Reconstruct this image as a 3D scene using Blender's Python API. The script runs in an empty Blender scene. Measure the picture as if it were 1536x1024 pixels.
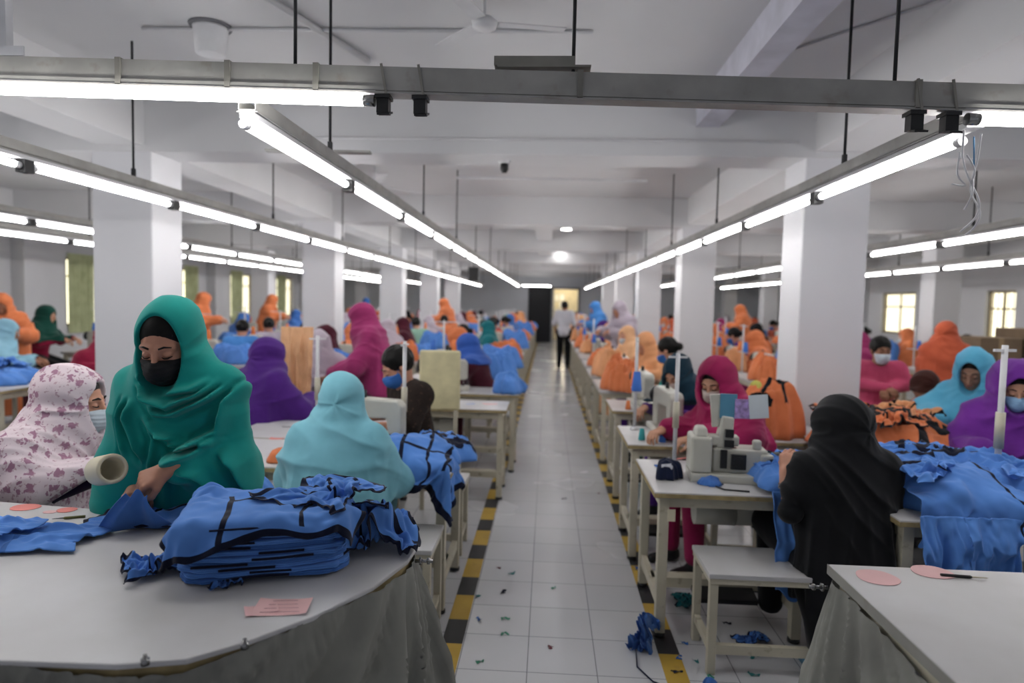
import bpy, bmesh, math, random
import numpy as np
from mathutils import Vector, Matrix, Euler
S = bpy.context.scene
COL = S.collection
rnd = random.Random(7)
R = math.radians
CAM_H = 1.55
FPX = 975.0
# ------------------------------------------------------------------ camera
cam_d = bpy.data.cameras.new('camera')
cam = bpy.data.objects.new('camera', cam_d)
COL.objects.link(cam)
cam_d.sensor_width = 36
cam_d.lens = FPX / 1536 * 36
YAW, PITCH, ROLL = 3.091, 3.414, 1.25
CM = (Matrix.Rotation(R(YAW), 3, 'Z') @ Matrix.Rotation(R(90 - PITCH), 3, 'X') @ Matrix.Rotation(R(ROLL), 3, 'Z'))
cam.matrix_world = Matrix.Translation((0, 0, CAM_H)) @ CM.to_4x4()
cam_d.clip_start = 0.05
cam_d.dof.use_dof = True
cam_d.dof.focus_distance = 1.95
cam_d.dof.aperture_fstop = 1.8
S.camera = cam
S.view_settings.view_transform = 'Standard'
S.view_settings.look = 'None'

def ray(px, py):
    return CM @ Vector(((px - 768) / FPX, -(py - 512) / FPX, -1.0))
def at(px, py, z):            # where the pixel's line of sight meets height z (layout measuring only)
    d = ray(px, py); return Vector((0, 0, CAM_H)) + d * ((z - CAM_H) / d.z)
def atY(px, py, Y):
    d = ray(px, py); return Vector((0, 0, CAM_H)) + d * (Y / d.y)

# ------------------------------------------------------------------ tagging
def tag(o, label=None, cat=None, group=None, kind=None):
    if label: o['label'] = label
    if cat: o['category'] = cat
    if group: o['group'] = group
    if kind: o['kind'] = kind
    return o
def empty(name, loc=(0, 0, 0), rz=0, label=None, cat=None, group=None):
    o = bpy.data.objects.new(name, None); COL.objects.link(o)
    o.location = loc; o.rotation_euler = (0, 0, rz); o.empty_display_size = .1
    return tag(o, label, cat, group)
def link_mesh(name, me, parent=None, mat=None):
    o = bpy.data.objects.new(name, me); COL.objects.link(o)
    if parent is not None: o.parent = parent
    if mat is not None:
        me.materials.clear(); me.materials.append(mat)
    return o
def copy_tree(o, parent=None):
    c = o.copy(); COL.objects.link(c)
    if parent is not None: c.parent = parent
    for ch in list(o.children): copy_tree(ch, c)
    return c
def drop_tree(o):
    for ch in list(o.children): drop_tree(ch)
    bpy.data.objects.remove(o)
def recolor(o, mat):
    o.material_slots[0].link = 'OBJECT'
    o.material_slots[0].material = mat

# ------------------------------------------------------------------ mesh builder
class MB:
    def __init__(s): s.bm = bmesh.new(); s.mi = 0
    def _f(s, vs):
        try:
            f = s.bm.faces.new(vs); f.material_index = s.mi; return f
        except ValueError: return None
    def box(s, c, d, rot=None, taper=1.0):
        hx, hy, hz = d[0] / 2, d[1] / 2, d[2] / 2
        vs = []
        for z in (-1, 1):
            t = taper if z > 0 else 1
            for x, y in ((-1, -1), (1, -1), (1, 1), (-1, 1)):
                v = Vector((x * hx * t, y * hy * t, z * hz))
                if rot is not None: v = rot @ v
                vs.append(s.bm.verts.new(v + Vector(c)))
        for q in ((3, 2, 1, 0), (4, 5, 6, 7), (0, 1, 5, 4), (1, 2, 6, 5), (2, 3, 7, 6), (3, 0, 4, 7)):
            s._f([vs[i] for i in q])
        return s
    def span(s, a, b):        # box from corner to corner
        return s.box([(a[i] + b[i]) / 2 for i in range(3)], [abs(b[i] - a[i]) for i in range(3)])
    def bar(s, a, b, w, h, up=(0, 0, 1)):   # rectangular bar between two points
        a, b = Vector(a), Vector(b); d = b - a; L = d.length; d.normalize()
        u = Vector(up)
        if abs(d.dot(u)) > .99: u = Vector((0, 1, 0))
        x = d.cross(u).normalized(); z = x.cross(d)
        m = Matrix((x, d, z)).transposed()
        return s.box((a + b) / 2, (w, L, h), m)
    def tube(s, pts, r, n=10, caps=True):
        pts = [Vector(p) for p in pts]
        rr = r if isinstance(r, (list, tuple)) else [r] * len(pts)
        rings = []; prev = None
        for i, p in enumerate(pts):
            d = (pts[min(i + 1, len(pts) - 1)] - pts[max(i - 1, 0)])
            if d.length < 1e-9: d = Vector((0, 0, 1))
            d.normalize()
            if prev is None:
                u = Vector((0, 0, 1)) if abs(d.z) < .9 else Vector((1, 0, 0))
                x = d.cross(u).normalized()
            else:
                x = (prev - d * prev.dot(d)).normalized()
            prev = x; y = d.cross(x)
            rings.append([s.bm.verts.new(p + (x * math.cos(t) + y * math.sin(t)) * rr[i]) for t in [2 * math.pi * k / n for k in range(n)]])
        for a, b in zip(rings, rings[1:]):
            for k in range(n):
                f = s._f([a[k], a[(k + 1) % n], b[(k + 1) % n], b[k]])
                if f: f.smooth = True
        if caps:
            s._f(rings[0][::-1]); s._f(rings[-1])
        return s
    def lathe(s, prof, c=(0, 0, 0), n=20, rot=None):   # prof: list of (r, z)
        c = Vector(c); rings = []
        for r, z in prof:
            ring = []
            for k in range(n):
                t = 2 * math.pi * k / n
                v = Vector((r * math.cos(t), r * math.sin(t), z))
                if rot is not None: v = rot @ v
                ring.append(s.bm.verts.new(v + c))
            rings.append(ring)
        for a, b in zip(rings, rings[1:]):
            for k in range(n):
                f = s._f([a[k], a[(k + 1) % n], b[(k + 1) % n], b[k]])
                if f: f.smooth = True
        s._f(rings[0][::-1]); s._f(rings[-1])
        return s
    def prism(s, pts, z0, z1):   # polygon pts (x,y) extruded in z
        a = [s.bm.verts.new((x, y, z0)) for x, y in pts]; b = [s.bm.verts.new((x, y, z1)) for x, y in pts]
        s._f(a[::-1]); s._f(b)
        n = len(pts)
        for i in range(n): s._f([a[i], a[(i + 1) % n], b[(i + 1) % n], b[i]])
        return s
    def plate(s, pts, axis, t0, t1):  # polygon in the plane normal to axis ('x': pts are y,z / 'y': x,z)
        def mk(p, t): return (t, p[0], p[1]) if axis == 'x' else (p[0], t, p[1])
        a = [s.bm.verts.new(mk(p, t0)) for p in pts]; b = [s.bm.verts.new(mk(p, t1)) for p in pts]
        s._f(a[::-1]); s._f(b)
        n = len(pts)
        for i in range(n): s._f([a[i], a[(i + 1) % n], b[(i + 1) % n], b[i]])
        return s
    def build(s, name, mat=None, parent=None, bevel=0, seg=2, loc=None):
        bmesh.ops.recalc_face_normals(s.bm, faces=s.bm.faces)
        me = bpy.data.meshes.new(name); s.bm.to_mesh(me); s.bm.free()
        o = bpy.data.objects.new(name, me); COL.objects.link(o)
        for m in (mat if isinstance(mat, (list, tuple)) else [mat]):
            if m is not None: me.materials.append(m)
        if parent is not None: o.parent = parent
        if loc is not None: o.location = loc
        if bevel:
            b = o.modifiers.new('bevel', 'BEVEL'); b.width = bevel; b.segments = seg; b.limit_method = 'ANGLE'
        return o
def mesh_np(name, V, Fq, smooth=True):
    me = bpy.data.meshes.new(name)
    nv, nf = len(V), len(Fq); k = Fq.shape[1]
    me.vertices.add(nv); me.vertices.foreach_set('co', np.ascontiguousarray(V, np.float32).ravel())
    me.loops.add(nf * k); me.loops.foreach_set('vertex_index', np.ascontiguousarray(Fq, np.int32).ravel())
    me.polygons.add(nf); me.polygons.foreach_set('loop_start', np.arange(0, nf * k, k, dtype=np.int32))
    try: me.polygons.foreach_set('loop_total', np.full(nf, k, np.int32))
    except Exception: pass
    me.update(calc_edges=True); me.validate()
    if smooth: me.polygons.foreach_set('use_smooth', np.ones(len(me.polygons), bool))
    return me

# ------------------------------------------------------------------ noise (numpy)
def _hash(i, j, k, s):
    h = (i * 374761393 + j * 668265263 + k * 2147483647 + s * 974711) & 0xffffffff
    h = ((h ^ (h >> 13)) * 1274126177) & 0xffffffff
    return ((h ^ (h >> 16)) & 0xffff) / 65535.0
def vnoise(x, y, z=0.0, seed=0):
    x, y = np.asarray(x, float), np.asarray(y, float); z = np.zeros_like(x) + z
    i, j, k = np.floor(x).astype(np.int64), np.floor(y).astype(np.int64), np.floor(z).astype(np.int64)
    u, v, w = x - i, y - j, z - k
    u = u * u * u * (u * (u * 6 - 15) + 10); v = v * v * v * (v * (v * 6 - 15) + 10); w = w * w * (3 - 2 * w)
    r = 0
    for a in (0, 1):
        for b in (0, 1):
            for c in (0, 1):
                r = r + _hash(i + a, j + b, k + c, seed) * (u if a else 1 - u) * (v if b else 1 - v) * (w if c else 1 - w)
    return r
def ridged(x, y, z=0.0, seed=0):   # sharp creases where the noise crosses its middle
    n = vnoise(x, y, z, seed)
    return 1 - np.abs(2 * n - 1)
def crumple(x, y, sc=9.0, seed=0, z=0.0):
    wx = vnoise(x * sc * .5, y * sc * .5, z, seed + 1) * 1.6; wy = vnoise(x * sc * .5, y * sc * .5, z, seed + 2) * 1.6
    a = ridged(x * sc * .55 + wx * 1.3, y * sc + wy, z, seed + 3)
    b = ridged(x * sc * 1.5 + wy, y * sc * 1.1 + wx * 1.4, z, seed + 4)
    c = ridged(x * sc * 2.6 + wy * 2, y * sc * 2.2 + wx, z, seed + 5)
    return a ** 2 * .6 + b ** 2.2 * .3 + c ** 2 * .12

# ------------------------------------------------------------------ signed distance modelling
def V3(a): return np.array(a, dtype=np.float64)
def cap(p, a, b, ra, rb=None):
    if rb is None: rb = ra
    a, b = V3(a), V3(b); ba = b - a; pa = p - a
    h = np.clip((pa @ ba) / max(1e-9, ba @ ba), 0, 1)
    return np.linalg.norm(pa - h[:, None] * ba, axis=1) - (ra + (rb - ra) * h)
def ell(p, c, r, M=None):
    q = p - V3(c)
    if M is not None: q = q @ M       # M columns are the ellipsoid's axes
    r = V3(r); k0 = np.linalg.norm(q / r, axis=1); k1 = np.linalg.norm(q / (r * r), axis=1)
    return k0 * (k0 - 1) / np.maximum(k1, 1e-6)
def rbox(p, c, h, rad, M=None):
    q = p - V3(c)
    if M is not None: q = q @ M
    q = np.abs(q) - (V3(h) - rad)
    return np.linalg.norm(np.maximum(q, 0), axis=1) + np.minimum(q.max(axis=1), 0) - rad
def smin(a, b, k):
    h = np.maximum(k - np.abs(a - b), 0) / k
    return np.minimum(a, b) - h * h * k * .25
def smax(a, b, k): return -smin(-a, -b, k)
def rotm(yaw=0, pitch=0, roll=0):   # columns: right, forward, up. yaw about z, pitch>0 looks down
    m = Matrix.Rotation(yaw, 3, 'Z') @ Matrix.Rotation(-pitch, 3, 'X') @ Matrix.Rotation(roll, 3, 'Y')
    return np.array(m)
def nets(f, lo, hi, h, band=1.9):
    lo, hi = V3(lo), V3(hi)
    n = np.ceil((hi - lo) / (4 * h)).astype(int) * 4 + 1
    ax = [lo[i] + h * np.arange(n[i]) for i in range(3)]
    c = [a[::4] for a in ax]
    G = np.stack(np.meshgrid(*c, indexing='ij'), -1).reshape(-1, 3)
    dc = f(G).reshape(len(c[0]), len(c[1]), len(c[2]))
    up = dc
    for k in range(3): up = np.repeat(up, 4, axis=k)
    idx = [np.clip(((np.arange(n[i]) + 2) // 4), 0, len(c[i]) - 1) for i in range(3)]
    near = dc[np.ix_(*idx)]
    m = np.abs(near) < 4 * h * band
    D = np.where(near > 0, 9.0, -9.0)
    ii = np.nonzero(m)
    Pp = np.stack([ax[0][ii[0]], ax[1][ii[1]], ax[2][ii[2]]], -1)
    D[ii] = f(Pp)
    for k in range(3):                 # close the surface at the box
        sl = [slice(None)] * 3
        sl[k] = 0; D[tuple(sl)] = np.maximum(D[tuple(sl)], h * .5)
        sl[k] = -1; D[tuple(sl)] = np.maximum(D[tuple(sl)], h * .5)
    Sg = D < 0
    nx, ny, nz = n
    cs = [Sg[a:nx - 1 + a, b:ny - 1 + b, d:nz - 1 + d] for a in (0, 1) for b in (0, 1) for d in (0, 1)]
    any_ = np.logical_or.reduce(cs); all_ = np.logical_and.reduce(cs)
    cell = any_ & ~all_
    ci = np.nonzero(cell)
    nv = len(ci[0])
    vid = -np.ones(cell.shape, np.int64); vid[ci] = np.arange(nv)
    acc = np.zeros((nv, 3)); cnt = np.zeros(nv)
    corners = [(a, b, d) for a in (0, 1) for b in (0, 1) for d in (0, 1)]
    for p0 in corners:
        for k in range(3):
            if p0[k]: continue
            p1 = list(p0); p1[k] = 1
            d0 = D[ci[0] + p0[0], ci[1] + p0[1], ci[2] + p0[2]]; d1 = D[ci[0] + p1[0], ci[1] + p1[1], ci[2] + p1[2]]
            x = (d0 < 0) != (d1 < 0)
            t = np.where(x, d0 / np.where(x, d0 - d1, 1), 0)
            pos = np.zeros((nv, 3)) + V3(p0); pos[:, k] += t
            acc += np.where(x[:, None], pos, 0); cnt += x
    V = lo + h * (np.stack(ci, -1) + acc / np.maximum(cnt, 1)[:, None])
    Q = []
    for k in range(3):
        a, b = (k + 1) % 3, (k + 2) % 3
        sl0 = [slice(1, -1)] * 3; sl1 = [slice(1, -1)] * 3
        sl0[k] = slice(0, n[k] - 1); sl1[k] = slice(1, n[k])
        s0, s1 = Sg[tuple(sl0)], Sg[tuple(sl1)]
        e = np.nonzero(s0 != s1)
        base = [e[0].copy(), e[1].copy(), e[2].copy()]
        for j in range(3):
            if j != k: base[j] = base[j] + 1
        inside = s0[e]
        def vv(da, db):
            q = [base[0].copy(), base[1].copy(), base[2].copy()]
            q[a] = q[a] - da; q[b] = q[b] - db
            return vid[q[0], q[1], q[2]]
        quad = np.stack([vv(1, 1), vv(0, 1), vv(0, 0), vv(1, 0)], -1)
        quad[~inside] = quad[~inside][:, ::-1]
        Q.append(quad)
    Q = np.concatenate(Q); Q = Q[(Q >= 0).all(1)]
    return V, Q
def relax(V, Q, it=1):
    E = np.concatenate([Q[:, [i, (i + 1) % 4]] for i in range(4)]); E = np.concatenate([E, E[:, ::-1]])
    for _ in range(it):
        cnt = np.bincount(E[:, 0], minlength=len(V)).astype(float)
        A = np.stack([np.bincount(E[:, 0], weights=V[E[:, 1], k], minlength=len(V)) for k in range(3)], -1)
        V = V * .5 + .5 * A / np.maximum(cnt, 1)[:, None]
    return V
def sdf_mesh(name, parts, smooth_it=1):   # parts: list of (f, lo, hi, h); the pieces become ONE mesh
    Vs, Qs, o = [], [], 0
    for f, lo, hi, h in parts:
        V, Q = nets(f, lo, hi, h)
        if smooth_it: V = relax(V, Q, smooth_it)
        Vs.append(V); Qs.append(Q + o); o += len(V)
    return mesh_np(name, np.concatenate(Vs), np.concatenate(Qs))
# ------------------------------------------------------------------ materials (all node-based)
_mc = {}
def lin(c):
    if isinstance(c, str):
        c = [int(c[i:i + 2], 16) / 255 for i in (0, 2, 4)]
    return tuple((v / 12.92 if v <= .04045 else ((v + .055) / 1.055) ** 2.4) for v in c[:3]) + (1,)
def newmat(name):
    m = bpy.data.materials.new(name); m.use_nodes = True
    nt = m.node_tree; b = nt.nodes['Principled BSDF']
    return m, nt, b
def N(nt, t, **kw):
    n = nt.nodes.new(t)
    for k, v in kw.items(): setattr(n, k, v)
    return n
def mat(name, col, rough=.6, metal=0, var=.08, scale=6.0, bump=0, bscale=60, spec=.5, sheen=0, sss=0, dark=None, dirt=0):
    key = (name,)
    if key in _mc: return _mc[key]
    m, nt, b = newmat(name); c = lin(col)
    tc = N(nt, 'ShaderNodeTexCoord')
    nz = N(nt, 'ShaderNodeTexNoise'); nz.inputs['Scale'].default_value = scale; nz.inputs['Detail'].default_value = 4
    nt.links.new(tc.outputs['Object'], nz.inputs['Vector'])
    cr = N(nt, 'ShaderNodeValToRGB')
    d = tuple(v * (1 - var * 1.6) for v in c[:3]) + (1,); l = tuple(min(1, v * (1 + var)) for v in c[:3]) + (1,)
    if dark: d = lin(dark)
    cr.color_ramp.elements[0].position = .3; cr.color_ramp.elements[1].position = .7
    cr.color_ramp.elements[0].color = d; cr.color_ramp.elements[1].color = l
    nt.links.new(nz.outputs['Fac'], cr.inputs['Fac'])
    out = cr.outputs['Color']
    if dirt:
        n2 = N(nt, 'ShaderNodeTexNoise'); n2.inputs['Scale'].default_value = 18; n2.inputs['Detail'].default_value = 8
        nt.links.new(tc.outputs['Object'], n2.inputs['Vector'])
        r2 = N(nt, 'ShaderNodeValToRGB'); r2.color_ramp.elements[0].position = .60; r2.color_ramp.elements[1].position = .72
        mx = N(nt, 'ShaderNodeMixRGB'); mx.inputs[2].default_value = lin('6e5a3c')
        ml = N(nt, 'ShaderNodeMath', operation='MULTIPLY'); ml.inputs[1].default_value = dirt
        nt.links.new(n2.outputs['Fac'], r2.inputs['Fac']); nt.links.new(r2.outputs['Color'], ml.inputs[0])
        nt.links.new(ml.outputs[0], mx.inputs[0]); nt.links.new(out, mx.inputs[1]); out = mx.outputs[0]
    nt.links.new(out, b.inputs['Base Color'])
    b.inputs['Roughness'].default_value = rough; b.inputs['Metallic'].default_value = metal
    b.inputs['Specular IOR Level'].default_value = spec
    if sheen: b.inputs['Sheen Weight'].default_value = sheen; b.inputs['Sheen Roughness'].default_value = .5
    if sss: b.inputs['Subsurface Weight'].default_value = sss; b.inputs['Subsurface Radius'].default_value = (.02, .008, .005); b.inputs['Subsurface Scale'].default_value = 1.0
    if bump:
        bn = N(nt, 'ShaderNodeTexNoise'); bn.inputs['Scale'].default_value = bscale; bn.inputs['Detail'].default_value = 3
        nt.links.new(tc.outputs['Object'], bn.inputs['Vector'])
        bp = N(nt, 'ShaderNodeBump'); bp.inputs['Strength'].default_value = bump; bp.inputs['Distance'].default_value = .004
        nt.links.new(bn.outputs['Fac'], bp.inputs['Height']); nt.links.new(bp.outputs['Normal'], b.inputs['Normal'])
    _mc[key] = m
    return m
def cloth(name, col, dark=None, var=.12, bump=.15):
    return mat('cloth_' + name, col, rough=.9, var=var, scale=5, bump=bump, bscale=35, spec=.15, sheen=.12, dark=dark)
def skin(name, col): return mat('skin_' + name, col, rough=.5, var=.08, scale=12, spec=.35)
def emit(name, col, strength):
    m, nt, b = newmat(name)
    b.inputs['Base Color'].default_value = lin(col); b.inputs['Emission Color'].default_value = lin(col); b.inputs['Emission Strength'].default_value = strength
    return m
def floral(name, base, c1, c2, scale=26, th=.36):
    m, nt, b = newmat(name)
    tc = N(nt, 'ShaderNodeTexCoord'); 
    wn = N(nt, 'ShaderNodeTexNoise'); wn.inputs['Scale'].default_value = 40
    nt.links.new(tc.outputs['Object'], wn.inputs['Vector'])
    mxv = N(nt, 'ShaderNodeMixRGB', blend_type='ADD'); mxv.inputs[0].default_value = .035
    nt.links.new(tc.outputs['Object'], mxv.inputs[1]); nt.links.new(wn.outputs['Color'], mxv.inputs[2])
    prev = None
    for i, (sc, t, c) in enumerate(((scale, th, c1), (scale * 1.9, th * .8, c2))):
        v = N(nt, 'ShaderNodeTexVoronoi'); v.inputs['Scale'].default_value = sc; nt.links.new(mxv.outputs[0], v.inputs['Vector'])
        # petals: wobble the distance with a finer cell pattern
        v2 = N(nt, 'ShaderNodeTexVoronoi'); v2.inputs['Scale'].default_value = sc * 3.2; nt.links.new(mxv.outputs[0], v2.inputs['Vector'])
        ad = N(nt, 'ShaderNodeMath', operation='MULTIPLY_ADD'); ad.inputs[1].default_value = .45
        nt.links.new(v2.outputs['Distance'], ad.inputs[0]); nt.links.new(v.outputs['Distance'], ad.inputs[2])
        ls = N(nt, 'ShaderNodeValToRGB'); ls.color_ramp.elements[0].color = (1, 1, 1, 1); ls.color_ramp.elements[1].color = (0, 0, 0, 1)
        ls.color_ramp.elements[0].position = t; ls.color_ramp.elements[1].position = t + .09
        nt.links.new(ad.outputs[0], ls.inputs['Fac'])
        mx = N(nt, 'ShaderNodeMixRGB'); mx.inputs[2].default_value = lin(c)
        if prev is None: mx.inputs[1].default_value = lin(base)
        else: nt.links.new(prev, mx.inputs[1])
        ml = N(nt, 'ShaderNodeMath', operation='MULTIPLY'); ml.inputs[1].default_value = .85
        nt.links.new(ls.outputs['Color'], ml.inputs[0]); nt.links.new(ml.outputs[0], mx.inputs[0]); prev = mx.outputs[0]
    nt.links.new(prev, b.inputs['Base Color']); b.inputs['Roughness'].default_value = .9; b.inputs['Specular IOR Level'].default_value = .15
    return m
WHITEWALL = mat('painted_wall', 'd2d2d6', rough=.75, var=.03, scale=1.2)
CEIL = mat('painted_ceiling', 'd2d2d4', rough=.85, var=.04, scale=.8)
COLW = mat('painted_column', 'd4d4d8', rough=.6, var=.02, scale=1.5)
GREYW = mat('grey_blue_wall', 'd4d7de', rough=.8, var=.04, scale=1)
ALU = mat('dull_aluminium', 'a09f9b', rough=.45, metal=.35, var=.12, scale=7, dirt=.25)
WHITEMETAL = mat('white_powder_coat', 'c9c9cc', rough=.45, var=.04)
BLACKP = mat('black_plastic', '17181a', rough=.45, var=.1)
RODB = mat('black_rod', '26272a', rough=.5, metal=.4)
TOPW = mat('white_laminate', 'c6c6c8', rough=.35, var=.05, scale=2.5, dark='b3b1b0')
TOPE = mat('worn_wood_edge', 'a08f66', rough=.7, var=.25, scale=14, dirt=.35)
LEGC = mat('cream_painted_steel', 'bdb7a4', rough=.5, var=.08, dirt=.55)
MACH = mat('machine_enamel', 'b9b8ae', rough=.35, var=.05, scale=9)
MACHD = mat('machine_dark_metal', '2b2c2e', rough=.4, metal=.4)
STEEL = mat('bright_steel', '9a9a9a', rough=.25, metal=1, var=.1)
BLUE = cloth('royal_blue', '5a8ad2', dark='4c7ac0')
BLUE2 = cloth('royal_blue_deep', '4470b4', dark='3960a0')
NAVY = cloth('navy_trim', '10152b', var=.2)
ORANGE = cloth('orange', 'd07a50', dark='be6a42')
ORANGE2 = cloth('light_orange', 'dc9d70')
PINKP = mat('pink_paper', 'dfb4b4', rough=.8, var=.06)
REDP = mat('red_paper', 'd8837c', rough=.8, var=.08)
GREYCL = cloth('grey_skirt_cloth', '85857f', dark='74746f', bump=.05)
CREAM = mat('cream_card', 'cfc7ae', rough=.7, var=.05)
YELLOWT = mat('yellow_tape', 'b7963b', rough=.55, var=.08, dirt=.25)
BLACKT = mat('black_tape', '26272a', rough=.5, var=.15)
SKIN = [skin('light_brown', 'bd8870'), skin('brown', '8f624b'), skin('tan', 'b98a70'), skin('deep', '94705c')]
HAIR = mat('black_hair', '0b0908', rough=.5, var=.4, scale=60, spec=.2)
TUBE = emit('lit_tube', 'fffdfb', 29.0)
# ------------------------------------------------------------------ the hall
def struct(o, **k): o['kind'] = 'structure'; return o
XL, XR, YB, YF, ZC = -8.6, 8.4, -1.2, 26.0, 2.98
# tiled floor
m, nt, b = newmat('glossy_floor_tiles')
tc = N(nt, 'ShaderNodeTexCoord'); mp = N(nt, 'ShaderNodeMapping'); mp.inputs['Location'].default_value = (.05, .005, 0)
nt.links.new(tc.outputs['Object'], mp.inputs['Vector'])
br = N(nt, 'ShaderNodeTexBrick'); br.offset = 0; br.squash = 1
br.inputs['Scale'].default_value = 1; br.inputs['Brick Width'].default_value = .295; br.inputs['Row Height'].default_value = .295
br.inputs['Mortar Size'].default_value = .0022; br.inputs['Mortar Smooth'].default_value = .2
br.inputs['Color1'].default_value = lin('c8c9cc'); br.inputs['Color2'].default_value = lin('c2c3c7'); br.inputs['Mortar'].default_value = lin('7d7e82')
nt.links.new(mp.outputs[0], br.inputs['Vector'])
nz = N(nt, 'ShaderNodeTexNoise'); nz.inputs['Scale'].default_value = 1.4; nz.inputs['Detail'].default_value = 2
nt.links.new(tc.outputs['Object'], nz.inputs['Vector'])
rp = N(nt, 'ShaderNodeValToRGB'); rp.color_ramp.elements[0].color = (.86, .86, .86, 1); rp.color_ramp.elements[0].position = .2; rp.color_ramp.elements[1].position = .8
nt.links.new(nz.outputs['Fac'], rp.inputs['Fac'])
mx = N(nt, 'ShaderNodeMixRGB', blend_type='MULTIPLY'); mx.inputs[0].default_value = 1
nt.links.new(br.outputs['Color'], mx.inputs[1]); nt.links.new(rp.outputs['Color'], mx.inputs[2]); nt.links.new(mx.outputs[0], b.inputs['Base Color'])
r3 = N(nt, 'ShaderNodeMapRange'); r3.inputs['To Min'].default_value = .16; r3.inputs['To Max'].default_value = .34
nt.links.new(nz.outputs['Fac'], r3.inputs['Value']); nt.links.new(r3.outputs[0], b.inputs['Roughness'])
FLOORM = m
struct(MB().span((XL, YB, -.1), (XR, YF, 0)).build('floor', FLOORM))
struct(MB().span((XL, YB, ZC), (XR, YF, ZC + .12)).build('ceiling', CEIL))

def wall_with_holes(name, axis, pos, th, a0, a1, holes, m):
    mb = MB()
    def seg(u0, u1, z0, z1):
        if u1 - u0 < 1e-4 or z1 - z0 < 1e-4: return
        if axis == 'x': mb.span((pos, u0, z0), (pos + th, u1, z1))
        else: mb.span((u0, pos, z0), (u1, pos + th, z1))
    cur = a0
    for (u0, u1, z0, z1) in sorted(holes):
        seg(cur, u0, 0, ZC); seg(u0, u1, 0, z0); seg(u0, u1, z1, ZC); cur = u1
    seg(cur, a1, 0, ZC)
    return struct(mb.build(name, m))
lw = [(5.2 + 3.0 * k, 6.55 + 3.0 * k, .95, 2.2) for k in range(7)]
lw[1] = (8.2, 9.5, .95, 2.2)
rw = [(9.3, 10.9, 1.0, 1.98), (12.2, 13.0, 1.0, 1.98), (15.4, 16.9, 1.0, 2.0), (18.6, 20.0, 1.0, 2.0), (21.8, 23.2, 1.0, 2.0)]
wall_with_holes('wall_left', 'x', XL - .15, .15, YB, YF, lw, WHITEWALL)
wall_with_holes('wall_right', 'x', XR, .15, YB, YF, rw, WHITEWALL)
wall_with_holes('wall_far', 'y', YF, .15, XL, XR, [(.22, 1.18, 0, 2.12)], GREYW)
DAY = emit('daylight_panel', 'e9e6cf', 1.0)
GLASSM = emit('frosted_daylit_glass', 'efeacf', 2.0)
CURT = cloth('olive_curtain', 'c3c8a2', dark='b2b88e')
WFR = mat('window_frame_paint', '9c8f74', rough=.5)
def window(i, side, u0, u1, z0, z1, curtain):
    x = XL if side == 'l' else XR
    s = 1 if side == 'l' else -1
    xo = x - s * .09
    fr = MB()
    t = .05
    for a, b_ in (((xo - .03, u0, z0), (xo + .03, u0 + t, z1)), ((xo - .03, u1 - t, z0), (xo + .03, u1, z1)), ((xo - .03, u0, z0), (xo + .03, u1, z0 + t)), ((xo - .03, u0, z1 - t), (xo + .03, u1, z1)),
                  ((xo - .02, (u0 + u1) / 2 - .02, z0), (xo + .02, (u0 + u1) / 2 + .02, z1)), ((xo - .02, u0, z1 - .36), (xo + .02, u1, z1 - .33))):
        fr.span(a, b_)
    nb = int((u1 - u0) / .13)
    for k in range(1, nb): fr.span((xo + s * .03 - .006, u0 + k * (u1 - u0) / nb - .006, z0), (xo + s * .03 + .006, u0 + k * (u1 - u0) / nb + .006, z1))
    f = struct(fr.build('window_%d' % i, WFR))
    MB().span((xo - s * .012 - .003, u0 + t, z0 + t), (xo - s * .012 + .003, u1 - t, z1 - t)).build('pane', GLASSM, f)
    if curtain:
        # pleated curtain hung inside the reveal
        ca, cb = (u0, u0 + (u1 - u0) * curtain) if curtain > 0 else (u1 + (u1 - u0) * curtain, u1)
        n = 60; V = []; Q = []
        for k in range(n + 1):
            y = ca + (cb - ca) * k / n
            xx = x + s * (.03 + .025 * math.sin(k * 1.25) + .01 * math.sin(k * .41))
            V += [(xx, y, z0 - .12), (xx + s * .01 * math.sin(k * .7), y, z1 + .06)]
        for k in range(n): Q.append((2 * k, 2 * k + 2, 2 * k + 3, 2 * k + 1))
        c = link_mesh('window_curtain', mesh_np('window_curtain', np.array(V), np.array(Q)), None, CURT)
        tag(c, 'olive green curtain drawn aside at %s' % ['the nearest left wall window', 'a window in the left wall by the white column', 'the third left wall window', 'the fourth left wall window', 'the fifth left wall window', 'the sixth left wall window', 'the last left wall window', 'the right wall window behind the pink shirted woman'][i - 1 if side == 'l' else 7], 'curtain')
wi = 0
for k, h in enumerate(lw):
    wi += 1; window(wi, 'l', *h, [.5, .55, .5, -.45, .5, .5, .5][k])
for k, h in enumerate(rw):
    wi += 1; window(wi, 'r', *h, .6 if k == 2 and False else 0)
# far end: dark panel, doorway, room beyond
struct(MB().span((-.78, YF - .08, 0), (.12, YF - .02, 2.2)).build('wall_panel_dark', mat('near_black_partition', '15161c', rough=.6)))
fr = MB().span((.12, YF - .06, 0), (.22, YF + .05, 2.2)).span((1.18, YF - .06, 0), (1.26, YF + .05, 2.2)).span((.12, YF - .06, 2.12), (1.26, YF + .05, 2.2))
struct(fr.build('door_1', mat('door_frame_grey', '8a8c92', rough=.5)))
struct(MB().span((-.3, YF + 2.2, 0), (1.8, YF + 2.3, 2.4)).build('wall_beyond', mat('warm_lit_wall', 'd9cba6', rough=.8)))
struct(MB().span((-.4, YF + .15, -.1), (1.9, YF + 2.4, 0)).build('floor_beyond', FLOORM))
gm = MB()
for k in range(9): gm.box((.28 + k * .105, YF + .1, .62), (.02, .02, 1.24))
gm.box((.7, YF + .1, 1.24), (.94, .03, .03)).box((.7, YF + .1, .1), (.94, .03, .03))
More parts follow.
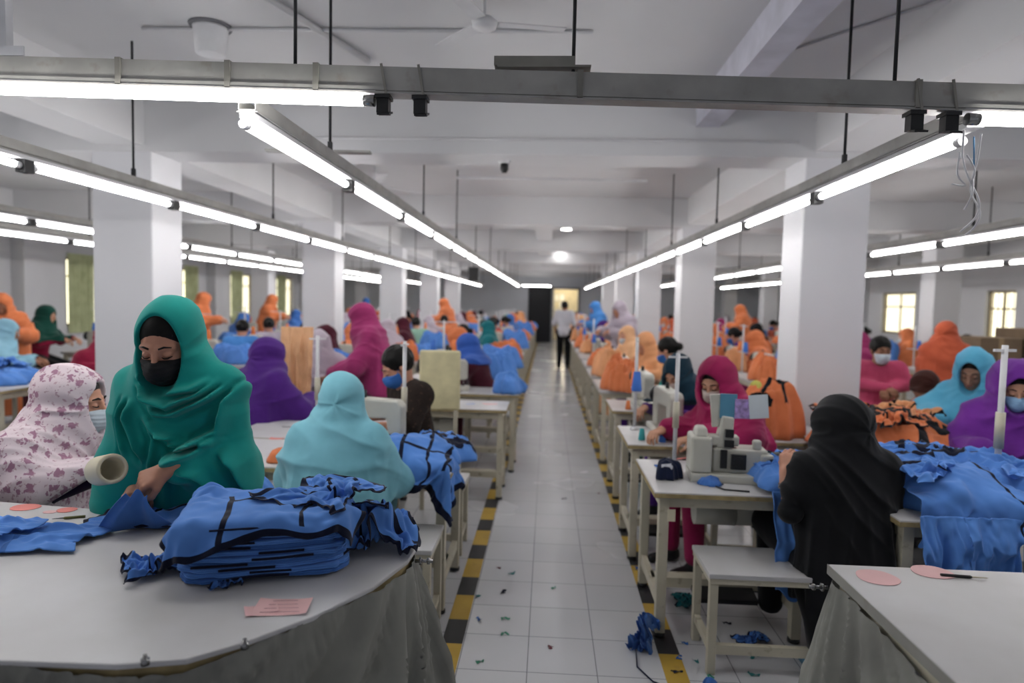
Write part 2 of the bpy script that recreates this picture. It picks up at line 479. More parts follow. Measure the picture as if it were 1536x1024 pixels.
tag(gm.build('door_gate', mat('gate_grey_steel', '6a6e76', rough=.4, metal=.5)), 'low grey barred gate across the far doorway', 'gate')
t = empty('notice_board', (.48, YF + 2.17, 1.6), 0, 'pale papers pinned on the wall seen through the far doorway', 'notice board')
MB().box((0, 0, 0), (.5, .03, .8)).build('board', CREAM, t)
for k, (x, z, c) in enumerate(((-.1, .2, 'e8e2cf'), (.12, .22, 'f0ecdf'), (-.1, -.1, 'd7c9a0'), (.1, -.12, 'ece7d8'))):
    MB().box((x, -.02, z), (.17, .006, .22)).build('paper', mat('paper_%d' % k, c), t)
l = bpy.data.lights.new('room_beyond_light', 'POINT'); l.energy = 60; l.color = (1, .87, .65); l.shadow_soft_size = .2
lo = bpy.data.objects.new('room_beyond_light', l); lo.location = (.7, YF + 1.1, 2.2); COL.objects.link(lo)
# beams
beamm = CEIL
ti = 0
for k in range(6):
    y = 4.7 + 4.15 * k
    struct(MB().span((XL, y - .02, 2.6), (XR, y + .36, ZC)).build('beam_cross_%d' % (k + 1), beamm))
for nm, x0, x1 in (('left', -3.38, -2.94), ('right', 1.78, 2.24), ('far_left', -7.9, -7.5), ('far_right', 6.5, 6.9)):
    struct(MB().span((x0 + .04, YB, 2.64), (x1 - .04, YF, ZC)).build('beam_' + nm, beamm))
struct(MB().span((1.0, YB, 2.80), (1.16, 4.7, ZC)).build('beam_secondary', mat('bright_beam_paint', 'c6c6d2', rough=.8)))
struct(MB().span((-.25, 9.0, 2.78), (.05, YF, ZC)).build('beam_middle', beamm))
# columns
for side, x0, x1 in (('left', -3.40, -2.94), ('right', 1.77, 2.22)):
    for k in range(5):
        y = 4.7 + 4.15 * k
        c = MB().span((x0, y, 0), (x1, y + .4, 2.66)).build('column_%s_%d' % (side, k + 1), COLW, bevel=.012)
        struct(c)
for side, x0 in (('far_left', -7.0), ('far_right', 6.2)):
    for k in range(5):
        y = 6.7 + 4.15 * k
        struct(MB().span((x0, y, 0), (x0 + .42, y + .4, 2.66)).build('column_%s_%d' % (side, k + 1), COLW, bevel=.012))
# wall piers between the windows
for k in range(7):
    y = 4.2 + 3.0 * k
    struct(MB().span((XL, y - .2, 0), (XL + .22, y + .2, ZC)).build('wall_pier_left_%d' % (k + 1), WHITEWALL))
for k, y in enumerate((7.6, 11.6, 14.2, 17.8, 21.0)):
    struct(MB().span((XR - .2, y - .2, 0), (XR, y + .2, ZC)).build('wall_pier_right_%d' % (k + 1), WHITEWALL))
# floor tape with yellow and black blocks
for i, x0 in enumerate((-.445, .53)):
    mb = MB(); y = 1.6; kk = 0
    while y < 25.5:
        L = .265 if kk % 2 == 0 else .225
        mb.mi = kk % 2; mb.span((x0, y, .0005), (x0 + .095, y + L, .0025)); y += L; kk += 1
    o = mb.build('floor_marking_%d' % (i + 1), [YELLOWT, BLACKT]); struct(o)

# world
w = bpy.data.worlds.new('world'); S.world = w; w.use_nodes = True
w.node_tree.nodes['Background'].inputs[0].default_value = lin('b4b6be'); w.node_tree.nodes['Background'].inputs[1].default_value = .55

# ------------------------------------------------------------------ suspended lighting
ORD = ['first', 'second', 'third', 'fourth', 'fifth', 'sixth', 'seventh', 'eighth', 'ninth', 'tenth', 'eleventh', 'twelfth', 'thirteenth', 'fourteenth', 'fifteenth', 'sixteenth', 'seventeenth', 'eighteenth', 'nineteenth', 'twentieth', 'twenty first', 'twenty second', 'twenty third', 'twenty fourth']
def tube_light():
    t = empty('tube_light')
    MB().tube([(0, -.53, 0), (0, .53, 0)], .0145, 12).build('glass_tube', TUBE, t)
    for s in (-1, 1):
        MB().tube([(0, s * .53, 0), (0, s * .56, 0)], .0155, 12).build('end_cap', WHITEMETAL, t)
    MB().box((0, .59, .008), (.046, .055, .074)).build('tube_holder', BLACKP, t)
    return t
TL = tube_light(); TL_used = [False]
def put_tube(loc, rz, label, group):
    o = TL if not TL_used[0] else copy_tree(TL)
    TL_used[0] = True
    o.location = loc; o.rotation_euler = (0, 0, rz); tag(o, label, 'tube light', group)
    return o
rows = [('row just left of the aisle', -1.02, 2.12, 2.08 + .59 + .02, 22.6), ('row just right of the aisle', 1.33, 2.105, 2.08 + .70, 23.8), ('row in front of the left columns', -2.39, 2.12, 1.1, 24.0),
        ('first row beyond the left columns', -4.25, 2.12, 2.2, 22.0), ('second row beyond the left columns', -5.35, 2.12, 2.9, 22.0),
        ('row beyond the right columns', 3.2, 2.10, 2.6, 22.0), ('far right row near the wall', 5.0, 2.10, 3.3, 20.0)]
for ri, (nm, x, z, y0, y1) in enumerate(rows):
    rail = empty('light_rail', (x, y0 - .6, z), 0, 'long aluminium light rail, %s' % nm, 'light rail', 'suspended light rails')
    ys = y0 - .6 if ri > 1 else 2.16
    L = y1 - (y0 - .6)
    s0 = ys - (y0 - .6)
    mb = MB().span((-.03, s0, .05), (.03, L, .055)).span((-.03, s0, .05), (-.027, L, .10)).span((.027, s0, .05), (.03, L, .10)).span((-.035, s0, .046), (.035, L, .05))
    mb.build('rail_channel', ALU, rail)
    MB().span((-.026, s0, .028), (.026, L, .045)).build('reflector_strip', WHITEMETAL, rail)
    off = {0: [1.95, 3.25, 5.6, 8.2], 1: [1.72, 3.1, 4.2]}.get(ri, [])
    k = 0
    yy = [2.45, 4.75] if ri < 2 else []
    y = .9
    rods = []
    while y < L:
        rods.append(y); y += 1.9 + .35 * ((k * 7) % 3 == 0); k += 1
    for y in rods:
        rd = MB().tube([(0, y, .09), (0, y, ZC - z)], .0065, 6)
        rd.box((0, y, .075), (.05, .05, .05)).box((0, y, .125), (.018, .018, .05))
        rd.build('hanging_rod', RODB, rail)
    n = 0; y = y0
    while y < y1 - .5:
        near = ''
        put_tube((x, y, z), 0, 'lit fluorescent tube, %s of the %s' % (ORD[min(n, 23)], nm), 'fluorescent tubes of the %s' % nm)
        y += 1.18; n += 1
# end-wall tube
put_tube((-.45, 24.6, 2.2), R(90), 'lit fluorescent tube set crosswise above the dark far panel', 'fluorescent tubes at the far end')
# the big near cross rail
RY = 2.1
a, b2 = atY(0, 105, RY), atY(1536, 150, RY)
rz_ = math.atan2(b2.z - a.z, b2.x - a.x)
cr = empty('cross_rail', (0, RY, 0), 0, 'large grey aluminium box rail crossing overhead in the foreground', 'light rail')
def railz(x): return a.z + (x - a.x) * (b2.z - a.z) / (b2.x - a.x)
A_, B_ = Vector((-3.0, 0, railz(-3.0))), Vector((3.0, 0, railz(3.0)))
MB().bar(A_, B_, .045, .078).bar(A_ + Vector((0, -.024, -.030)), B_ + Vector((0, -.024, -.030)), .006, .012).bar(A_ + Vector((0, 0, -.043)), B_ + Vector((0, 0, -.043)), .06, .006).build('rail_beam', ALU, cr)
DKALU = mat('dark_worn_aluminium', '8b8982', rough=.5, metal=.3, var=.15)
for px in (185, 347, 478, 870 , 1372):
    x = atY(px, 120, RY).x
    MB().box((x, -.002, railz(x)), (.018, .056, .086)).build('strap_band', DKALU, cr)
for px in (577, 632, 1370, 1422):
    x = atY(px, 150, RY).x; z = railz(x)
    bk = MB().box((x, -.01, z - .055), (.048, .05, .012)).box((x, -.012, z - .082), (.038, .035, .048)).box((x + .006, -.02, z - .106), (.04, .05, .006), Matrix.Rotation(.35, 3, 'X'))
    bk.build('tube_clip', BLACKP, cr)
    MB().bar((x - .005, -.03, z + .045), (x + .012, -.03, z - .05), .008, .003, (0, 1, 0)).build('clip_bracket', DKALU, cr)
x0, x1 = atY(742, 100, RY).x, atY(862, 100, RY).x
MB().box(((x0 + x1) / 2, 0, railz(x0) + .066), (x1 - x0, .05, .028)).box(((x0 + x1) / 2 + .03, -.0, railz(x0) + .049), (x1 - x0 + .04, .056, .006)).build('rail_splice', DKALU, cr)
for px, side in ((443, 0), (860, 0), (1343, 0)):
    x = atY(px, 100, RY + .0).x
    MB().tube([(x, 0, railz(x)), (x, 0, ZC)], .006, 8).build('hanging_rod', RODB, cr)
xx = atY(8, 60, RY).x
MB().bar((xx, 0, railz(xx)), (xx, 0, ZC), .03, .03, (0, 1, 0)).box((xx + .03, -.02, railz(xx) + .055), (.1, .006, .03)).build('support_post', mat('pale_metal_post', 'b5b6bb', rough=.5, metal=.3), cr)
# tubes under the cross rail (bigger, close to the camera)
def near_tube(xa, xb, label, y=RY - .03):
    za, zb = railz(xa) - .071, railz(xb) - .071
    t = empty('tube_light', (xa, y, za), 0, label, 'tube light', 'fluorescent tubes under the near cross rail')
    d = Vector((xb - xa, 0, zb - za)); L = d.length; d.normalize()
    MB().tube([d * .035, d * (L - .035)], .0175, 20).build('glass_tube', TUBE, t)
    MB().tube([(0, 0, 0), d * .035], .018, 20).build('end_cap', STEEL, t)
    MB().tube([d * (L - .035), d * L], .018, 20).build('end_cap', STEEL, t)
    MB().bar(Vector((0, .03, .031)), d * L + Vector((0, .03, .031)), .05, .012).build('batten', WHITEMETAL, t)
near_tube(atY(-420, 150, RY).x, atY(566, 150, RY).x, 'large lit tube under the cross rail at upper left of photo')
near_tube(atY(1440, 187, RY).x, 2.6, 'large lit tube under the cross rail at upper right of photo')
# loose white wires hanging at the right junction
wr = empty('hanging_wires', (0, 0, 0), 0, 'bundle of loose white wires dangling from the right light junction', 'wires')
for pts in ([(1446, 195), (1444, 235), (1452, 265), (1468, 300), (1464, 325), (1440, 348)], [(1440, 228), (1436, 262), (1448, 278), (1428, 276)], [(1472, 200), (1466, 240), (1460, 262), (1458, 292), (1446, 315)],
            [(1450, 232), (1462, 256), (1455, 285), (1470, 318), (1462, 340), (1448, 352), (1456, 346)]):
    P_ = [atY(px, py, 2.05 + .01 * (i % 3)) for i, (px, py) in enumerate(pts)]
    # smooth the wire with a Catmull-Rom pass
    Q_ = []
    for i in range(len(P_) - 1):
        p0, p1, p2, p3 = P_[max(i - 1, 0)], P_[i], P_[i + 1], P_[min(i + 2, len(P_) - 1)]
        for t in (0, .25, .5, .75):
            Q_.append(.5 * ((2 * p1) + (p2 - p0) * t + (2 * p0 - 5 * p1 + 4 * p2 - p3) * t * t + (3 * p1 - p0 - 3 * p2 + p3) * t ** 3))
    Q_.append(P_[-1])
    MB().tube(Q_, .0028, 6).build('wire', mat('white_wire', 'd8d8dc', rough=.5), wr)
P_ = [atY(1461, 205, 2.07), atY(1461, 250, 2.07)]
MB().tube(P_, .002, 6).build('blue_wire', mat('blue_wire', '1f6f9e'), wr)
# things on the ceiling
t = empty('ceiling_lamp', atY(316, 75, 2.6) * 1, 0, 'white round ceiling lamp on a flat base at upper left', 'ceiling lamp')
t.location.z = ZC
MB().lathe([(.105, -.012), (.11, 0)], n=28).build('lamp_base', mat('lamp_base_grey', '6f6f74'), t)
MB().lathe([(.06, -.15), (.075, -.145), (.088, -.02), (.09, -.012)], n=28).build('lamp_shade', mat('lamp_shade_white', 'cfcfd2', rough=.4), t)
q_ = at(316, 62, 2.90); t.location = (q_.x, q_.y, ZC)
def fan(loc, rz, label, s=1):
    t = empty('ceiling_fan', loc, rz, label, 'ceiling fan', 'ceiling fans'); t.scale = (s, s, s)
    MB().tube([(0, 0, 0), (0, 0, -.16)], .012).build('fan_rod', WHITEMETAL, t)
    MB().lathe([(.02, -.25), (.09, -.235), (.10, -.19), (.06, -.16), (.02, -.15)], n=24).build('fan_motor', WHITEMETAL, t)
    for k in range(3):
        a = k * 2 * math.pi / 3
        MB().box((math.cos(a) * .36, math.sin(a) * .36, -.2), (.52, .11, .006), Matrix.Rotation(a, 3, 'Z') @ Matrix.Rotation(.12, 3, 'X')).build('fan_blade', WHITEMETAL, t)
fan((-.33, 3.12, ZC), .2, 'white ceiling fan near the top centre of the photo', .62)
fan((-1.9, 7.0, ZC), .9, 'white ceiling fan beyond the first left column')
fan((-5.0, 8.0, ZC), .4, 'white ceiling fan far left beyond the columns')
def conduit(pts, r, label, nm='ceiling_conduit'):
    tag(MB().tube(pts, r, 8).build(nm, WHITEMETAL), label, 'conduit', 'ceiling conduits')
conduit([(-2.2, 3.45, ZC - .012), (.2, 3.5, ZC - .012)], .01, 'thin white conduit along the ceiling behind the round lamp')
conduit([(-1.55, 2.5, ZC - .02), (-1.1, 3.9, ZC - .02)], .018, 'white batten fixed diagonally on the ceiling by the round lamp')
conduit([(-.9, 6.2, 2.72), (.9, 6.25, 2.72)], .012, 'grey conduit bar crossing high over the aisle')
conduit([(-1.9, 4.66, 2.7), (1.7, 4.66, 2.7)], .008, 'thin conduit along the first cross beam')
conduit([(1.1, 4.0, ZC - .01), (2.2, 2.6, ZC - .01), (3.4, 1.9, ZC - .01)], .007, 'thin cable looping over the ceiling at upper right')
tag(MB().bar((-1.5, 3.4, 2.32), (-.95, 3.42, 2.32), .05, .012).build('metal_strip', ALU), 'flat metal strip hanging behind the near cross rail', 'metal strip')
for k, y in enumerate((12.0, 17.0, 21.5)):
    t = empty('smoke_detector', (.3, y, 2.6 if False else ZC), 0, 'small bright round ceiling light over the aisle, %s from the front' % ORD[k], 'ceiling light', 'small round ceiling lights')
    t.name = 'round_ceiling_light'
    MB().lathe([(.09, -.07), (.12, -.02), (.12, 0)], n=20).build('light_body', WHITEMETAL, t)
    MB().lathe([(.085, -.078), (.09, -.068)], n=20).build('light_diffuser', TUBE, t)
t = empty('speaker_box', (-1.9, 16.5, 2.25), 0, 'black box loudspeaker hanging from the ceiling far left of aisle', 'speaker')
MB().box((0, 0, 0), (.26, .2, .36)).build('speaker_body', BLACKP, t, bevel=.01)
MB().tube([(0, 0, .18), (0, 0, ZC - 2.25)], .012).build('speaker_bracket', RODB, t)
t = empty('security_camera', (-.35, 4.9, 2.6), 0, 'small dark camera under the first cross beam', 'camera')
MB().lathe([(.018, -.085), (.032, -.06), (.03, -.02)], n=16).build('camera_head', BLACKP, t)
MB().lathe([(.04, -.02), (.045, 0)], n=16).build('camera_base', WHITEMETAL, t)
# ------------------------------------------------------------------ people
def head_sdf(p, c, M, ears=True, lo=False):
    q = (p - V3(c)) @ M
    d = ell(q, (0, -.014, .034), (.073, .092, .087))
    d = smin(d, ell(q, (0, .022, -.028), (.057, .066, .086)), .035)
    d = smin(d, ell(q, (0, .050, -.088), (.028, .028, .024)), .035)
    q2 = q.copy(); q2[:, 0] = np.abs(q2[:, 0])
    d = smin(d, ell(q2, (.034, .056, -.030), (.022, .024, .024)), .02)
    d = smin(d, cap(q2, (.012, .085, .020), (.044, .070, .020), .008), .014)
    d = smax(d, -ell(q2, (.030, .104, .002), (.019, .018, .013)), .012)
    d = smin(d, ell(q2, (.030, .077, .002), (.0135, .0125, .0105)), .004)
    d = smin(d, cap(q, (0, .090, .010), (0, .110, -.030), .0065, .0105), .014)
    d = smin(d, ell(q2, (.010, .099, -.033), (.008, .010, .007)), .006)
    d = smin(d, ell(q, (0, .089, -.0565), (.022, .009, .0055)), .006)
    d = smin(d, ell(q, (0, .087, -.0665), (.019, .010, .0065)), .006)
    if ears:
        d = smin(d, ell(q2, (.076, -.006, -.004), (.008, .018, .029)), .008)
    return d
def hand_sdf(p, w, fwd, nrm, side, curl=.5, spread=1.0, pinch=False):
    f = V3(fwd); f /= np.linalg.norm(f); n = V3(nrm); n = n - f * (n @ f); n /= np.linalg.norm(n); t = np.cross(f, n) * side   # t points to the thumb
    M = np.stack([t, f, n], 1); q = (p - V3(w)) @ M
    d = None
    xs = (.030, .010, -.010, -.028); Ls = (.072, .080, .074, .058); rs = (.0085, .009, .0085, .0075)
    for i, (x, L, r) in enumerate(zip(xs, Ls, rs)):
        m = cap(q, (x * .45, 0, 0), (x, .082 - abs(x - .004) * .25, .002), .014, .0112)
        d = m if d is None else smin(d, m, .012)
    palm = ell(q, (0, .045, -.004), (.036, .045, .014)); d = smin(d, palm, .01)
    th0 = (.018, .018, -.006); th1 = (.043, .046, -.016); th2 = (.047, .072, -.024 - .02 * curl); th3 = (.042 - .012 * curl, .092, -.034 - .024 * curl)
    d = smin(d, smin(smin(cap(q, th0, th1, .014, .0105), cap(q, th1, th2, .0105, .0092), .004), cap(q, th2, th3, .0092, .0075), .004), .010)
    for i, (x, L, r) in enumerate(zip(xs, Ls, rs)):
        a0 = .25 + curl * (.75 + .12 * i); a1 = a0 + curl * .95 + .1; a2 = a1 + curl * .7
        P0 = np.array((x, .082 - abs(x - .004) * .25, .002)); sp = (x - .001) * .22 * spread
        def dr(a): return np.array((sp * math.cos(a), math.cos(a), -math.sin(a)))
        P1 = P0 + dr(a0) * L * .46; P2 = P1 + dr(a1) * L * .31; P3 = P2 + dr(a2) * L * .25
        fd = smin(smin(cap(q, P0, P1, r * 1.1, r), cap(q, P1, P2, r, r * .92), .002), cap(q, P2, P3, r * .92, r * .75), .002)
        d = smin(d, fd, .004)
    wr = cap(q, (0, -.03, 0), (0, .012, 0), .024, .024)
    return smin(d, wr, .015)
def polar(p, c):
    return np.arctan2(p[:, 0] - c[0], p[:, 1] - c[1])
def fold_v(p, c, A, n, seed, warp=.5):     # folds that fall downwards
    th = polar(p, c)
    u = th * n / 6.283
    r = ridged(np.abs(u) * 1.0 + vnoise(p[:, 2] * 2.2, th, 0, seed) * warp, p[:, 2] * .9, 0, seed)
    r2 = ridged(np.abs(u) * 2.1 + vnoise(p[:, 2] * 3, th * 2, 0, seed + 3) * warp, p[:, 2] * 1.6 + 4, 0, seed + 1)
    return A * (r ** 1.6 * .75 + r2 ** 2 * .35)
def fold_s(p, A, lam, seed, a=1.6, b=.35, x0=0):     # swags that sag across the chest, broken and uneven
    x = p[:, 0] - x0
    s = p[:, 2] - a * x ** 2 + b * x + .10 * vnoise(p[:, 0] * 4, p[:, 1] * 4, p[:, 2] * 3, seed)
    al = x + .5 * p[:, 1]
    w = .6 * vnoise(p[:, 0] * 5, p[:, 2] * 5, p[:, 1] * 3, seed + 5)
    r = ridged(s / lam * .5 + w, al * 2.2, 0, seed + 2)
    r2 = ridged(s / lam * 1.05 + 1.3 * w, al * 3.5 + 4, 0, seed + 3)
    return A * (r ** 1.8 * .85 + r2 ** 2 * .35)
def curve_folds(p, cs):     # hand-laid folds: polylines in the figure's x-z (front) plane, each with height and width
    x, z = p[:, 0], p[:, 2]; out = np.zeros(len(p)); front = np.clip((p[:, 1] * cs['side'] + .06) / .05, 0, 1)
    wx = .012 * (vnoise(x * 9, z * 9, 0, 3) - .5)
    for A, w, pts in cs['c']:
        pts = np.array(pts, float); best = np.full(len(p), 9.0); sg = np.zeros(len(p)); tt = np.zeros(len(p)); n = len(pts) - 1
        for i in range(n):
            a, b = pts[i], pts[i + 1]; d = b - a; L = max(1e-9, d @ d)
            px, pz = x + wx - a[0], z + wx - a[1]; h = np.clip((px * d[0] + pz * d[1]) / L, 0, 1)
            ex, ez = px - h * d[0], pz - h * d[1]; dd = np.hypot(ex, ez); m = dd < best
            best = np.where(m, dd, best); sg = np.where(m, np.sign(d[0] * ez - d[1] * ex), sg); tt = np.where(m, (i + h) / n, tt)
        fade = np.clip(np.minimum(tt, 1 - tt) * 5, 0, 1)
        t = best / w
        out += A * fade * (np.exp(-t * t * 1.2) * 1.0 - .75 * np.exp(-((sg * t - 1.25) / .55) ** 2))
    return np.maximum(out, -.007) * front
def cone_sdf(p, zs, cx, cy, rx, ry, z0, z1):  # stack of ellipses between z0 and z1
    z = p[:, 2]; X = p[:, 0] - np.interp(z, zs, cx); Y = p[:, 1] - np.interp(z, zs, cy)
    a = np.interp(z, zs, rx); b = np.interp(z, zs, ry)
    k = np.sqrt((X / a) ** 2 + (Y / b) ** 2)
    d = (k - 1) * np.minimum(a, b)
    return smax(d, np.maximum(z0 - z, z - z1), .02)

def person(loc, rz, label, pose='sit', s=1.0, lean=.25, twist=0, head=(0, .3), skin_m=None, hijab=None, hem=None, flare=.27, depth=.19, dress=None, pants=None, mask=None,
           hair=True, arms=None, hands=True, res=.008, fres=.0035, group=None, seed=1, open_=(.058, .083), folds=1.0, opts=(), short=False, cat='person', swag=(1.6, .35, 0), hairbun=False, curl=.5, seath=.0, root_name='person', lap=0, nofeet=False, cut_back=None, hood_back=0, armr=1.0, hairfront=0, hoodw=0.0, hs=1.0, curves=None, free=(.8, .8), collar=0):
    root_s = s
    skin_m = skin_m or SKIN[0]
    root = empty(root_name, loc, rz, label, cat, group)
    sl, cl = math.sin(lean), math.cos(lean)
    if pose == 'sit': hip = V3((0, 0, .53 + seath))
    else: hip = V3((0, 0, .88))
    up = V3((twist, sl, cl)); up /= np.linalg.norm(up)
    waist = hip + up * .18; chest = hip + up * .38; neck = hip + up * .49 + V3((0, .01, 0))
    hy, hp = head
    hc = neck + V3((0, .03 + .05 * sl, .115)) + V3((0, .02 * math.sin(hp), -.02 * math.sin(hp)))
    HM = rotm(hy, hp, 0); HQ = HM / hs
    sh = [chest + V3((sx * .165, -.005, .055)) for sx in (-1, 1)]
    if arms is None:
        arms = [((-.25, .12 + sl * .3, -.02), (-.12, .36 + sl * .3, .02)), ((.25, .12 + sl * .3, -.02), (.12, .36 + sl * .3, .02))]
        arms = [(tuple(V3(e) + V3((0, 0, hip[2] + .24))), tuple(V3(w) + V3((0, 0, hip[2] + .26)))) for e, w in arms]
    els = [V3(arms[i][0]) for i in (0, 1)]; wrs = [V3(arms[i][1]) for i in (0, 1)]
    fwd = [V3(arms[i][2]) if len(arms[i]) > 2 else V3((.3 * (1 if i == 0 else -1), .9, -.25)) for i in (0, 1)]
    nrm = [V3(arms[i][3]) if len(arms[i]) > 3 else V3((0, .2, 1)) for i in (0, 1)]
    if pose == 'sit':
        kn = [hip + V3((sx * .12, .42, -.02 - seath)) for sx in (-1, 1)]; an = [V3((sx * .12, .40, .09)) for sx in (-1, 1)]
    else:
        kn = [V3((sx * .095, .02, .48)) for sx in (-1, 1)]; an = [V3((sx * .10, -.01, .09)) for sx in (-1, 1)]
    hj = [hip + V3((sx * .09, 0, 0)) for sx in (-1, 1)]
    def torso(p, g=0):
        d = cap(p, hip, waist, .125 + g, .11 + g)
        d = smin(d, ell(p, hip, (.165 + g, .12 + g, .12 + g)), .06)
        d = smin(d, ell(p, waist + up * .12, (.145 + g, .10 + g, .17 + g)), .06)
        d = smin(d, cap(p, sh[0] + V3((.02, 0, 0)), sh[1] - V3((.02, 0, 0)), .062 + g), .07)
        return d
    def armsd(p, g0=0, g1=0, upto=1.0, k=.04):
        d = None
        for i in (0, 1):
            w = els[i] + (wrs[i] - els[i]) * upto
            a = smin(cap(p, sh[i], els[i], (.047 + g0) * armr, (.038 + g0) * armr), cap(p, els[i], w, (.036 + g1) * armr, (.024 + g1 * 1.1) * armr), .02)
            d = a if d is None else np.minimum(d, a)
        return d
    def legs(p, g=0, low=0):
        d = None
        for i in (0, 1):
            a = smin(cap(p, hj[i], kn[i], .082 + g, .056 + g), cap(p, kn[i], an[i] + V3((0, 0, low)), .054 + g, .036 + g), .02)
            d = a if d is None else np.minimum(d, a)
        return d
    def feet(p):
        d = None
        for i in (0, 1):
            a = smin(cap(p, an[i], an[i] + V3((0, -.02, -.05)), .035, .03), cap(p, an[i] + V3((0, -.01, -.055)), an[i] + V3((0, .13, -.065)), .032, .022), .03)
            d = a if d is None else np.minimum(d, a)
        return d
    allp = np.array([hip, neck, hc, *sh, *els, *wrs, *kn, *an])
    lo, hi = allp.min(0) - .2, allp.max(0) + .2
    def f_body(p):
        d = torso(p, -.012)
        d = smin(d, armsd(p), .03)
        d = smin(d, cap(p, neck - up * .04, hc + HM @ V3((0, -.02, -.03)), .056, .050), .04)
        if not nofeet: d = smin(d, legs(p, -.014), .04); d = smin(d, feet(p), .03)
        return d
    parts = [(f_body, lo, hi, .016)]
    parts.append((lambda p: smin(head_sdf(p, hc, HQ, ears=not hijab) * hs, cap(p, neck, hc + HM @ V3((0, -.02, -.04)), .052, .050), .025), hc - .15, hc + .16, fres))
    if hands:
        for i in (0, 1):
            f = fwd[i] / np.linalg.norm(fwd[i]); ctr = wrs[i] + f * .06
            parts.append((lambda p, i=i: smin(hand_sdf(p, wrs[i], fwd[i], nrm[i], -1 if i == 0 else 1, curl), cap(p, els[i] * .3 + wrs[i] * .7, wrs[i], .029, .024), .01), ctr - .125, ctr + .125, max(.0028, fres)))
    link_mesh('body', sdf_mesh('body', parts, 1), root, skin_m)
    # ---- face details
    def hp_(x, y, z): return tuple(hc + HM @ V3((x, y, z)) * hs)
    fd = MB()
    if fres < .006:
        for sx in (-1, 1):
            fd.tube([hp_(sx * .014, .0925, .024), hp_(sx * .030, .0905, .030), hp_(sx * .046, .078, .024)], [.0032, .0036, .0018], 6)
        fd.build('eyebrow', HAIR, root)
        el = MB()
        for sx in (-1, 1):
            zz = -.004 if hp > .2 else .001
            el.tube([hp_(sx * .017, .0885, zz), hp_(sx * .025, .0915, zz - .003), hp_(sx * .034, .0900, zz - .003), hp_(sx * .045, .0805, zz + .001)], [.0012, .0024, .0024, .0015], 6)
        el.build('eyelashes', HAIR, root)
        if 'lips' in opts:
            MB().tube([hp_(-.019, .0925, -.060), hp_(-.008, .0985, -.060), hp_(.008, .0985, -.060), hp_(.019, .0925, -.060)], [.002, .0048, .0048, .002], 8).build('lips', mat('lip_colour', '7e4038', rough=.5), root)
    # ---- hair
    if hair:
        hm = hairfront
        def f_hair(p):
            q = (p - hc) @ HQ
            d = ell(q, (0, -.020, .038), (.082, .098, .096))
            if not hijab: d = d - .006 * ridged(q[:, 0] * 40, q[:, 1] * 40, q[:, 2] * 30, 3)
            cut = ell(q, (0, .105, -.052 + hm), (.078, .098, .098))
            d = smax(d, -cut, .01)
            d = smax(d, -(q[:, 2] + .055 + .4 * np.maximum(-q[:, 1], 0)), .02)
            d = smax(d, -ell(q, (0, .06, -.09), (.12, .075, .09)), .01)
            if hairbun: d = smin(d, ell(q, (0, -.125, .0), (.045, .04, .042)), .02)
            return d
        link_mesh('hair', sdf_mesh('hair', [(f_hair, hc - .19, hc + .18, .006 if res < .01 else .010)]), root, HAIR)
    # ---- face mask
    if mask:
        def f_mask(p):
            q = (p - hc) @ HQ
            base = head_sdf(p, hc, HQ, False)
            puff = ell(q, (0, .062, -.052), (.052, .062, .050))
            d = np.minimum(base - .004, puff)
            d = smin(base - .004, puff, .015)
            pl = .0012 * np.sin(q[:, 2] * 420)
            d = d - pl
            top = q[:, 2] - (-.014 + .10 * np.clip(q[:, 1] - .09, -.06, .03)); bot = -(q[:, 2] + .112)
            side = np.abs(q[:, 0]) - .068; back = -(q[:, 1] - .022)
            return smax(smax(d, np.maximum(top, bot), .006), np.maximum(side, back), .004)
        me = sdf_mesh('face_mask', [(f_mask, hc - .15, hc + .16, max(.0033, fres))])
        o = link_mesh('face_mask', me, root, mask)
        if fres < .006:
            st = MB()
            for sx in (-1, 1):
                st.tube([hp_(sx * .058, .045, -.03), hp_(sx * .070, .015, .005), hp_(sx * .077, -.012, .018)], .0018, 5)
            st.build('ear_loop', mask, o)
    # ---- trousers / skirt
    if pants:
        def f_p(p):
            d = legs(p, .014, .02)
            d = smin(d, ell(p, hip, (.17, .13, .12)), .05)
            if 'skirt' in opts: d = smin(d, smin(legs(p, .02), cap(p, (0, kn[0][1] * .6, kn[0][2]), (0, an[0][1], .2), .1, .11), .12), .1)
            return d - fold_v(p, (0, .1), .010, 7, seed)
        link_mesh('trousers' if 'skirt' not in opts else 'skirt', sdf_mesh('trousers', [(f_p, (-.34, -.2, .06), (.34, .6, hip[2] + .18), .012)]), root, pants)
    if not nofeet:
        shp = MB()
        for x0_, x1_ in ((-.25, 0), (0, .25)):
            shoe = sdf_mesh('shoe', [(lambda p: smax(feet(p) - .006, p[:, 2] - .075, .01), V3((x0_, -.2, 0)) + V3((0, an[0][1], 0)), V3((x1_, .28, .14)) + V3((0, an[0][1], 0)), .009)])
            link_mesh('shoe', shoe, root, BLACKP)
        shp.bm.free()
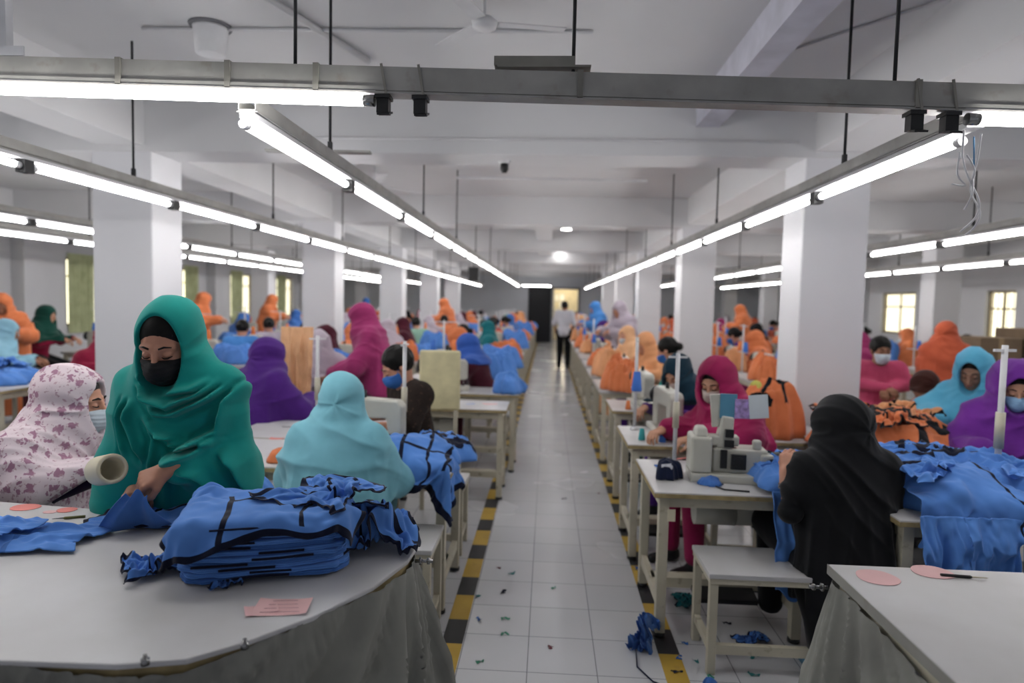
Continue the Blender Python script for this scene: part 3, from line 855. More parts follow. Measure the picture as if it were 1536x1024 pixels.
    # ---- dress or shirt
    if dress:
        zl = hip[2] - (.12 if pose == 'sit' else .5 if 'long' in opts else .12)
        def f_d(p):
            d = torso(p, .002 if hijab else .012)
            if 'long' in opts and pose == 'stand':
                d = smin(d, cone_sdf(p, [.1, .5, .9, 1.1], [0] * 4, [0] * 4, [.25, .2, .17, .12], [.2, .16, .13, .1], .12, 1.1), .05)
            elif pose == 'sit' and ('lap' in opts):
                d = smin(d, smin(cap(p, hj[0], kn[0], .105, .09), cap(p, hj[1], kn[1], .105, .09), .1), .08)
            d = smin(d, armsd(p, .006 if hijab else .016, .006 if hijab else .012, .97 if not short else .02), .05)
            if pose == 'stand' and 'long' not in opts: d = smax(d, -(p[:, 2] - (hip[2] - .1)), .01)
            f = fold_v(p, (0, 0), .008 * folds, 8, seed + 4) + .004 * crumple(p[:, 0] + p[:, 1], p[:, 2], 9, seed + 7)
            d = d - f
            d = smax(d, -cap(p, neck, hc, .062, .07), .008)
            return d
        link_mesh('dress' if 'shirt' not in opts else 'shirt', sdf_mesh('dress', [(f_d, lo, hi, res)]), root, dress)
    # ---- headscarf with its mantle
    if hijab:
        hz = hem if hem is not None else hip[2] + .25
        zn = neck[2]
        ox, oz = open_
        zs = [hz - .1, hz, hz + .35 * (zn - hz), zn - .13, zn - .06, zn + .0, zn + .04]
        rx = [flare * 1.02, flare, flare * .93, .205, .150, .100, .085]
        ry = [depth * 1.05, depth, depth * .96, .15, .13, .105, .09]
        def spn(z):
            t = np.clip((z - hip[2]) / max(.01, neck[2] - hip[2]), 0, 1.1); return (hip[0] + (neck[0] - hip[0]) * t, hip[1] + (neck[1] - hip[1]) * t)
        sx_ = [spn(z)[0] for z in zs]; sy_ = [spn(z)[1] + .01 for z in zs]
        def f_h(p):
            q = (p - hc) @ HQ
            d = ell(q, (0, -.024 - hood_back * .5, .030), (.094 + hoodw, .116 + hood_back + hoodw, .112 + hoodw * .5))
            d = smin(d, ell(q, (0, -.005, -.075), (.080 + hoodw, .095 + hoodw, .08)), .06)
            nk = neck + V3((0, .0, .03))
            d = smin(d, cap(p, hc + HM @ V3((0, -.03, -.06)), nk, .078, .092), .05)
            bd = cone_sdf(p, zs, sx_, sy_, rx, ry, hz, zn + .05)
            am = None
            for i_ in (0, 1):
                if free[i_] <= 0: a_ = cap(p, sh[i_], sh[i_] * .5 + els[i_] * .5, .062, .06)
                else: a_ = smin(cap(p, sh[i_], els[i_], .064 * armr, .060 * armr), cap(p, els[i_], els[i_] + (wrs[i_] - els[i_]) * free[i_], .060 * armr, .052 * armr), .03)
                am = a_ if am is None else np.minimum(am, a_)
            bd = smin(bd, smax(np.minimum(am, torso(p, .022)), hz - .03 - p[:, 2], .02), .07)
            if 'sleevedrop' in opts:
                for e in els:
                    bd = smin(bd, cap(p, e + V3((0, .03, -.0)), e + V3((0, .05, -.13)), .06, .075), .08)
            d0 = smin(d, bd, .07)
            dn = np.clip((p[:, 2] - (zn - .30)) / .3, 0, 1)
            near_neck = np.clip(1 - np.abs(p[:, 2] - (zn - .10)) / .34, 0, 1) ** .7
            hd = np.clip((p[:, 2] - zn - .02) / .08, 0, 1)
            f = fold_v(p, (neck[0], neck[1]), .040 * folds, 10, seed) * (1 - dn) * np.clip((zn - .1 - p[:, 2]) / .1, 0, 1)
            f = f + fold_s(p, .036 * folds, .085, seed + 2, *swag) * near_neck * (1 - hd * .75)
            # soft folds running back over the hood
            an_ = np.arctan2(q[:, 0], q[:, 2] + .02)
            f = f + hd * .012 * folds * ridged(an_ * 2.3, q[:, 1] * 7, 0, seed + 9) ** 1.5
            if curves is not None: f = f * .35 + curve_folds(p, curves)
            d0 = d0 - f
            if cut_back is not None: d0 = smax(d0, cut_back(p), .01)
            d0 = smax(d0, -ell(q, (0, .115, -.014 + (oz - .083) * .5), (ox, .118, oz)), .010)
            return d0
        lo2 = np.minimum(lo, [-.5, -.4, 0]); hi2 = np.maximum(hi, [.5, .5, 0]); lo2[2] = hz - .06; hi2[2] = hc[2] + .2
        link_mesh('headscarf', sdf_mesh('headscarf', [(f_h, lo2, hi2, res)], 1), root, hijab)
    root.scale = (root_s, root_s, root_s)
    return root
# ------------------------------------------------------------------ draped garment shapes: columns, rows, low corner, high corner, then x, y, z steps from point to point (0..999)
SIMS = {
'over_stack': (40, 24, (-0.2828, -0.1813, 0.0299), (0.3002, 0.1673, 0.1787), [
32,14,0,-6,-34,0,17,6,1,2,6,2,3,0,-6,-2,2,12,2,-16,-11,24,-1,25,
128,15,30,17,-9,45,32,44,39,37,72,47,46,49,70,55,52,38,38,1,-32,29,44,30,
0,84,102,124,116,39,-34,-42,-29,-37,-25,-25,-17,-7,60,8,9,38,47,74,10,51,7,-38,
19,14,14,7,-34,2,15,8,-6,-3,10,-1,-2,-5,3,8,2,2,-5,-1,-6,-4,14,17,
97,17,22,32,5,46,39,40,41,40,67,52,45,48,57,54,48,37,21,13,-2,45,25,28,
113,79,89,110,130,34,-36,-31,-23,-40,-21,-4,-2,-4,17,-8,-22,30,54,38,53,80,-10,5,
46,-9,1,18,-23,7,15,-16,8,4,-2,1,-3,6,-6,6,3,7,-5,-6,5,-5,-11,24,
55,32,27,32,17,41,45,44,44,45,55,60,48,48,49,44,52,46,32,-6,53,12,27,16,
147,110,109,117,132,6,-22,6,-35,-38,-19,6,12,-4,-15,-26,2,10,20,25,84,98,-1,26,
68,-8,-6,4,-6,5,5,-15,7,2,-3,-2,4,-5,7,-5,-7,10,4,-13,9,4,-8,9,
85,-10,20,20,40,34,51,42,46,46,58,63,47,47,42,49,51,40,36,11,35,34,7,19,
164,132,117,136,136,12,4,6,-33,-31,-15,10,7,-2,-26,-15,-9,12,-2,57,47,56,58,-30,
89,-5,-2,-5,-7,3,2,-2,-6,1,-6,-7,2,9,-11,-5,1,-5,8,10,-14,18,4,-3,
83,5,15,13,10,50,48,46,47,47,78,54,46,40,41,46,49,44,43,29,11,16,34,34,
196,118,108,140,166,50,10,-12,-4,-28,5,20,1,-31,-3,-19,-8,8,11,10,62,-14,42,17,
94,2,4,-1,-1,1,2,0,-6,-9,0,0,1,-6,-2,-8,-8,2,11,3,0,5,4,-10,
55,9,19,6,31,40,48,48,52,55,84,50,43,43,44,42,40,46,37,29,33,27,30,31,
242,101,105,134,140,68,2,17,-1,-1,8,-24,-3,28,-6,-22,16,6,-22,27,21,8,-49,66,
115,-6,4,7,4,0,4,-1,-5,-6,-1,-1,-2,2,-5,-4,-5,-2,1,6,1,-4,2,-9,
23,12,12,32,30,34,45,57,55,61,90,51,44,40,51,34,34,41,29,40,41,27,41,48,
266,101,103,128,119,89,-5,-7,17,0,0,29,9,-39,45,-27,-26,-6,69,18,-18,-45,-1,39,
139,-6,3,10,5,1,1,1,-4,-6,1,-2,0,2,-4,-6,-3,-1,-2,1,1,-5,-4,-3,
5,46,18,3,32,29,41,63,60,64,91,49,43,41,50,44,42,26,27,26,59,35,43,54,
271,71,100,177,87,113,41,-64,15,21,-33,50,12,-53,75,6,-18,-65,93,43,-36,-113,-1,128,
163,-6,5,12,3,2,0,3,-4,-4,0,-3,1,3,-5,-10,0,-2,0,-2,-3,-4,-4,-1,
22,46,14,-2,27,23,42,63,61,66,84,50,39,54,55,30,41,38,28,23,61,42,39,49,
239,77,106,186,81,125,61,-72,11,25,-13,54,-31,-25,51,-17,32,-42,67,72,-68,-142,7,133,
190,-7,2,12,7,3,0,3,-4,-4,0,-4,-1,7,-8,-11,-5,3,0,0,-12,-3,5,1,
37,48,21,-9,12,28,46,56,60,65,62,65,36,78,34,29,38,33,39,42,53,46,32,35,
264,48,96,181,114,81,33,-2,-13,24,54,-13,-18,34,-41,-33,-5,86,62,32,-164,-7,-25,84,
217,-5,1,11,8,3,1,1,-3,-3,-1,-6,1,6,-10,-8,-4,-2,-4,4,-10,0,1,-1,
42,45,19,-8,13,30,46,53,62,64,54,64,40,81,22,36,40,42,38,47,55,30,37,39,
289,44,92,167,109,77,30,-9,6,5,73,-50,23,23,-76,8,-20,73,40,28,-151,39,4,-10,
249,0,-3,6,8,3,1,0,-2,-3,-2,-4,1,2,-6,-9,-5,-4,-2,1,-2,0,-2,-2,
32,34,17,10,17,32,50,49,63,63,57,60,42,66,36,34,40,44,45,45,45,38,33,27,
340,69,87,114,106,75,8,21,0,-20,60,6,-20,-4,-41,30,-8,10,16,16,-53,30,-29,-87,
283,-3,-1,3,6,4,0,0,-1,-3,-3,-2,0,-2,-6,-7,-5,0,-3,-2,4,-1,-4,-1,
25,8,29,38,19,29,53,50,58,63,57,53,49,49,43,38,40,46,45,45,44,44,31,20,
384,116,74,54,109,68,-7,3,14,-23,49,24,-15,-27,15,-20,-7,-7,-1,9,16,13,-75,-99,
311,-2,-1,5,6,2,2,-1,-2,-4,-3,-3,-1,-2,-5,-7,-4,-1,-1,-1,-2,3,-5,-2,
21,18,35,34,15,45,49,49,54,58,55,51,47,47,41,39,42,46,45,43,52,49,37,13,
430,110,68,56,96,39,10,-15,21,-11,30,11,-16,-3,-5,-7,-3,-2,27,-28,-10,2,-52,-99,
335,-1,3,5,7,3,2,-1,-3,-5,-4,-3,-1,-2,-4,-7,-6,-2,0,2,-3,-3,-2,-3,
47,24,28,13,28,46,49,49,52,52,51,49,46,45,40,39,41,42,48,38,54,64,42,4,
431,95,83,107,72,26,-11,-5,19,8,7,6,1,-1,-44,9,21,26,4,-60,11,-47,-23,-109,
364,-1,4,5,7,5,1,-1,-4,-6,-5,-4,-1,-3,-3,-7,-6,-2,0,0,0,-6,-2,-3,
68,15,17,21,44,45,48,47,47,45,47,46,46,44,37,41,42,41,49,39,55,68,38,5,
450,106,102,103,33,15,1,3,5,6,8,20,8,-7,-53,3,11,38,1,-41,-8,-32,-67,-110,
395,-2,3,8,8,5,2,-2,-6,-7,-5,-5,0,-6,-3,-8,-5,-2,0,0,-1,-4,-1,-1,
84,6,17,33,45,51,46,45,41,39,43,44,42,46,33,41,45,49,44,46,50,52,30,20,
464,128,110,83,34,1,19,-4,-5,2,-4,-5,41,15,-75,0,6,8,35,-25,-27,-62,-88,-99,
423,-2,5,10,8,8,2,-5,-7,-9,-6,-3,-2,-7,-3,-8,-4,-3,0,0,0,-2,-1,0,
102,-3,18,40,50,52,42,42,37,35,40,42,45,43,31,41,42,58,41,50,45,37,26,27,
469,149,110,59,27,32,-38,38,-7,-10,-30,-3,29,71,-75,2,-7,-19,49,9,-69,-81,-97,-89,
451,-2,4,10,12,6,2,-5,-7,-9,-8,-3,-1,-6,-7,-6,-4,-3,0,0,1,-1,0,-3,
89,11,14,50,53,50,45,41,34,32,36,42,44,42,41,39,38,55,46,49,46,36,23,15,
499,141,110,68,5,-9,3,42,-16,-10,-34,4,28,53,-1,-12,-33,-45,38,16,-71,-77,-103,-101,
479,-1,3,10,12,6,-1,0,-8,-10,-8,-5,-1,-6,-4,-7,-6,-1,0,1,-1,0,-1,-2,
89,10,11,47,60,50,45,44,34,30,34,41,45,37,60,36,34,49,48,49,49,34,17,8,
544,120,108,68,-4,14,13,-18,-1,-5,-9,-1,20,-19,119,-25,-47,-77,12,15,-43,-89,-109,-110,
507,-2,4,9,13,4,1,0,-7,-11,-9,-5,-1,-5,-4,-7,-6,-1,0,0,0,0,-1,-3,
90,9,10,42,63,51,46,45,34,33,36,40,44,36,60,37,36,46,47,48,49,34,11,3,
558,118,107,70,2,-9,0,2,-7,-5,10,-19,-4,-8,132,-14,-44,-76,-12,9,-26,-95,-114,-111,
536,-2,2,9,12,4,1,1,-7,-10,-11,-5,0,-2,-6,-8,-5,-2,1,0,1,1,-2,-4,
94,6,8,36,69,46,45,51,33,33,40,39,44,44,47,39,41,45,45,49,49,30,17,2,
544,130,115,69,-2,-55,23,33,-29,-7,5,-19,-11,46,67,-26,-59,6,-23,0,-30,-102,-107,-111,
564,-1,1,7,11,2,1,4,-4,-10,-12,-4,1,-1,-8,-9,-5,-3,1,1,2,3,-3,-6,
98,2,8,29,67,45,45,59,32,29,47,36,45,48,41,42,45,41,47,49,51,38,-1,8,
538,127,116,82,-23,-30,10,57,-43,-17,-22,36,-18,32,29,-30,-53,51,-19,-12,-49,-87,-115,-108,
590,0,1,7,5,2,1,4,0,-5,-7,-4,-1,-3,-9,-11,-10,-1,0,3,3,5,-1,-6,
97,1,5,37,49,44,47,58,35,31,43,45,45,47,44,44,44,45,48,45,58,31,4,1,
544,112,109,60,14,-27,7,64,-35,-23,1,-2,15,8,13,-8,-11,11,-5,-36,-46,-104,-115,-110,
620,-3,-1,8,-2,1,0,4,6,1,-1,-3,-3,-4,-12,-14,-10,-3,1,2,3,5,1,-1,
84,1,2,54,27,47,48,54,42,32,39,52,47,47,47,48,47,46,47,40,62,21,18,1,
539,105,103,30,67,-21,-17,31,24,-42,16,2,0,10,10,14,6,-14,-14,-49,-28,-126,-110,-108,
645,-2,-4,-2,4,2,-3,4,11,6,3,-1,-2,-6,-15,-15,-13,-2,0,2,3,5,2,-1,
59,10,7,41,32,49,46,56,49,36,36,54,46,46,51,52,50,48,47,42,59,18,16,-7,
528,103,94,39,75,-2,-37,24,32,-26,-22,38,-17,17,-2,30,-4,4,-24,-55,-25,-128,-109,-105,
675,-5,-5,-5,1,-3,0,5,14,10,7,1,-2,-5,-19,-17,-12,-4,-1,1,5,4,4,4,
69,-9,7,42,25,44,50,58,45,38,43,58,38,50,56,55,53,51,47,56,37,22,7,2,
499,117,94,31,85,-17,0,-11,63,-48,8,36,-39,32,-46,37,30,-37,21,-11,-82,-117,-110,-113,
703,-7,-5,-6,-1,-4,-8,13,15,15,9,2,-2,-5,-20,-19,-14,-6,1,2,4,5,4,3,
60,-13,13,40,26,40,46,59,45,43,41,61,36,53,59,58,54,54,48,61,24,26,4,3,
485,127,87,31,77,12,22,-47,58,-51,40,-2,-9,31,-62,40,41,-69,38,8,-97,-112,-111,-124,
730,-6,-6,-7,-1,-8,-6,10,19,18,12,1,-1,-7,-16,-21,-17,-7,1,3,2,6,4,2,
45,0,20,30,24,40,47,57,44,46,41,52,45,51,61,61,57,54,44,56,48,19,-3,-8,
504,103,77,48,71,48,-40,37,-32,-15,53,-40,22,4,-3,27,21,-66,6,15,-69,-117,-112,-131,
757,-5,-6,-8,-2,-6,-5,9,15,17,17,2,-1,-9,-11,-21,-22,-6,0,4,1,7,3,3,
30,21,26,16,22,43,48,55,47,44,40,50,44,51,60,64,61,49,41,52,73,14,-2,-15,
526,78,70,73,70,-4,-7,67,-30,14,10,-34,-8,-23,62,14,18,-76,-27,6,-17,-121,-115,-138,
783,-3,-6,-7,-4,-7,-5,6,14,19,17,5,0,-8,-10,-22,-22,-7,-5,4,6,6,4,3,
24,24,26,26,17,48,49,55,40,45,39,46,45,51,59,63,63,52,38,50,71,11,4,-7,
550,83,66,38,74,7,-19,34,38,-2,-1,-52,-4,-14,60,14,36,-91,28,0,-53,-125,-116,-141,
812,-3,-7,-7,-5,-8,-1,-1,15,18,16,10,1,-6,-10,-22,-21,-9,-5,3,6,6,4,2,
34,3,28,41,30,41,42,56,43,28,44,46,48,52,56,60,66,53,39,45,66,16,13,-5,
563,126,59,-35,96,52,-64,37,11,-38,6,16,-16,16,16,46,26,-86,22,-5,-43,-132,-110,-141,
833,6,-7,-6,-8,-7,1,-1,10,17,19,8,1,-6,-13,-20,-17,-6,-6,-5,12,5,3,1,
40,5,30,42,27,48,40,56,39,37,28,43,46,56,59,60,64,52,44,41,58,19,14,10,
595,126,62,-49,86,42,-60,8,56,-23,-44,11,0,37,-33,22,50,-39,-22,-17,-5,-125,-105,-129,
850,-2,14,-7,-6,-6,-3,5,7,19,14,6,1,-7,-13,-16,-14,-4,-5,-2,5,1,0,1,
68,13,15,33,38,45,45,39,42,25,30,40,47,58,61,64,65,48,46,43,47,16,22,20,
580,132,80,33,15,7,7,-38,-8,50,-62,-4,19,16,39,-51,41,12,-5,-27,-51,-102,-94,-108,
851,23,11,4,-9,-5,-3,0,11,16,9,3,-1,-6,-4,-14,-15,1,-1,0,-4,-8,-2,4,
94,-3,33,28,42,42,42,41,25,12,34,43,46,57,63,67,66,46,46,45,40,30,28,18,
541,114,74,74,28,37,5,-39,-43,-10,-51,-3,0,24,88,-3,-40,29,-13,-15,-40,-61,-73,-102,
874,25,10,-1,-5,3,-5,1,5,5,4,3,-1,5,-3,-13,-4,-1,-2,1,-5,-13,1,2,
83,34,30,38,42,36,45,-1,16,19,41,44,46,58,68,63,61,52,46,46,43,14,39,26,
467,126,75,61,54,62,22,-66,-72,-59,-44,-9,0,45,91,14,6,-5,-24,-2,-18,-69,-26,-87,
903,10,0,1,5,-4,9,-3,3,6,-1,-2,2,-1,-4,-3,-3,-3,2,2,-9,-8,-19,6,
108,43,37,43,31,28,34,36,13,0,11,40,45,58,68,61,59,48,48,45,41,26,15,27,
420,92,62,58,68,51,34,5,-55,-68,-121,-33,-3,37,69,35,9,-14,-2,-3,-16,-34,-51,-45,
912,6,-4,19,-3,12,3,2,-5,3,5,-1,2,-1,-5,-10,-11,-6,5,11,-10,-7,-16,-12,
140,45,37,32,31,17,40,38,32,-11,-9,30,42,56,72,60,55,48,49,43,34,21,25,33,
343,77,59,70,61,89,18,19,-15,-55,-162,7,6,31,-7,5,-6,-12,-4,12,-7,-8,-58,-59,
912,11,4,9,15,16,4,-7,4,2,5,-2,-2,-3,0,-20,-15,-2,-7,-1,14,5,-13,-18,
175,37,36,39,11,20,38,28,22,14,-26,20,41,56,80,53,56,50,44,42,30,38,27,18,
261,69,70,71,84,78,46,-17,-6,-26,-77,-46,-14,-14,-9,-28,-12,-8,-23,4,37,25,-52,-78,
914,9,5,20,17,21,10,-6,1,7,0,-16,1,6,-16,-18,-19,0,-11,-5,24,11,-4,-19,
206,36,36,36,13,17,25,27,-9,12,25,-14,42,47,72,61,61,49,43,44,21,39,35,13,
178,67,69,79,85,76,88,15,-50,3,-18,-33,-35,-58,-86,-36,-27,-5,-41,-7,78,31,-29,-83,
]),
'slump': (34, 36, (0.0199, -0.2264, -0.142), (0.2765, 0.079, 0.1019), [
32,37,27,-29,-15,-46,2,12,26,24,12,10,-9,-2,51,76,29,57,35,49,-5,-17,25,1,36,30,-22,7,24,40,-26,-2,23,11,16,0,
258,18,33,21,30,10,27,26,36,12,28,42,60,61,21,8,16,2,20,30,14,1,3,26,22,3,24,26,39,11,11,18,2,18,-5,8,
983,-1,-29,-11,-18,-1,-33,-33,27,-2,-35,-16,20,18,2,-8,-37,-16,-4,-4,-36,-49,-47,-59,-43,-24,-3,-41,18,2,-24,-32,-44,18,38,41,
63,-22,4,-5,9,-14,8,11,21,16,17,13,13,14,27,40,47,34,33,45,31,-26,-13,48,19,27,-6,-7,11,36,5,14,26,17,-12,19,
241,21,13,22,14,32,33,25,28,32,29,35,39,43,33,25,9,19,4,33,27,-14,2,35,20,14,36,35,3,14,22,19,13,19,9,-1,
977,-19,-35,-28,9,-36,-10,16,-12,0,5,0,-16,-11,-9,5,-9,-42,-17,0,-20,-46,-54,-22,-57,-58,16,2,-44,-1,-18,6,-31,-22,40,32,
69,-10,-22,16,-1,15,20,-6,15,14,12,22,23,20,23,16,51,55,21,27,30,-2,-17,13,64,1,11,-12,13,11,24,19,30,25,-4,-12,
265,-24,12,14,28,31,32,32,40,17,35,32,29,31,37,33,10,12,5,34,22,16,-24,46,25,25,25,25,11,5,20,30,7,12,9,-2,
939,-16,-43,-22,-22,39,-20,14,9,-43,-14,13,24,17,-22,-47,-15,9,-26,-15,-43,-40,-41,-39,-13,-44,-36,36,-36,-48,-6,-7,22,-30,36,49,
89,-7,-4,5,7,-5,11,25,8,15,10,13,19,24,27,17,28,58,37,24,35,15,-9,-15,10,45,8,3,7,16,28,20,29,8,21,-2,
264,-14,3,27,34,33,34,14,35,27,21,22,14,27,37,29,28,-3,19,41,18,14,10,25,10,27,38,20,29,-2,8,39,3,-13,15,-2,
916,-18,-51,6,-15,42,1,-32,0,12,-43,-9,46,19,-26,-59,-6,-2,-6,-23,-24,-47,-44,-44,-39,-4,-14,6,-13,-42,-43,-27,14,25,8,35,
88,21,4,1,1,-3,28,17,7,4,25,13,2,28,24,34,4,37,43,16,29,42,4,-43,22,9,53,-11,12,18,39,18,18,17,10,20,
286,-7,-1,36,38,25,32,4,8,30,30,13,24,-4,32,42,29,26,12,15,17,3,18,28,17,27,38,33,10,5,9,20,18,-14,-6,3,
890,7,-53,2,29,41,-25,-30,-28,7,-3,-37,20,42,-24,-50,-44,-22,2,-16,-18,-22,-43,-20,-33,-47,11,-18,-1,-15,-56,-25,-26,17,29,30,
99,-8,19,24,-12,25,36,8,-8,1,35,20,-8,32,-7,41,49,23,27,22,24,-19,-11,-4,27,35,16,30,-7,2,49,30,18,33,7,23,
321,-11,12,14,27,17,13,8,10,22,19,15,34,12,27,29,16,18,15,12,17,9,27,19,29,29,38,21,21,14,-2,12,8,5,-26,-12,
914,-5,-18,-7,-2,19,3,-27,-35,-34,-8,-2,-24,20,-26,-30,8,-31,-5,-27,9,-39,-25,-45,-22,-22,-31,-12,-17,-19,-20,-33,-33,-7,35,32,
118,-1,1,26,10,-3,21,34,7,13,14,12,25,9,22,25,34,38,27,11,20,-12,-5,4,-14,19,33,0,10,39,-1,16,37,39,16,7,
312,20,29,5,-12,12,12,-3,12,27,11,37,11,18,34,39,15,-10,17,5,29,13,31,25,26,22,36,29,21,14,1,-1,8,3,-36,-3,
898,35,6,-22,-32,-24,-3,-17,-18,1,-46,-21,29,-39,-21,-31,2,29,-17,-28,-19,-42,-12,-21,-19,-38,-18,-29,-26,15,-43,-33,-36,-29,35,6,
165,-14,5,26,8,-12,-10,13,35,36,30,1,15,28,20,21,13,44,-8,23,34,20,-21,-9,7,-22,29,37,7,20,24,-32,43,36,31,-18,
323,0,20,13,9,-11,6,16,17,11,21,17,24,17,21,33,9,1,23,21,12,17,30,28,27,21,36,16,25,12,4,-7,-1,-1,-12,4,
907,21,-16,-10,-34,-35,-26,-20,7,12,-13,-38,1,15,-36,-24,-40,9,-17,-13,-14,-20,-20,-25,-10,-46,-17,-15,-4,-24,-39,-32,-42,-35,19,13,
197,-20,-15,22,32,-13,-3,3,16,27,38,31,16,25,23,11,23,17,22,-13,11,42,4,-6,-21,4,1,23,33,25,-7,23,21,22,34,11,
308,7,11,12,11,6,-11,5,30,30,-3,19,24,21,25,15,8,6,31,16,18,7,32,33,22,24,35,31,9,8,5,3,-20,-6,-3,-9,
896,-21,-25,-2,-5,-36,-31,-23,-2,4,9,12,-24,0,9,-47,-31,-31,-9,-36,-27,1,-9,-8,-28,-32,-32,-11,-5,-15,-32,-25,-41,-41,-21,24,
211,17,-20,4,2,17,2,9,11,19,14,43,32,24,25,25,16,11,14,10,5,18,19,-15,-12,-7,14,23,0,18,34,-14,34,41,12,13,
297,27,-6,-6,13,18,19,17,-13,25,33,-5,18,25,30,21,-13,22,22,-7,12,13,37,30,34,32,22,25,19,7,-2,-3,-11,-5,-3,15,
887,-5,-25,-27,-22,7,-19,-23,-25,-17,-14,24,16,-16,-3,4,-38,-21,-21,-39,-40,-37,-11,-13,-15,-1,-26,-13,-33,-26,4,-39,-32,-20,-45,-17,
262,11,7,-1,-23,10,34,3,-13,2,22,10,42,39,35,40,26,1,8,34,21,-4,-29,4,0,-8,4,-4,24,-4,39,-1,12,33,38,17,
284,29,16,-14,13,22,4,17,-2,14,18,26,11,9,26,21,19,1,23,19,14,-2,25,44,41,14,11,12,12,-2,4,7,-6,2,-3,12,
858,-28,-12,-17,-24,12,43,3,-59,-27,-27,-24,18,24,9,0,-22,-47,-1,8,-34,-62,-7,16,-2,-48,-72,-37,-18,-34,-5,-27,-44,-32,-7,-15,
310,0,-28,20,14,-6,20,12,-26,-11,10,20,36,41,48,48,29,8,6,24,37,-6,-23,-21,0,-1,2,20,0,-5,11,41,8,8,30,24,
271,16,24,7,13,20,4,8,5,-11,26,27,15,10,15,18,27,27,-1,30,9,20,28,39,37,-10,9,22,1,-2,4,20,-8,-12,5,13,
863,-20,16,-19,-53,13,41,15,-49,-57,-35,-22,-12,28,26,5,-16,-16,-41,-1,12,-53,-17,41,-9,-84,-102,-9,-33,-33,-30,0,-42,-28,-28,27,
366,-8,-11,-9,-5,1,5,26,-20,-22,13,20,33,12,43,88,33,15,3,8,20,27,-28,-7,-7,-3,-12,-4,35,-18,0,27,42,20,11,18,
275,3,36,9,14,-6,8,16,12,2,11,25,6,39,17,-11,22,33,18,11,18,20,36,41,25,12,-19,1,17,-8,12,13,6,-14,3,26,
856,27,-9,-4,-13,-21,-15,4,-18,-34,-7,-24,-52,-18,41,8,18,-22,-31,-55,-12,28,-1,24,-22,-93,-99,-39,-21,-45,-25,-1,-5,-27,-31,-2,
355,4,38,-4,-21,-8,-24,18,3,-33,24,25,38,15,26,62,45,14,28,25,0,26,-10,-3,-6,-10,-22,-28,23,22,2,-3,46,33,3,29,
227,47,33,23,7,-17,-9,22,21,-6,25,27,11,33,35,-4,2,17,20,17,19,33,31,38,37,4,-25,-17,20,19,-4,21,-17,-8,20,13,
836,5,15,-14,-3,-13,-4,-7,-24,-22,0,-14,-50,-39,34,2,-6,-15,-9,-37,-39,20,31,5,-25,-96,-100,-42,-21,-13,-40,-23,14,-18,-38,14,
405,1,-10,3,-24,-28,-23,2,36,-17,12,20,40,34,30,29,28,36,28,37,29,-20,-24,24,-7,10,-34,-20,-3,3,31,1,36,30,23,11,
235,16,15,23,-9,1,9,28,10,16,23,4,28,32,23,27,11,2,12,12,14,24,27,41,35,5,-26,-12,24,15,11,12,-5,-9,9,12,
866,-26,-25,-9,-19,-2,-4,-5,3,-2,-43,-31,-3,16,-28,-31,-40,-37,0,16,-6,-25,-5,4,-13,-73,-78,-40,-22,-15,-14,-30,-9,-5,-4,-35,
451,13,-8,-22,-29,-24,-24,-6,-5,25,20,3,32,45,29,23,50,27,26,18,18,-19,-17,-4,30,16,-24,-9,-3,-17,16,28,6,42,21,18,
233,23,5,5,6,-5,18,19,24,20,24,-13,35,21,18,21,16,-9,6,19,11,22,33,44,21,10,-7,19,9,9,0,8,9,-12,-2,23,
838,4,-30,-27,-7,-20,1,-3,-13,17,-20,-44,-13,48,-47,-61,-22,-36,-18,41,-24,-42,-27,10,-9,-51,-53,-19,-33,-34,-27,-12,-31,-4,14,7,
496,11,1,-34,-47,-15,-15,-2,-14,13,21,19,28,37,41,13,38,31,31,26,22,-14,-21,2,-36,22,46,-3,-46,-15,-10,20,12,43,25,17,
226,22,26,-17,-21,14,30,22,2,27,24,23,10,22,20,-3,17,8,8,12,23,20,18,48,1,18,11,19,9,-12,3,-8,16,5,5,-3,
861,-32,-26,-9,-23,-31,6,18,-34,-8,27,-26,-45,15,-12,-68,-35,24,-23,-13,8,-55,-35,-18,-13,-34,-25,-35,-26,-23,-14,-21,-32,-1,-29,34,
521,0,7,-23,-44,-13,-18,-2,-2,-4,17,31,21,24,49,22,10,30,33,38,30,-4,-25,-9,-39,-8,48,18,-49,-32,-4,-9,52,35,31,1,
201,19,25,13,-35,14,31,19,23,11,23,26,10,19,3,35,-16,4,14,13,18,29,14,45,1,17,13,6,5,1,-3,3,12,-6,2,17,
850,-30,-19,-20,-2,-32,-10,12,-1,-31,-2,19,-42,-38,19,-37,-45,-4,9,-16,-27,-42,-44,-25,-16,-34,-28,-32,-11,1,-27,-33,-29,10,-22,-14,
546,-27,1,10,-22,-22,-15,-8,4,2,11,24,13,28,48,31,10,-3,30,4,27,27,-11,-36,26,-18,-21,33,-25,-23,22,-4,2,34,39,10,
195,-2,25,21,6,-14,21,15,29,26,16,10,12,12,14,29,4,-8,15,9,30,-3,25,30,18,14,8,-1,-4,3,22,-7,1,-2,6,2,
822,-14,-22,-10,-24,17,-23,-19,12,-22,-36,43,-36,-58,25,16,-47,-26,-22,-31,-15,-36,-43,-34,-24,-34,-12,-24,-22,-20,-17,-26,-28,-7,24,-40,
582,-29,-7,13,-10,-30,-29,-1,4,-19,25,29,18,31,30,50,3,-26,31,21,-7,-1,7,-11,20,-9,-33,8,34,-12,13,9,3,10,47,-3,
171,-8,24,26,12,-9,-13,21,38,24,9,11,22,11,22,17,10,-1,16,13,32,24,-15,15,20,12,5,1,-4,-3,15,-1,-2,19,-12,-6,
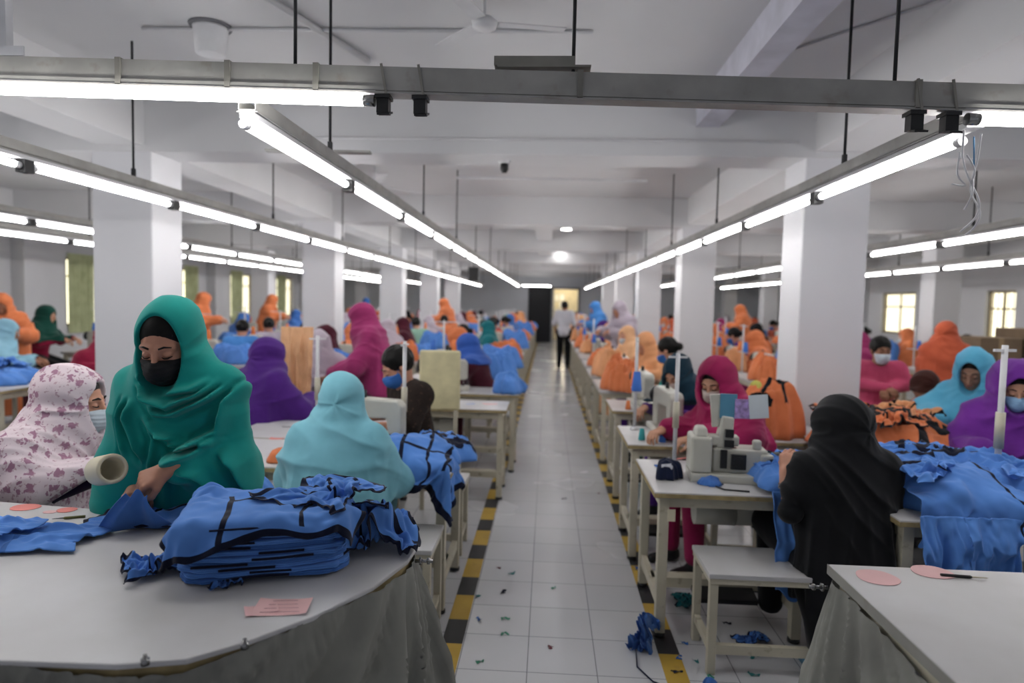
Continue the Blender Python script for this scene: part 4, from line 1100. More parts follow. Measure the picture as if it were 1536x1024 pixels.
810,-11,-31,11,-31,-8,9,-21,-13,-31,-13,29,-35,-29,28,-3,-45,-38,-7,-32,-28,-28,-45,-43,-28,-35,-12,-23,-12,-24,-11,-6,-25,-4,-15,-33,
631,-35,-16,5,1,-32,-56,-41,1,24,34,35,25,36,5,16,37,-6,-11,46,5,-52,-19,5,9,-15,29,-10,27,3,45,38,-18,-40,29,31,
157,-18,9,28,19,3,-26,4,37,27,4,23,32,23,15,24,-10,14,22,3,27,21,13,5,-12,27,-13,1,-5,1,0,-9,-1,15,13,-3,
816,-20,-39,27,-21,-47,-4,7,-44,-14,-29,-10,14,31,-43,-28,-27,-24,-19,-2,-31,-13,-46,-52,-36,-37,-15,-30,-16,-23,5,-11,-29,2,-25,20,
678,-33,-30,2,8,-34,-66,-29,7,16,37,35,21,39,7,-32,13,37,-17,27,23,-47,-58,-17,11,-3,24,27,0,23,34,18,27,-1,-22,6,
145,-8,-17,24,25,5,-38,7,35,28,11,18,38,30,29,2,3,6,17,9,16,23,0,9,-5,7,-3,-21,6,-3,2,17,-13,-3,16,11,
797,-17,-22,1,14,-50,-3,-36,-36,-19,22,-6,9,-6,-20,-57,-36,-10,-21,-15,-23,-21,-12,-55,-58,-40,-26,11,-32,-7,-1,14,4,-27,-39,-13,
691,5,-31,-12,4,-49,-40,-21,3,18,17,39,-3,21,42,0,-26,7,21,-27,33,-9,-58,-53,-11,24,16,24,23,8,25,33,8,31,-10,11,
91,25,-18,18,33,-13,-20,24,35,8,34,6,32,42,13,13,-18,12,26,17,2,29,1,-28,-2,-6,6,-14,-11,5,-3,8,9,-20,29,13,
760,-10,-9,-19,2,-10,-23,-15,-15,-41,-19,18,1,-11,-7,-40,-34,-28,-10,-34,-23,-41,-22,-5,-53,-47,-51,10,10,-44,5,0,62,-12,-48,-33,
726,10,-31,-15,5,-45,-40,-21,6,24,6,15,27,14,-3,29,-5,-34,23,-14,-4,-5,-26,-39,-23,11,7,26,21,13,21,11,-4,34,14,18,
61,31,-10,12,34,-13,-1,17,28,21,17,28,31,20,8,10,4,2,14,13,24,7,4,-41,-7,-3,-6,5,-19,-5,8,-8,31,8,-6,8,
737,-5,-13,-17,-2,-12,-14,-32,-9,7,-36,-19,15,12,-33,-21,-39,-42,-12,-23,-34,-52,-37,27,-40,-51,-54,-29,24,-8,-27,30,52,15,-56,-44,
785,-5,-41,-13,26,-44,-63,-12,5,17,26,9,32,12,-21,-32,20,1,-16,22,-7,-3,-27,-47,-50,24,33,-2,30,15,7,16,-18,35,14,16,
35,34,-7,10,35,1,-16,35,22,22,19,30,18,25,4,1,2,13,7,32,12,15,-21,-41,-15,0,-2,-9,8,-20,0,16,-10,7,2,17,
703,-4,-5,-19,5,-19,-18,-5,-30,4,20,1,-21,-20,-25,-36,-33,-32,-39,-3,-38,-47,-43,19,-16,-49,-39,-51,-34,13,25,15,27,4,-43,-35,
815,-4,-52,-9,38,-42,-68,-12,14,11,5,16,23,34,-26,-54,-14,20,21,14,10,-28,-16,-60,-46,-7,49,18,21,23,-11,8,4,4,29,24,
22,25,-7,23,25,11,-16,30,29,26,19,15,22,16,11,-10,11,10,19,21,30,-12,-20,-29,-30,11,-21,1,5,0,-19,11,-7,-11,9,22,
677,-7,-11,-23,13,-17,-24,7,17,-25,-21,0,-14,3,-35,-33,-33,-31,-9,-28,-22,-51,-53,-7,0,-62,-2,-30,-63,-10,27,12,15,12,-25,-37,
821,-1,-10,-28,-11,-32,-38,-10,28,1,12,16,-4,31,-6,-47,-26,3,13,31,18,-45,-41,-24,-39,-18,16,30,21,7,17,10,11,13,13,45,
7,35,9,4,11,31,-2,23,10,21,20,25,7,24,24,-26,-1,21,23,16,19,-16,-4,-34,-14,-17,3,-11,-8,-14,-3,12,10,-11,-2,15,
631,4,-20,5,-33,-3,-16,12,35,-4,-31,-10,-29,-9,-19,-24,-36,-27,-24,-7,-18,-35,-31,-43,-26,-35,-45,4,-13,-33,1,10,-27,9,3,-6,
832,-15,21,-29,-59,-21,8,-24,12,32,20,2,8,6,4,-49,-7,4,8,-9,18,-29,-40,-29,-14,-33,-11,26,37,8,24,15,-20,3,45,14,
5,19,31,14,-13,22,29,26,8,1,26,23,14,6,21,-31,21,12,26,-2,11,2,-15,-37,0,-29,-11,0,5,-23,2,5,4,-3,4,8,
594,-1,-2,-11,-39,-1,5,1,30,21,10,-22,-42,-37,-30,-12,-14,-34,4,-29,-37,-37,-22,-25,-41,-10,-42,-10,-1,1,-11,-13,-39,-21,19,38,
854,-30,-20,7,-47,-39,14,3,-7,41,33,17,9,0,-1,-32,-15,13,0,-11,-16,-32,-26,-6,-19,-27,-19,3,0,10,31,31,-10,1,27,52,
29,-6,23,19,9,6,32,30,26,-14,-4,33,30,12,0,-13,2,20,29,-18,-2,4,-2,-42,-3,-26,-6,-12,9,-10,-6,-9,4,-2,25,-6,
577,-30,-19,-7,-11,-13,0,14,24,18,42,-10,-29,-36,-50,-40,-26,1,-25,-19,-47,-40,-32,-12,-21,24,-31,-33,-36,2,6,3,-36,-28,13,35,
882,-32,-17,-26,-38,-29,-12,8,30,22,60,35,10,-11,-18,-7,-19,-6,-10,-2,-20,-23,-20,-7,-22,-24,-31,-22,-5,-6,35,34,27,-3,27,38,
32,-18,19,16,3,26,45,34,10,-18,10,21,38,24,-3,-4,4,-16,10,31,1,-23,-17,-20,-25,-25,-10,-1,-10,0,8,-17,7,18,17,13,
539,-40,-41,-9,9,-7,-4,14,32,35,37,17,-31,-40,-54,-39,-36,-37,-31,-8,-24,-25,-35,-33,-3,31,0,-30,-42,-34,-3,14,-11,-36,-12,27,
876,3,-20,-36,-26,-16,-18,5,9,36,66,58,11,-16,-28,-37,-1,6,-14,-20,-29,-36,-1,13,-22,-55,-21,-43,11,12,1,40,41,18,28,18,
55,-40,1,22,28,19,38,30,-2,-12,1,32,42,32,-20,-19,24,25,-2,-12,-7,-30,-1,-14,-27,-16,-28,-5,-4,17,4,-11,9,13,19,13,
503,-57,-59,1,39,9,-28,22,34,40,48,16,-35,-50,-46,-46,-36,-40,-41,-22,-10,17,-37,-39,-13,9,37,-23,-40,-23,-46,-3,7,-16,-15,22,
913,-2,-23,-31,-11,-21,-18,-5,7,19,65,71,17,-12,-40,-36,-31,28,-10,-31,-32,-31,-36,27,14,-61,-55,-20,-4,40,-8,16,45,44,38,9,
53,-27,-7,23,29,27,20,28,34,-2,-8,-14,38,39,7,-42,14,21,-6,-9,-14,-30,-2,-8,-22,-14,-34,-9,5,15,6,16,6,-3,20,38,
506,-80,-79,17,73,15,-55,28,19,55,45,-11,-32,-48,-54,-47,-16,-50,-38,-30,0,22,-18,-36,-26,13,29,-11,-33,-18,-57,-27,12,22,-5,-32,
943,-17,-23,-26,-34,9,-25,8,14,13,32,45,28,20,-28,-40,-42,3,-20,-27,-19,-24,-24,-14,5,-52,-17,-32,2,24,34,4,19,49,44,18,
73,-15,-11,24,18,22,24,28,1,23,17,-21,-12,35,24,-28,-18,7,5,-12,-13,-12,-19,-13,-21,-12,-35,-11,14,16,17,18,23,-1,5,35,
484,-63,-45,-11,26,27,5,-6,44,31,22,-10,-43,-43,-51,-41,-21,-38,-19,-6,-26,-12,5,-17,-26,-8,43,-9,-44,-33,-24,-52,-11,12,0,12,
975,-44,-32,-15,-7,-29,27,9,17,11,-23,33,40,25,-2,-45,-38,-35,-1,-29,-36,4,-8,-29,-33,-14,-28,-9,-24,28,34,40,-8,9,44,43,
81,12,-23,15,27,18,3,13,34,-16,26,25,-29,-4,31,-9,-33,-26,10,-7,-14,-9,-15,-25,-17,-6,-22,-22,8,21,26,31,14,44,4,-2,
452,-27,6,-27,-26,-6,21,38,50,23,6,-42,-7,-76,-51,-43,-22,-25,-36,19,8,-29,-14,-1,6,-34,2,11,-38,-37,-28,-13,-44,-2,4,-18,
]),
'crumple': (34, 30, (-0.1652, -0.2315, 0.0057), (0.1933, 0.1564, 0.0871), [
34,30,-18,41,3,25,4,16,0,9,-12,6,-31,27,-36,-17,-35,-17,-3,-10,-14,35,13,-20,-18,-1,2,0,23,8,
71,18,15,-8,20,34,42,31,40,42,22,11,6,8,12,27,27,16,40,42,48,79,51,38,45,52,54,34,8,45,
55,14,81,222,-94,-4,79,-280,60,163,-49,7,80,39,-75,19,-71,-148,-60,80,-15,214,96,-175,-41,65,76,39,27,102,
66,21,14,-9,23,34,10,-1,15,-29,-23,14,-10,-5,0,-28,-21,-14,1,-6,0,15,5,-8,-20,-10,0,-11,17,30,
35,10,31,-8,43,48,46,29,51,26,9,19,17,29,-4,16,28,35,42,43,45,54,41,37,36,61,51,32,23,40,
206,69,35,232,-101,-200,85,-145,18,192,80,-19,-1,-91,-178,-17,-15,71,-28,-73,-13,119,52,-70,58,-82,33,35,42,89,
122,8,4,-4,13,34,3,-2,7,-27,-26,-9,13,7,-6,-16,-8,-9,-5,4,2,-6,-3,-3,-13,-23,3,-22,15,45,
9,7,30,12,60,60,47,31,50,27,-2,22,22,32,-3,8,27,41,45,42,45,35,32,23,38,60,54,27,32,28,
178,138,132,225,-101,-373,28,124,20,121,136,-40,-82,-157,-215,-65,168,106,15,-111,-22,-64,-9,102,62,-198,0,-2,18,165,
176,-1,7,-3,8,19,-3,-4,5,-15,-27,-6,12,17,-6,-18,-10,-9,-3,5,-3,-10,-10,-19,-1,-9,-14,-2,16,29,
20,16,24,21,64,61,38,24,29,36,30,15,-11,36,3,17,32,37,37,36,39,38,25,18,41,53,46,35,24,15,
162,150,141,186,-60,-358,-146,208,162,84,114,-33,-213,-207,-139,13,70,127,85,-152,-94,6,100,114,33,-229,-88,-6,126,242,
215,-2,4,11,-2,19,0,-26,-12,6,-12,-9,14,19,-6,-22,-20,5,0,5,0,-34,-10,-35,6,15,-3,3,-1,34,
67,18,25,14,51,47,29,18,36,29,34,32,-16,10,25,17,11,35,44,34,41,25,29,10,36,57,36,31,19,24,
126,99,117,152,-83,-281,-80,207,57,46,200,45,-350,-210,7,81,67,57,54,-192,-92,130,130,134,14,-208,-82,41,199,229,
269,-7,1,7,-15,7,13,-27,-19,-9,-6,16,15,8,-4,-18,1,-4,-16,14,-3,-39,-27,-12,-6,10,7,2,6,31,
104,28,25,-2,41,38,26,17,14,29,36,20,4,4,25,9,31,39,44,37,38,15,6,30,28,38,30,26,25,18,
243,-70,61,154,105,-224,-89,98,-52,-57,82,111,-135,-110,21,129,106,-101,-38,-96,-86,156,140,107,-54,-41,43,69,103,-13,
325,-4,-7,-7,-9,-11,-1,-8,-17,-6,0,7,18,11,-13,-4,14,-24,-25,22,-3,-52,-19,-7,-9,-20,6,14,20,6,
127,31,29,-14,22,41,34,15,9,24,22,9,6,25,30,26,24,38,28,41,37,-1,16,34,29,11,22,25,26,17,
139,-23,39,258,89,-97,-61,-133,-82,60,-73,69,79,41,-81,56,251,-178,-285,-24,42,154,143,7,48,128,123,67,-74,-184,
330,15,12,-21,-24,-2,-10,2,-16,-9,14,15,-8,14,10,2,3,-29,-27,18,-32,-29,-7,-8,-9,-13,-10,4,17,9,
141,30,24,3,12,26,26,31,19,13,8,18,-10,37,30,32,26,24,20,43,19,19,28,32,35,-4,10,28,23,26,
275,-27,-12,123,-55,-58,-29,-49,-82,19,112,17,133,29,-65,21,155,-206,-274,80,75,142,108,26,6,114,120,-24,-25,-85,
365,1,1,-6,-19,-11,-15,-16,10,0,0,21,3,3,-14,21,11,-33,-8,-23,-8,-21,-15,-19,-2,3,-14,-16,-9,13,
147,17,28,24,-1,29,24,22,26,23,-22,14,5,32,44,25,19,13,28,33,40,32,25,23,32,-2,21,18,25,5,
301,107,26,-190,-185,21,-9,-22,-3,38,125,118,102,68,75,-12,-116,-206,-144,150,88,-5,21,-33,35,209,61,-148,6,25,
394,0,1,-18,-10,-21,-10,-2,-4,12,3,-6,24,10,-6,-10,-3,0,-1,-28,-16,-23,-14,-19,3,5,-18,-19,-13,-20,
144,26,25,7,28,19,25,27,-2,22,-13,6,17,18,30,13,28,38,47,40,39,27,28,16,18,14,24,23,18,13,
236,49,56,-201,-69,77,-26,-88,84,80,188,151,-58,33,26,-113,-121,-114,-33,-3,73,10,46,-74,86,203,26,-5,-123,-18,
423,-15,-4,-3,-17,-10,-3,-3,-10,3,13,-15,23,33,12,4,-29,-36,-39,18,-24,-1,-11,-21,-5,1,-24,-9,-27,-14,
156,11,25,27,12,31,17,26,-4,-2,8,0,27,-11,15,23,42,59,53,40,30,31,19,13,26,23,17,26,22,22,
218,-26,-56,-14,14,167,-12,-204,127,157,229,190,-204,-222,-113,8,19,19,49,-137,-93,138,93,-149,70,120,1,61,-18,-46,
433,-14,-8,9,-18,4,3,-8,-12,-7,-17,8,23,40,32,-14,-32,-47,-38,17,0,-11,-6,-23,-9,-2,-26,-18,-12,-11,
181,0,19,15,27,24,16,21,-4,-12,-5,12,48,-23,-7,28,62,63,59,21,38,34,20,11,21,25,23,24,20,25,
158,108,-77,-133,-32,246,56,-143,159,207,254,127,-234,-327,-227,-61,179,159,56,-203,-140,100,88,-190,68,90,-34,1,84,78,
449,-16,-17,26,-15,0,-1,4,-16,-14,-3,-5,12,35,46,-7,-58,-33,-21,8,1,-11,-2,-22,-11,-17,-44,-56,13,40,
164,21,33,-3,20,32,22,5,-10,-12,6,21,29,13,-18,24,65,59,45,34,26,37,25,21,17,11,6,12,49,43,
163,128,22,-209,-20,-8,58,129,188,263,186,96,-207,-315,-338,-116,155,200,50,-105,-106,36,16,-216,43,75,-8,-12,75,156,
452,-7,-24,29,-8,-4,17,0,-17,-19,-9,12,10,-1,47,-9,-36,-44,-26,21,12,-10,-3,-15,-14,-25,-40,-49,8,29,
184,2,26,11,21,13,27,-2,7,-9,18,12,30,23,-14,12,67,52,28,31,35,29,32,28,21,16,6,7,39,44,
135,186,96,-211,-83,22,-52,184,204,208,111,71,-93,-285,-292,-73,94,69,16,-10,-27,4,-59,-168,27,115,-63,-43,71,170,
460,-3,-7,-4,-15,30,21,2,-9,-18,8,6,-2,-23,7,-10,-16,-27,-13,4,5,-13,7,3,-23,-30,-22,-14,-4,-13,
194,12,-5,29,16,10,17,24,5,-9,28,14,17,22,13,16,43,43,23,17,32,32,31,35,19,17,17,26,24,11,
105,131,165,-36,-34,-79,-77,73,198,188,-71,-122,99,-18,-103,-59,-1,34,-54,-129,-49,-25,-17,-9,64,122,47,-20,-47,88,
467,8,-2,-29,-12,42,28,16,-5,-9,1,-3,-10,-26,-19,-7,-13,-13,-8,2,7,-7,4,2,-21,-29,-19,-12,-9,-11,
164,26,20,18,31,-1,11,24,14,14,14,8,18,26,28,25,28,30,24,14,23,33,28,33,28,9,23,28,27,20,
263,54,115,63,-29,-87,-94,-30,133,115,-185,-136,203,167,73,-78,-52,-28,-92,-99,-126,-37,78,14,7,153,114,11,-64,-113,
445,27,-8,-33,6,44,25,31,4,-7,-4,-10,-19,-7,-16,-16,-14,-11,-11,-3,6,13,2,-1,-16,-38,-17,-23,-6,5,
131,40,19,27,37,10,14,13,26,8,14,27,10,21,41,23,22,12,26,30,27,16,30,32,29,18,9,12,28,32,
577,-72,4,120,18,-132,-103,-45,-35,-133,-119,-4,225,225,152,-77,-97,-147,-60,55,-85,-151,-41,6,44,147,123,-62,-13,-11,
419,43,13,-23,6,40,26,16,24,0,-10,-8,-21,-5,-13,-13,-15,-15,-6,-5,0,20,0,-6,-14,-42,-26,-11,-18,-10,
139,33,36,19,28,21,1,25,7,19,24,16,25,0,51,30,13,19,26,23,33,11,23,27,27,26,29,-2,16,34,
644,-7,-63,135,70,-139,-98,-31,-119,-203,-96,-8,199,281,39,-36,-123,-94,-50,102,-44,-185,-120,76,63,147,-3,-88,-49,-1,
441,5,18,29,8,20,25,-17,15,15,11,-1,-14,-6,-13,-10,-26,-14,2,-6,6,-4,21,-16,-15,-37,-26,-6,-13,-21,
150,34,27,23,27,19,10,30,17,11,14,27,22,0,41,28,21,30,26,13,23,26,11,24,27,38,25,-7,12,19,
723,41,2,-17,95,-84,-85,27,-143,-200,-135,-120,201,310,-45,-75,-12,-63,-159,68,99,-171,-158,-43,120,228,-20,-137,-77,-73,
462,23,9,28,15,5,16,-14,11,24,9,10,-11,-18,-32,-6,-10,1,5,-1,-11,3,-7,7,-19,-29,-26,-5,-10,-20,
146,41,25,18,22,22,21,33,25,3,16,12,42,14,36,26,21,18,10,26,22,24,30,19,24,34,13,-24,14,26,
803,25,38,15,-33,-11,1,41,-172,-254,-164,-92,179,285,22,-77,-92,-152,-232,91,73,-55,-89,-103,26,253,13,-86,-98,-114,
516,10,-7,26,27,-1,1,8,14,14,8,-4,1,-37,-10,-16,-11,2,21,-10,-12,6,-5,-17,-5,-29,-28,-9,6,-11,
175,51,20,-13,4,16,24,36,33,-12,29,35,48,31,17,26,25,11,0,29,24,29,26,20,21,30,21,-6,-17,16,
561,-7,58,127,135,-69,-29,113,-178,-332,-59,117,122,201,-123,-17,-78,-224,-134,-22,89,-99,-50,60,-12,58,24,-63,-44,-102,
559,-17,9,25,25,8,1,8,11,13,-5,9,-8,-41,-13,-9,-6,-4,12,4,-11,-5,-5,-15,-12,-22,-19,-13,4,-3,
192,52,13,-3,-27,13,29,29,39,-13,29,45,44,61,18,17,26,-18,26,31,19,35,20,12,18,30,26,7,-24,-11,
368,-17,116,137,117,60,-38,160,-112,-358,-52,41,185,148,-87,-63,-72,-198,-69,-62,36,-58,-70,26,90,0,10,-89,-51,-86,
607,-4,-5,-6,20,36,9,-6,8,-3,6,11,-10,-48,-9,-8,-2,5,0,1,-3,-14,-4,-9,-11,-15,-7,2,-10,-24,
201,31,25,14,3,-34,22,12,42,35,15,24,59,73,23,30,2,-37,38,36,34,17,29,7,11,15,25,18,-14,-7,
189,125,23,102,127,142,69,163,-36,-202,-276,-165,209,167,216,-50,-204,-305,-243,-25,12,187,55,-176,42,74,-12,-2,-108,-98,
648,7,6,-29,0,26,24,6,8,-2,-8,19,-21,-27,-8,-10,-4,-1,0,-1,-2,-18,-5,0,-12,-18,-5,4,-13,-39,
236,-6,11,25,13,-19,0,13,31,40,36,19,63,46,38,24,-3,-23,41,36,34,18,31,6,14,7,5,13,13,18,
160,166,62,-56,56,168,117,141,27,-52,-211,-228,81,162,158,-75,-202,-229,-168,9,33,232,36,-214,1,22,-78,68,-47,-126,
672,20,12,1,-16,-14,6,4,20,21,-10,6,-24,-13,14,-13,5,-14,-18,-10,-9,3,-6,-18,10,-26,11,-13,-15,-53,
221,21,-7,14,22,5,19,29,12,9,44,40,37,36,26,3,-1,29,28,32,34,27,28,24,11,14,-9,16,14,35,
222,-15,75,46,-11,107,61,11,80,78,-7,-105,5,-114,40,-78,-203,-25,61,113,112,-46,-66,-3,-75,-28,-126,-55,66,-95,
693,28,15,7,-13,-37,5,-29,35,45,5,-8,-19,-4,5,5,7,-33,-26,3,-4,-16,-5,-22,-7,-11,23,2,-29,-64,
196,21,14,13,20,26,21,34,2,12,37,48,36,13,13,29,2,38,32,28,33,32,19,15,22,27,-9,-7,26,44,
158,53,-66,52,123,-27,28,-67,119,194,126,-11,-90,-214,-136,-29,-165,73,110,171,142,-11,-72,56,-82,-151,-153,-95,26,0,
719,39,13,-1,-21,-38,1,-21,24,48,26,-10,-21,1,-3,14,-6,-37,-26,-17,5,3,-6,-19,-18,-6,16,17,-33,-69,
179,22,20,23,34,0,28,35,26,10,24,51,43,7,18,13,30,41,29,27,23,17,26,22,23,5,16,-4,24,51,
206,-10,79,-88,62,-73,-3,-24,127,162,194,12,-57,-203,-134,-121,-44,40,134,37,67,119,83,13,-47,-135,-184,-127,-46,55,
733,40,27,-6,-19,-30,-15,-7,21,33,39,-6,-27,10,-9,9,-7,-30,-20,-20,-15,17,4,-14,-18,-14,2,-10,-12,-52,
176,2,25,38,44,0,19,46,21,20,15,52,39,20,16,21,21,45,30,24,30,17,22,25,23,10,-13,25,26,48,
105,117,21,-11,-66,-50,56,-112,106,154,175,43,-52,-71,-135,-82,-101,65,150,-107,0,147,122,55,-13,-78,-133,-105,-128,71,
735,38,16,-3,1,-8,-9,10,22,9,28,-19,3,4,-4,3,-12,-19,-21,-15,-14,-2,-6,10,-15,-15,-21,-16,-12,-44,
154,14,28,35,43,32,8,7,19,40,25,48,41,34,1,34,31,28,48,25,31,26,23,22,19,-7,17,15,31,22,
50,44,17,-6,-58,21,130,75,-66,-12,107,12,142,22,-288,-49,-38,103,57,-107,-26,75,91,96,-5,-118,-56,78,-101,95,
751,26,18,10,1,10,6,20,12,-5,5,1,8,7,-9,-13,-9,-3,-23,-14,-4,-13,1,-5,-14,-23,-14,-12,-19,-36,
125,28,23,35,36,34,6,-18,38,49,43,51,29,39,13,37,37,34,52,32,26,34,20,28,19,6,1,13,33,10,
22,39,-15,-10,62,-6,96,179,-41,-191,-31,73,278,56,-359,-44,-39,145,-13,-20,-76,-25,94,18,63,-51,-88,92,42,132,
763,27,13,17,12,15,11,16,7,4,8,6,0,9,-11,-15,-6,-9,-26,-5,1,-5,-7,-1,-14,-26,-11,-22,-20,-23,
98,34,25,19,18,26,14,18,38,46,49,54,47,38,26,29,34,47,55,24,32,44,33,-4,21,21,-1,21,17,21,
19,65,51,-1,-12,-40,79,57,-46,-82,28,75,140,14,-246,-12,-41,143,83,-10,-56,-160,66,161,10,-64,-111,25,59,75,
765,34,29,12,14,21,14,9,13,10,8,8,2,-8,-1,-20,-20,-4,-13,-14,-3,18,-14,10,-14,-28,-14,-24,-28,-11,
78,39,24,10,18,13,21,43,36,45,49,51,57,55,25,23,22,64,67,23,33,47,34,-17,16,30,0,28,16,17,
118,-9,-42,91,43,-95,1,-77,0,19,80,127,-15,-19,-178,14,120,25,34,145,-17,-307,3,261,54,-120,-99,-5,-47,59,
800,28,23,22,22,18,7,4,16,18,8,12,-2,-13,-16,-12,-19,-24,3,-3,1,15,-4,-14,1,-24,-23,-27,-14,-6,
87,23,16,13,20,17,21,31,37,49,52,57,56,52,45,29,26,54,64,28,29,29,34,20,18,12,-4,23,25,29,
86,100,-7,-68,42,9,-69,-21,8,-3,17,88,95,-1,-107,-2,75,95,37,11,-67,-131,-30,53,80,-65,-125,-39,10,63,
830,21,22,44,8,13,12,3,20,21,4,-5,-8,-10,-18,-26,1,-11,0,-1,-19,22,8,-8,-11,-18,-19,-24,-6,-5,
98,15,-8,29,15,26,16,23,36,55,55,64,57,53,47,25,38,54,55,34,16,19,30,49,24,7,-7,23,29,-3,
2,91,102,-93,-93,34,86,-48,-49,8,15,0,84,71,105,5,8,-9,51,-115,-123,33,-2,-64,16,36,-90,91,-64,95,
]),
'spread': (34, 22, (-0.3181, -0.2104, 0.0063), (0.2957, 0.1771, 0.0488), [
69,-13,-16,-19,-18,0,2,7,12,11,6,10,4,19,9,7,8,-20,-11,-9,-9,-14,
57,68,57,68,62,49,46,44,38,35,41,20,46,28,41,41,16,26,44,47,44,56,
62,28,16,-68,143,-130,43,-22,-55,124,-110,246,119,-217,-161,149,-117,-4,193,-74,-72,-75,
98,-12,-16,-21,-17,-1,4,6,12,11,8,4,11,14,12,6,-2,-10,-11,-12,-6,-8,
68,63,54,60,58,50,48,42,39,39,38,41,23,43,32,37,38,30,38,41,42,49,
60,-9,62,63,22,-9,-100,37,-7,-57,97,27,236,-85,-292,160,48,-115,39,-98,-1,-53,
125,-9,-16,-20,-16,-3,4,7,10,12,7,4,11,12,12,8,-3,-11,-12,-12,-4,-4,
82,56,52,55,48,53,48,43,38,39,39,42,26,47,25,40,40,41,33,39,41,43,
54,77,-40,98,-117,254,-105,-200,126,-103,158,-64,151,105,-298,118,-12,-24,-128,158,-62,-118,
150,-8,-13,-18,-15,-3,2,7,9,10,8,2,9,13,9,11,-7,-9,-10,-11,-5,0,
94,54,49,51,39,49,46,44,41,40,41,40,39,35,34,28,38,40,43,40,42,43,
247,-136,-19,132,-153,162,-124,-33,86,-111,165,-112,47,208,-84,-62,-73,-66,77,170,-116,-161,
173,-5,-10,-15,-15,-7,4,7,8,9,6,2,8,9,9,9,-3,-4,-13,-11,-3,2,
110,51,40,51,31,42,44,45,46,44,42,42,35,30,33,25,36,43,46,44,42,49,
125,-42,150,54,-236,6,38,42,21,-81,75,12,-11,110,183,-222,-187,65,147,131,-164,-109,
200,-4,-9,-13,-12,-11,6,6,6,4,3,3,6,11,9,8,4,-7,-15,-9,-4,-1,
127,45,42,36,33,37,31,50,50,48,44,43,41,24,15,33,38,39,41,52,45,41,
73,3,104,72,-122,165,-151,-22,46,-53,122,124,-33,-114,259,-143,-241,96,31,35,-76,-86,
229,-6,-8,-10,-13,-8,1,5,7,2,4,0,5,11,10,5,0,-3,-9,-7,-9,-6,
143,41,40,32,28,35,35,42,50,52,46,43,36,23,15,36,42,36,33,50,44,43,
20,69,-4,148,89,182,-314,27,-38,-46,79,44,168,-155,70,109,-82,-122,-173,100,-128,184,
257,-5,-8,-11,-11,-7,1,1,3,6,3,-1,9,2,12,7,-6,1,-3,-7,-10,-11,
154,43,35,32,28,25,35,48,52,46,49,44,26,28,17,33,44,43,28,52,47,50,
170,-2,-137,166,64,302,-334,-97,129,-96,-99,40,293,19,-135,81,45,-7,-328,28,-17,-36,
285,-4,-8,-11,-8,-9,1,-1,3,3,2,4,0,9,10,7,-7,3,-2,-7,-9,-12,
159,37,34,31,29,31,36,46,51,50,47,41,44,3,22,43,37,37,49,46,49,52,
258,-187,4,90,145,292,-340,-210,135,178,-102,-144,88,280,66,-139,-242,48,-29,-73,-64,12,
309,-2,-11,-7,-4,-7,-3,1,-1,-1,2,3,6,1,12,9,-1,2,-5,-6,-8,-10,
145,40,27,32,35,45,32,47,55,54,48,42,32,26,17,27,38,43,48,48,47,54,
53,67,162,81,75,128,-316,-211,23,51,182,113,-197,76,152,-64,-309,38,38,-56,54,-91,
337,-6,-8,-8,-4,-3,-5,-3,7,-3,-3,2,5,4,11,6,5,-2,-2,-6,-7,-8,
143,31,38,34,33,42,40,51,49,54,55,45,31,17,20,27,31,48,46,51,44,54,
37,265,-2,-162,-27,274,-151,35,-155,33,-7,82,223,-145,-108,126,-144,99,-147,88,-139,-27,
360,-4,-7,-8,-3,-2,-7,0,0,9,-5,0,1,5,4,7,8,-4,0,-5,-7,-7,
147,33,37,27,32,40,49,47,57,53,56,47,36,11,23,12,35,48,50,53,44,48,
93,232,-34,-128,-119,186,-57,162,72,-189,61,-46,-10,236,-77,-202,131,39,-109,-61,-71,-68,
383,-10,-8,-6,-3,2,-3,0,4,5,2,1,1,0,-2,4,5,1,0,-6,-6,-5,
152,42,30,26,29,38,45,54,55,60,61,41,30,18,12,17,34,51,54,52,48,45,
183,-81,28,-15,-1,82,-92,145,336,-86,-220,123,-69,-26,196,-258,-137,74,18,-88,47,-108,
395,-2,-8,-6,-1,3,-2,3,8,9,4,0,-4,-1,-7,0,5,-1,0,-4,-8,-2,
169,36,27,21,23,38,45,51,65,61,58,45,31,13,9,20,31,50,55,56,44,51,
50,44,-47,163,-82,45,-138,257,238,-71,-155,96,121,-173,156,-147,-212,-15,-71,55,126,-201,
414,0,-4,-8,-2,2,3,4,9,13,1,0,0,-6,-9,-2,3,-1,1,-6,-6,0,
164,42,29,18,26,34,45,55,65,59,44,43,38,14,13,20,32,46,53,59,49,49,
138,-62,26,86,-28,-15,-47,-20,191,56,230,156,-107,-193,155,-127,-198,79,49,-66,-169,-94,
439,-2,-3,-5,-3,0,5,8,11,11,0,3,-2,-7,-11,-5,1,-1,2,-4,-4,0,
169,36,23,23,19,39,45,55,63,56,42,47,31,15,17,25,38,42,51,60,52,49,
102,-19,66,88,-183,1,50,26,204,151,226,120,-154,-224,143,-75,-87,-60,-102,-95,-129,-14,
466,0,-3,-5,-3,0,3,7,12,8,6,2,-1,-9,-11,-8,-4,4,4,-3,-2,0,
171,37,21,17,18,33,48,59,57,44,58,48,37,13,20,28,43,41,46,59,53,47,
100,-19,52,110,-188,137,46,24,35,377,99,98,-36,-221,-94,60,-47,57,-398,-2,-14,-141,
494,1,-2,-5,-4,1,1,5,13,9,7,2,-2,-9,-16,-5,-1,5,3,-3,-1,1,
165,40,25,13,19,33,47,57,54,54,52,44,34,29,22,19,49,35,51,59,51,45,
155,-109,82,148,-160,64,46,-127,298,219,207,101,-90,-48,-159,-198,6,221,-348,9,-90,-136,
517,6,2,-5,-9,3,0,4,13,9,9,3,-4,-7,-17,-5,2,5,1,-2,-2,3,
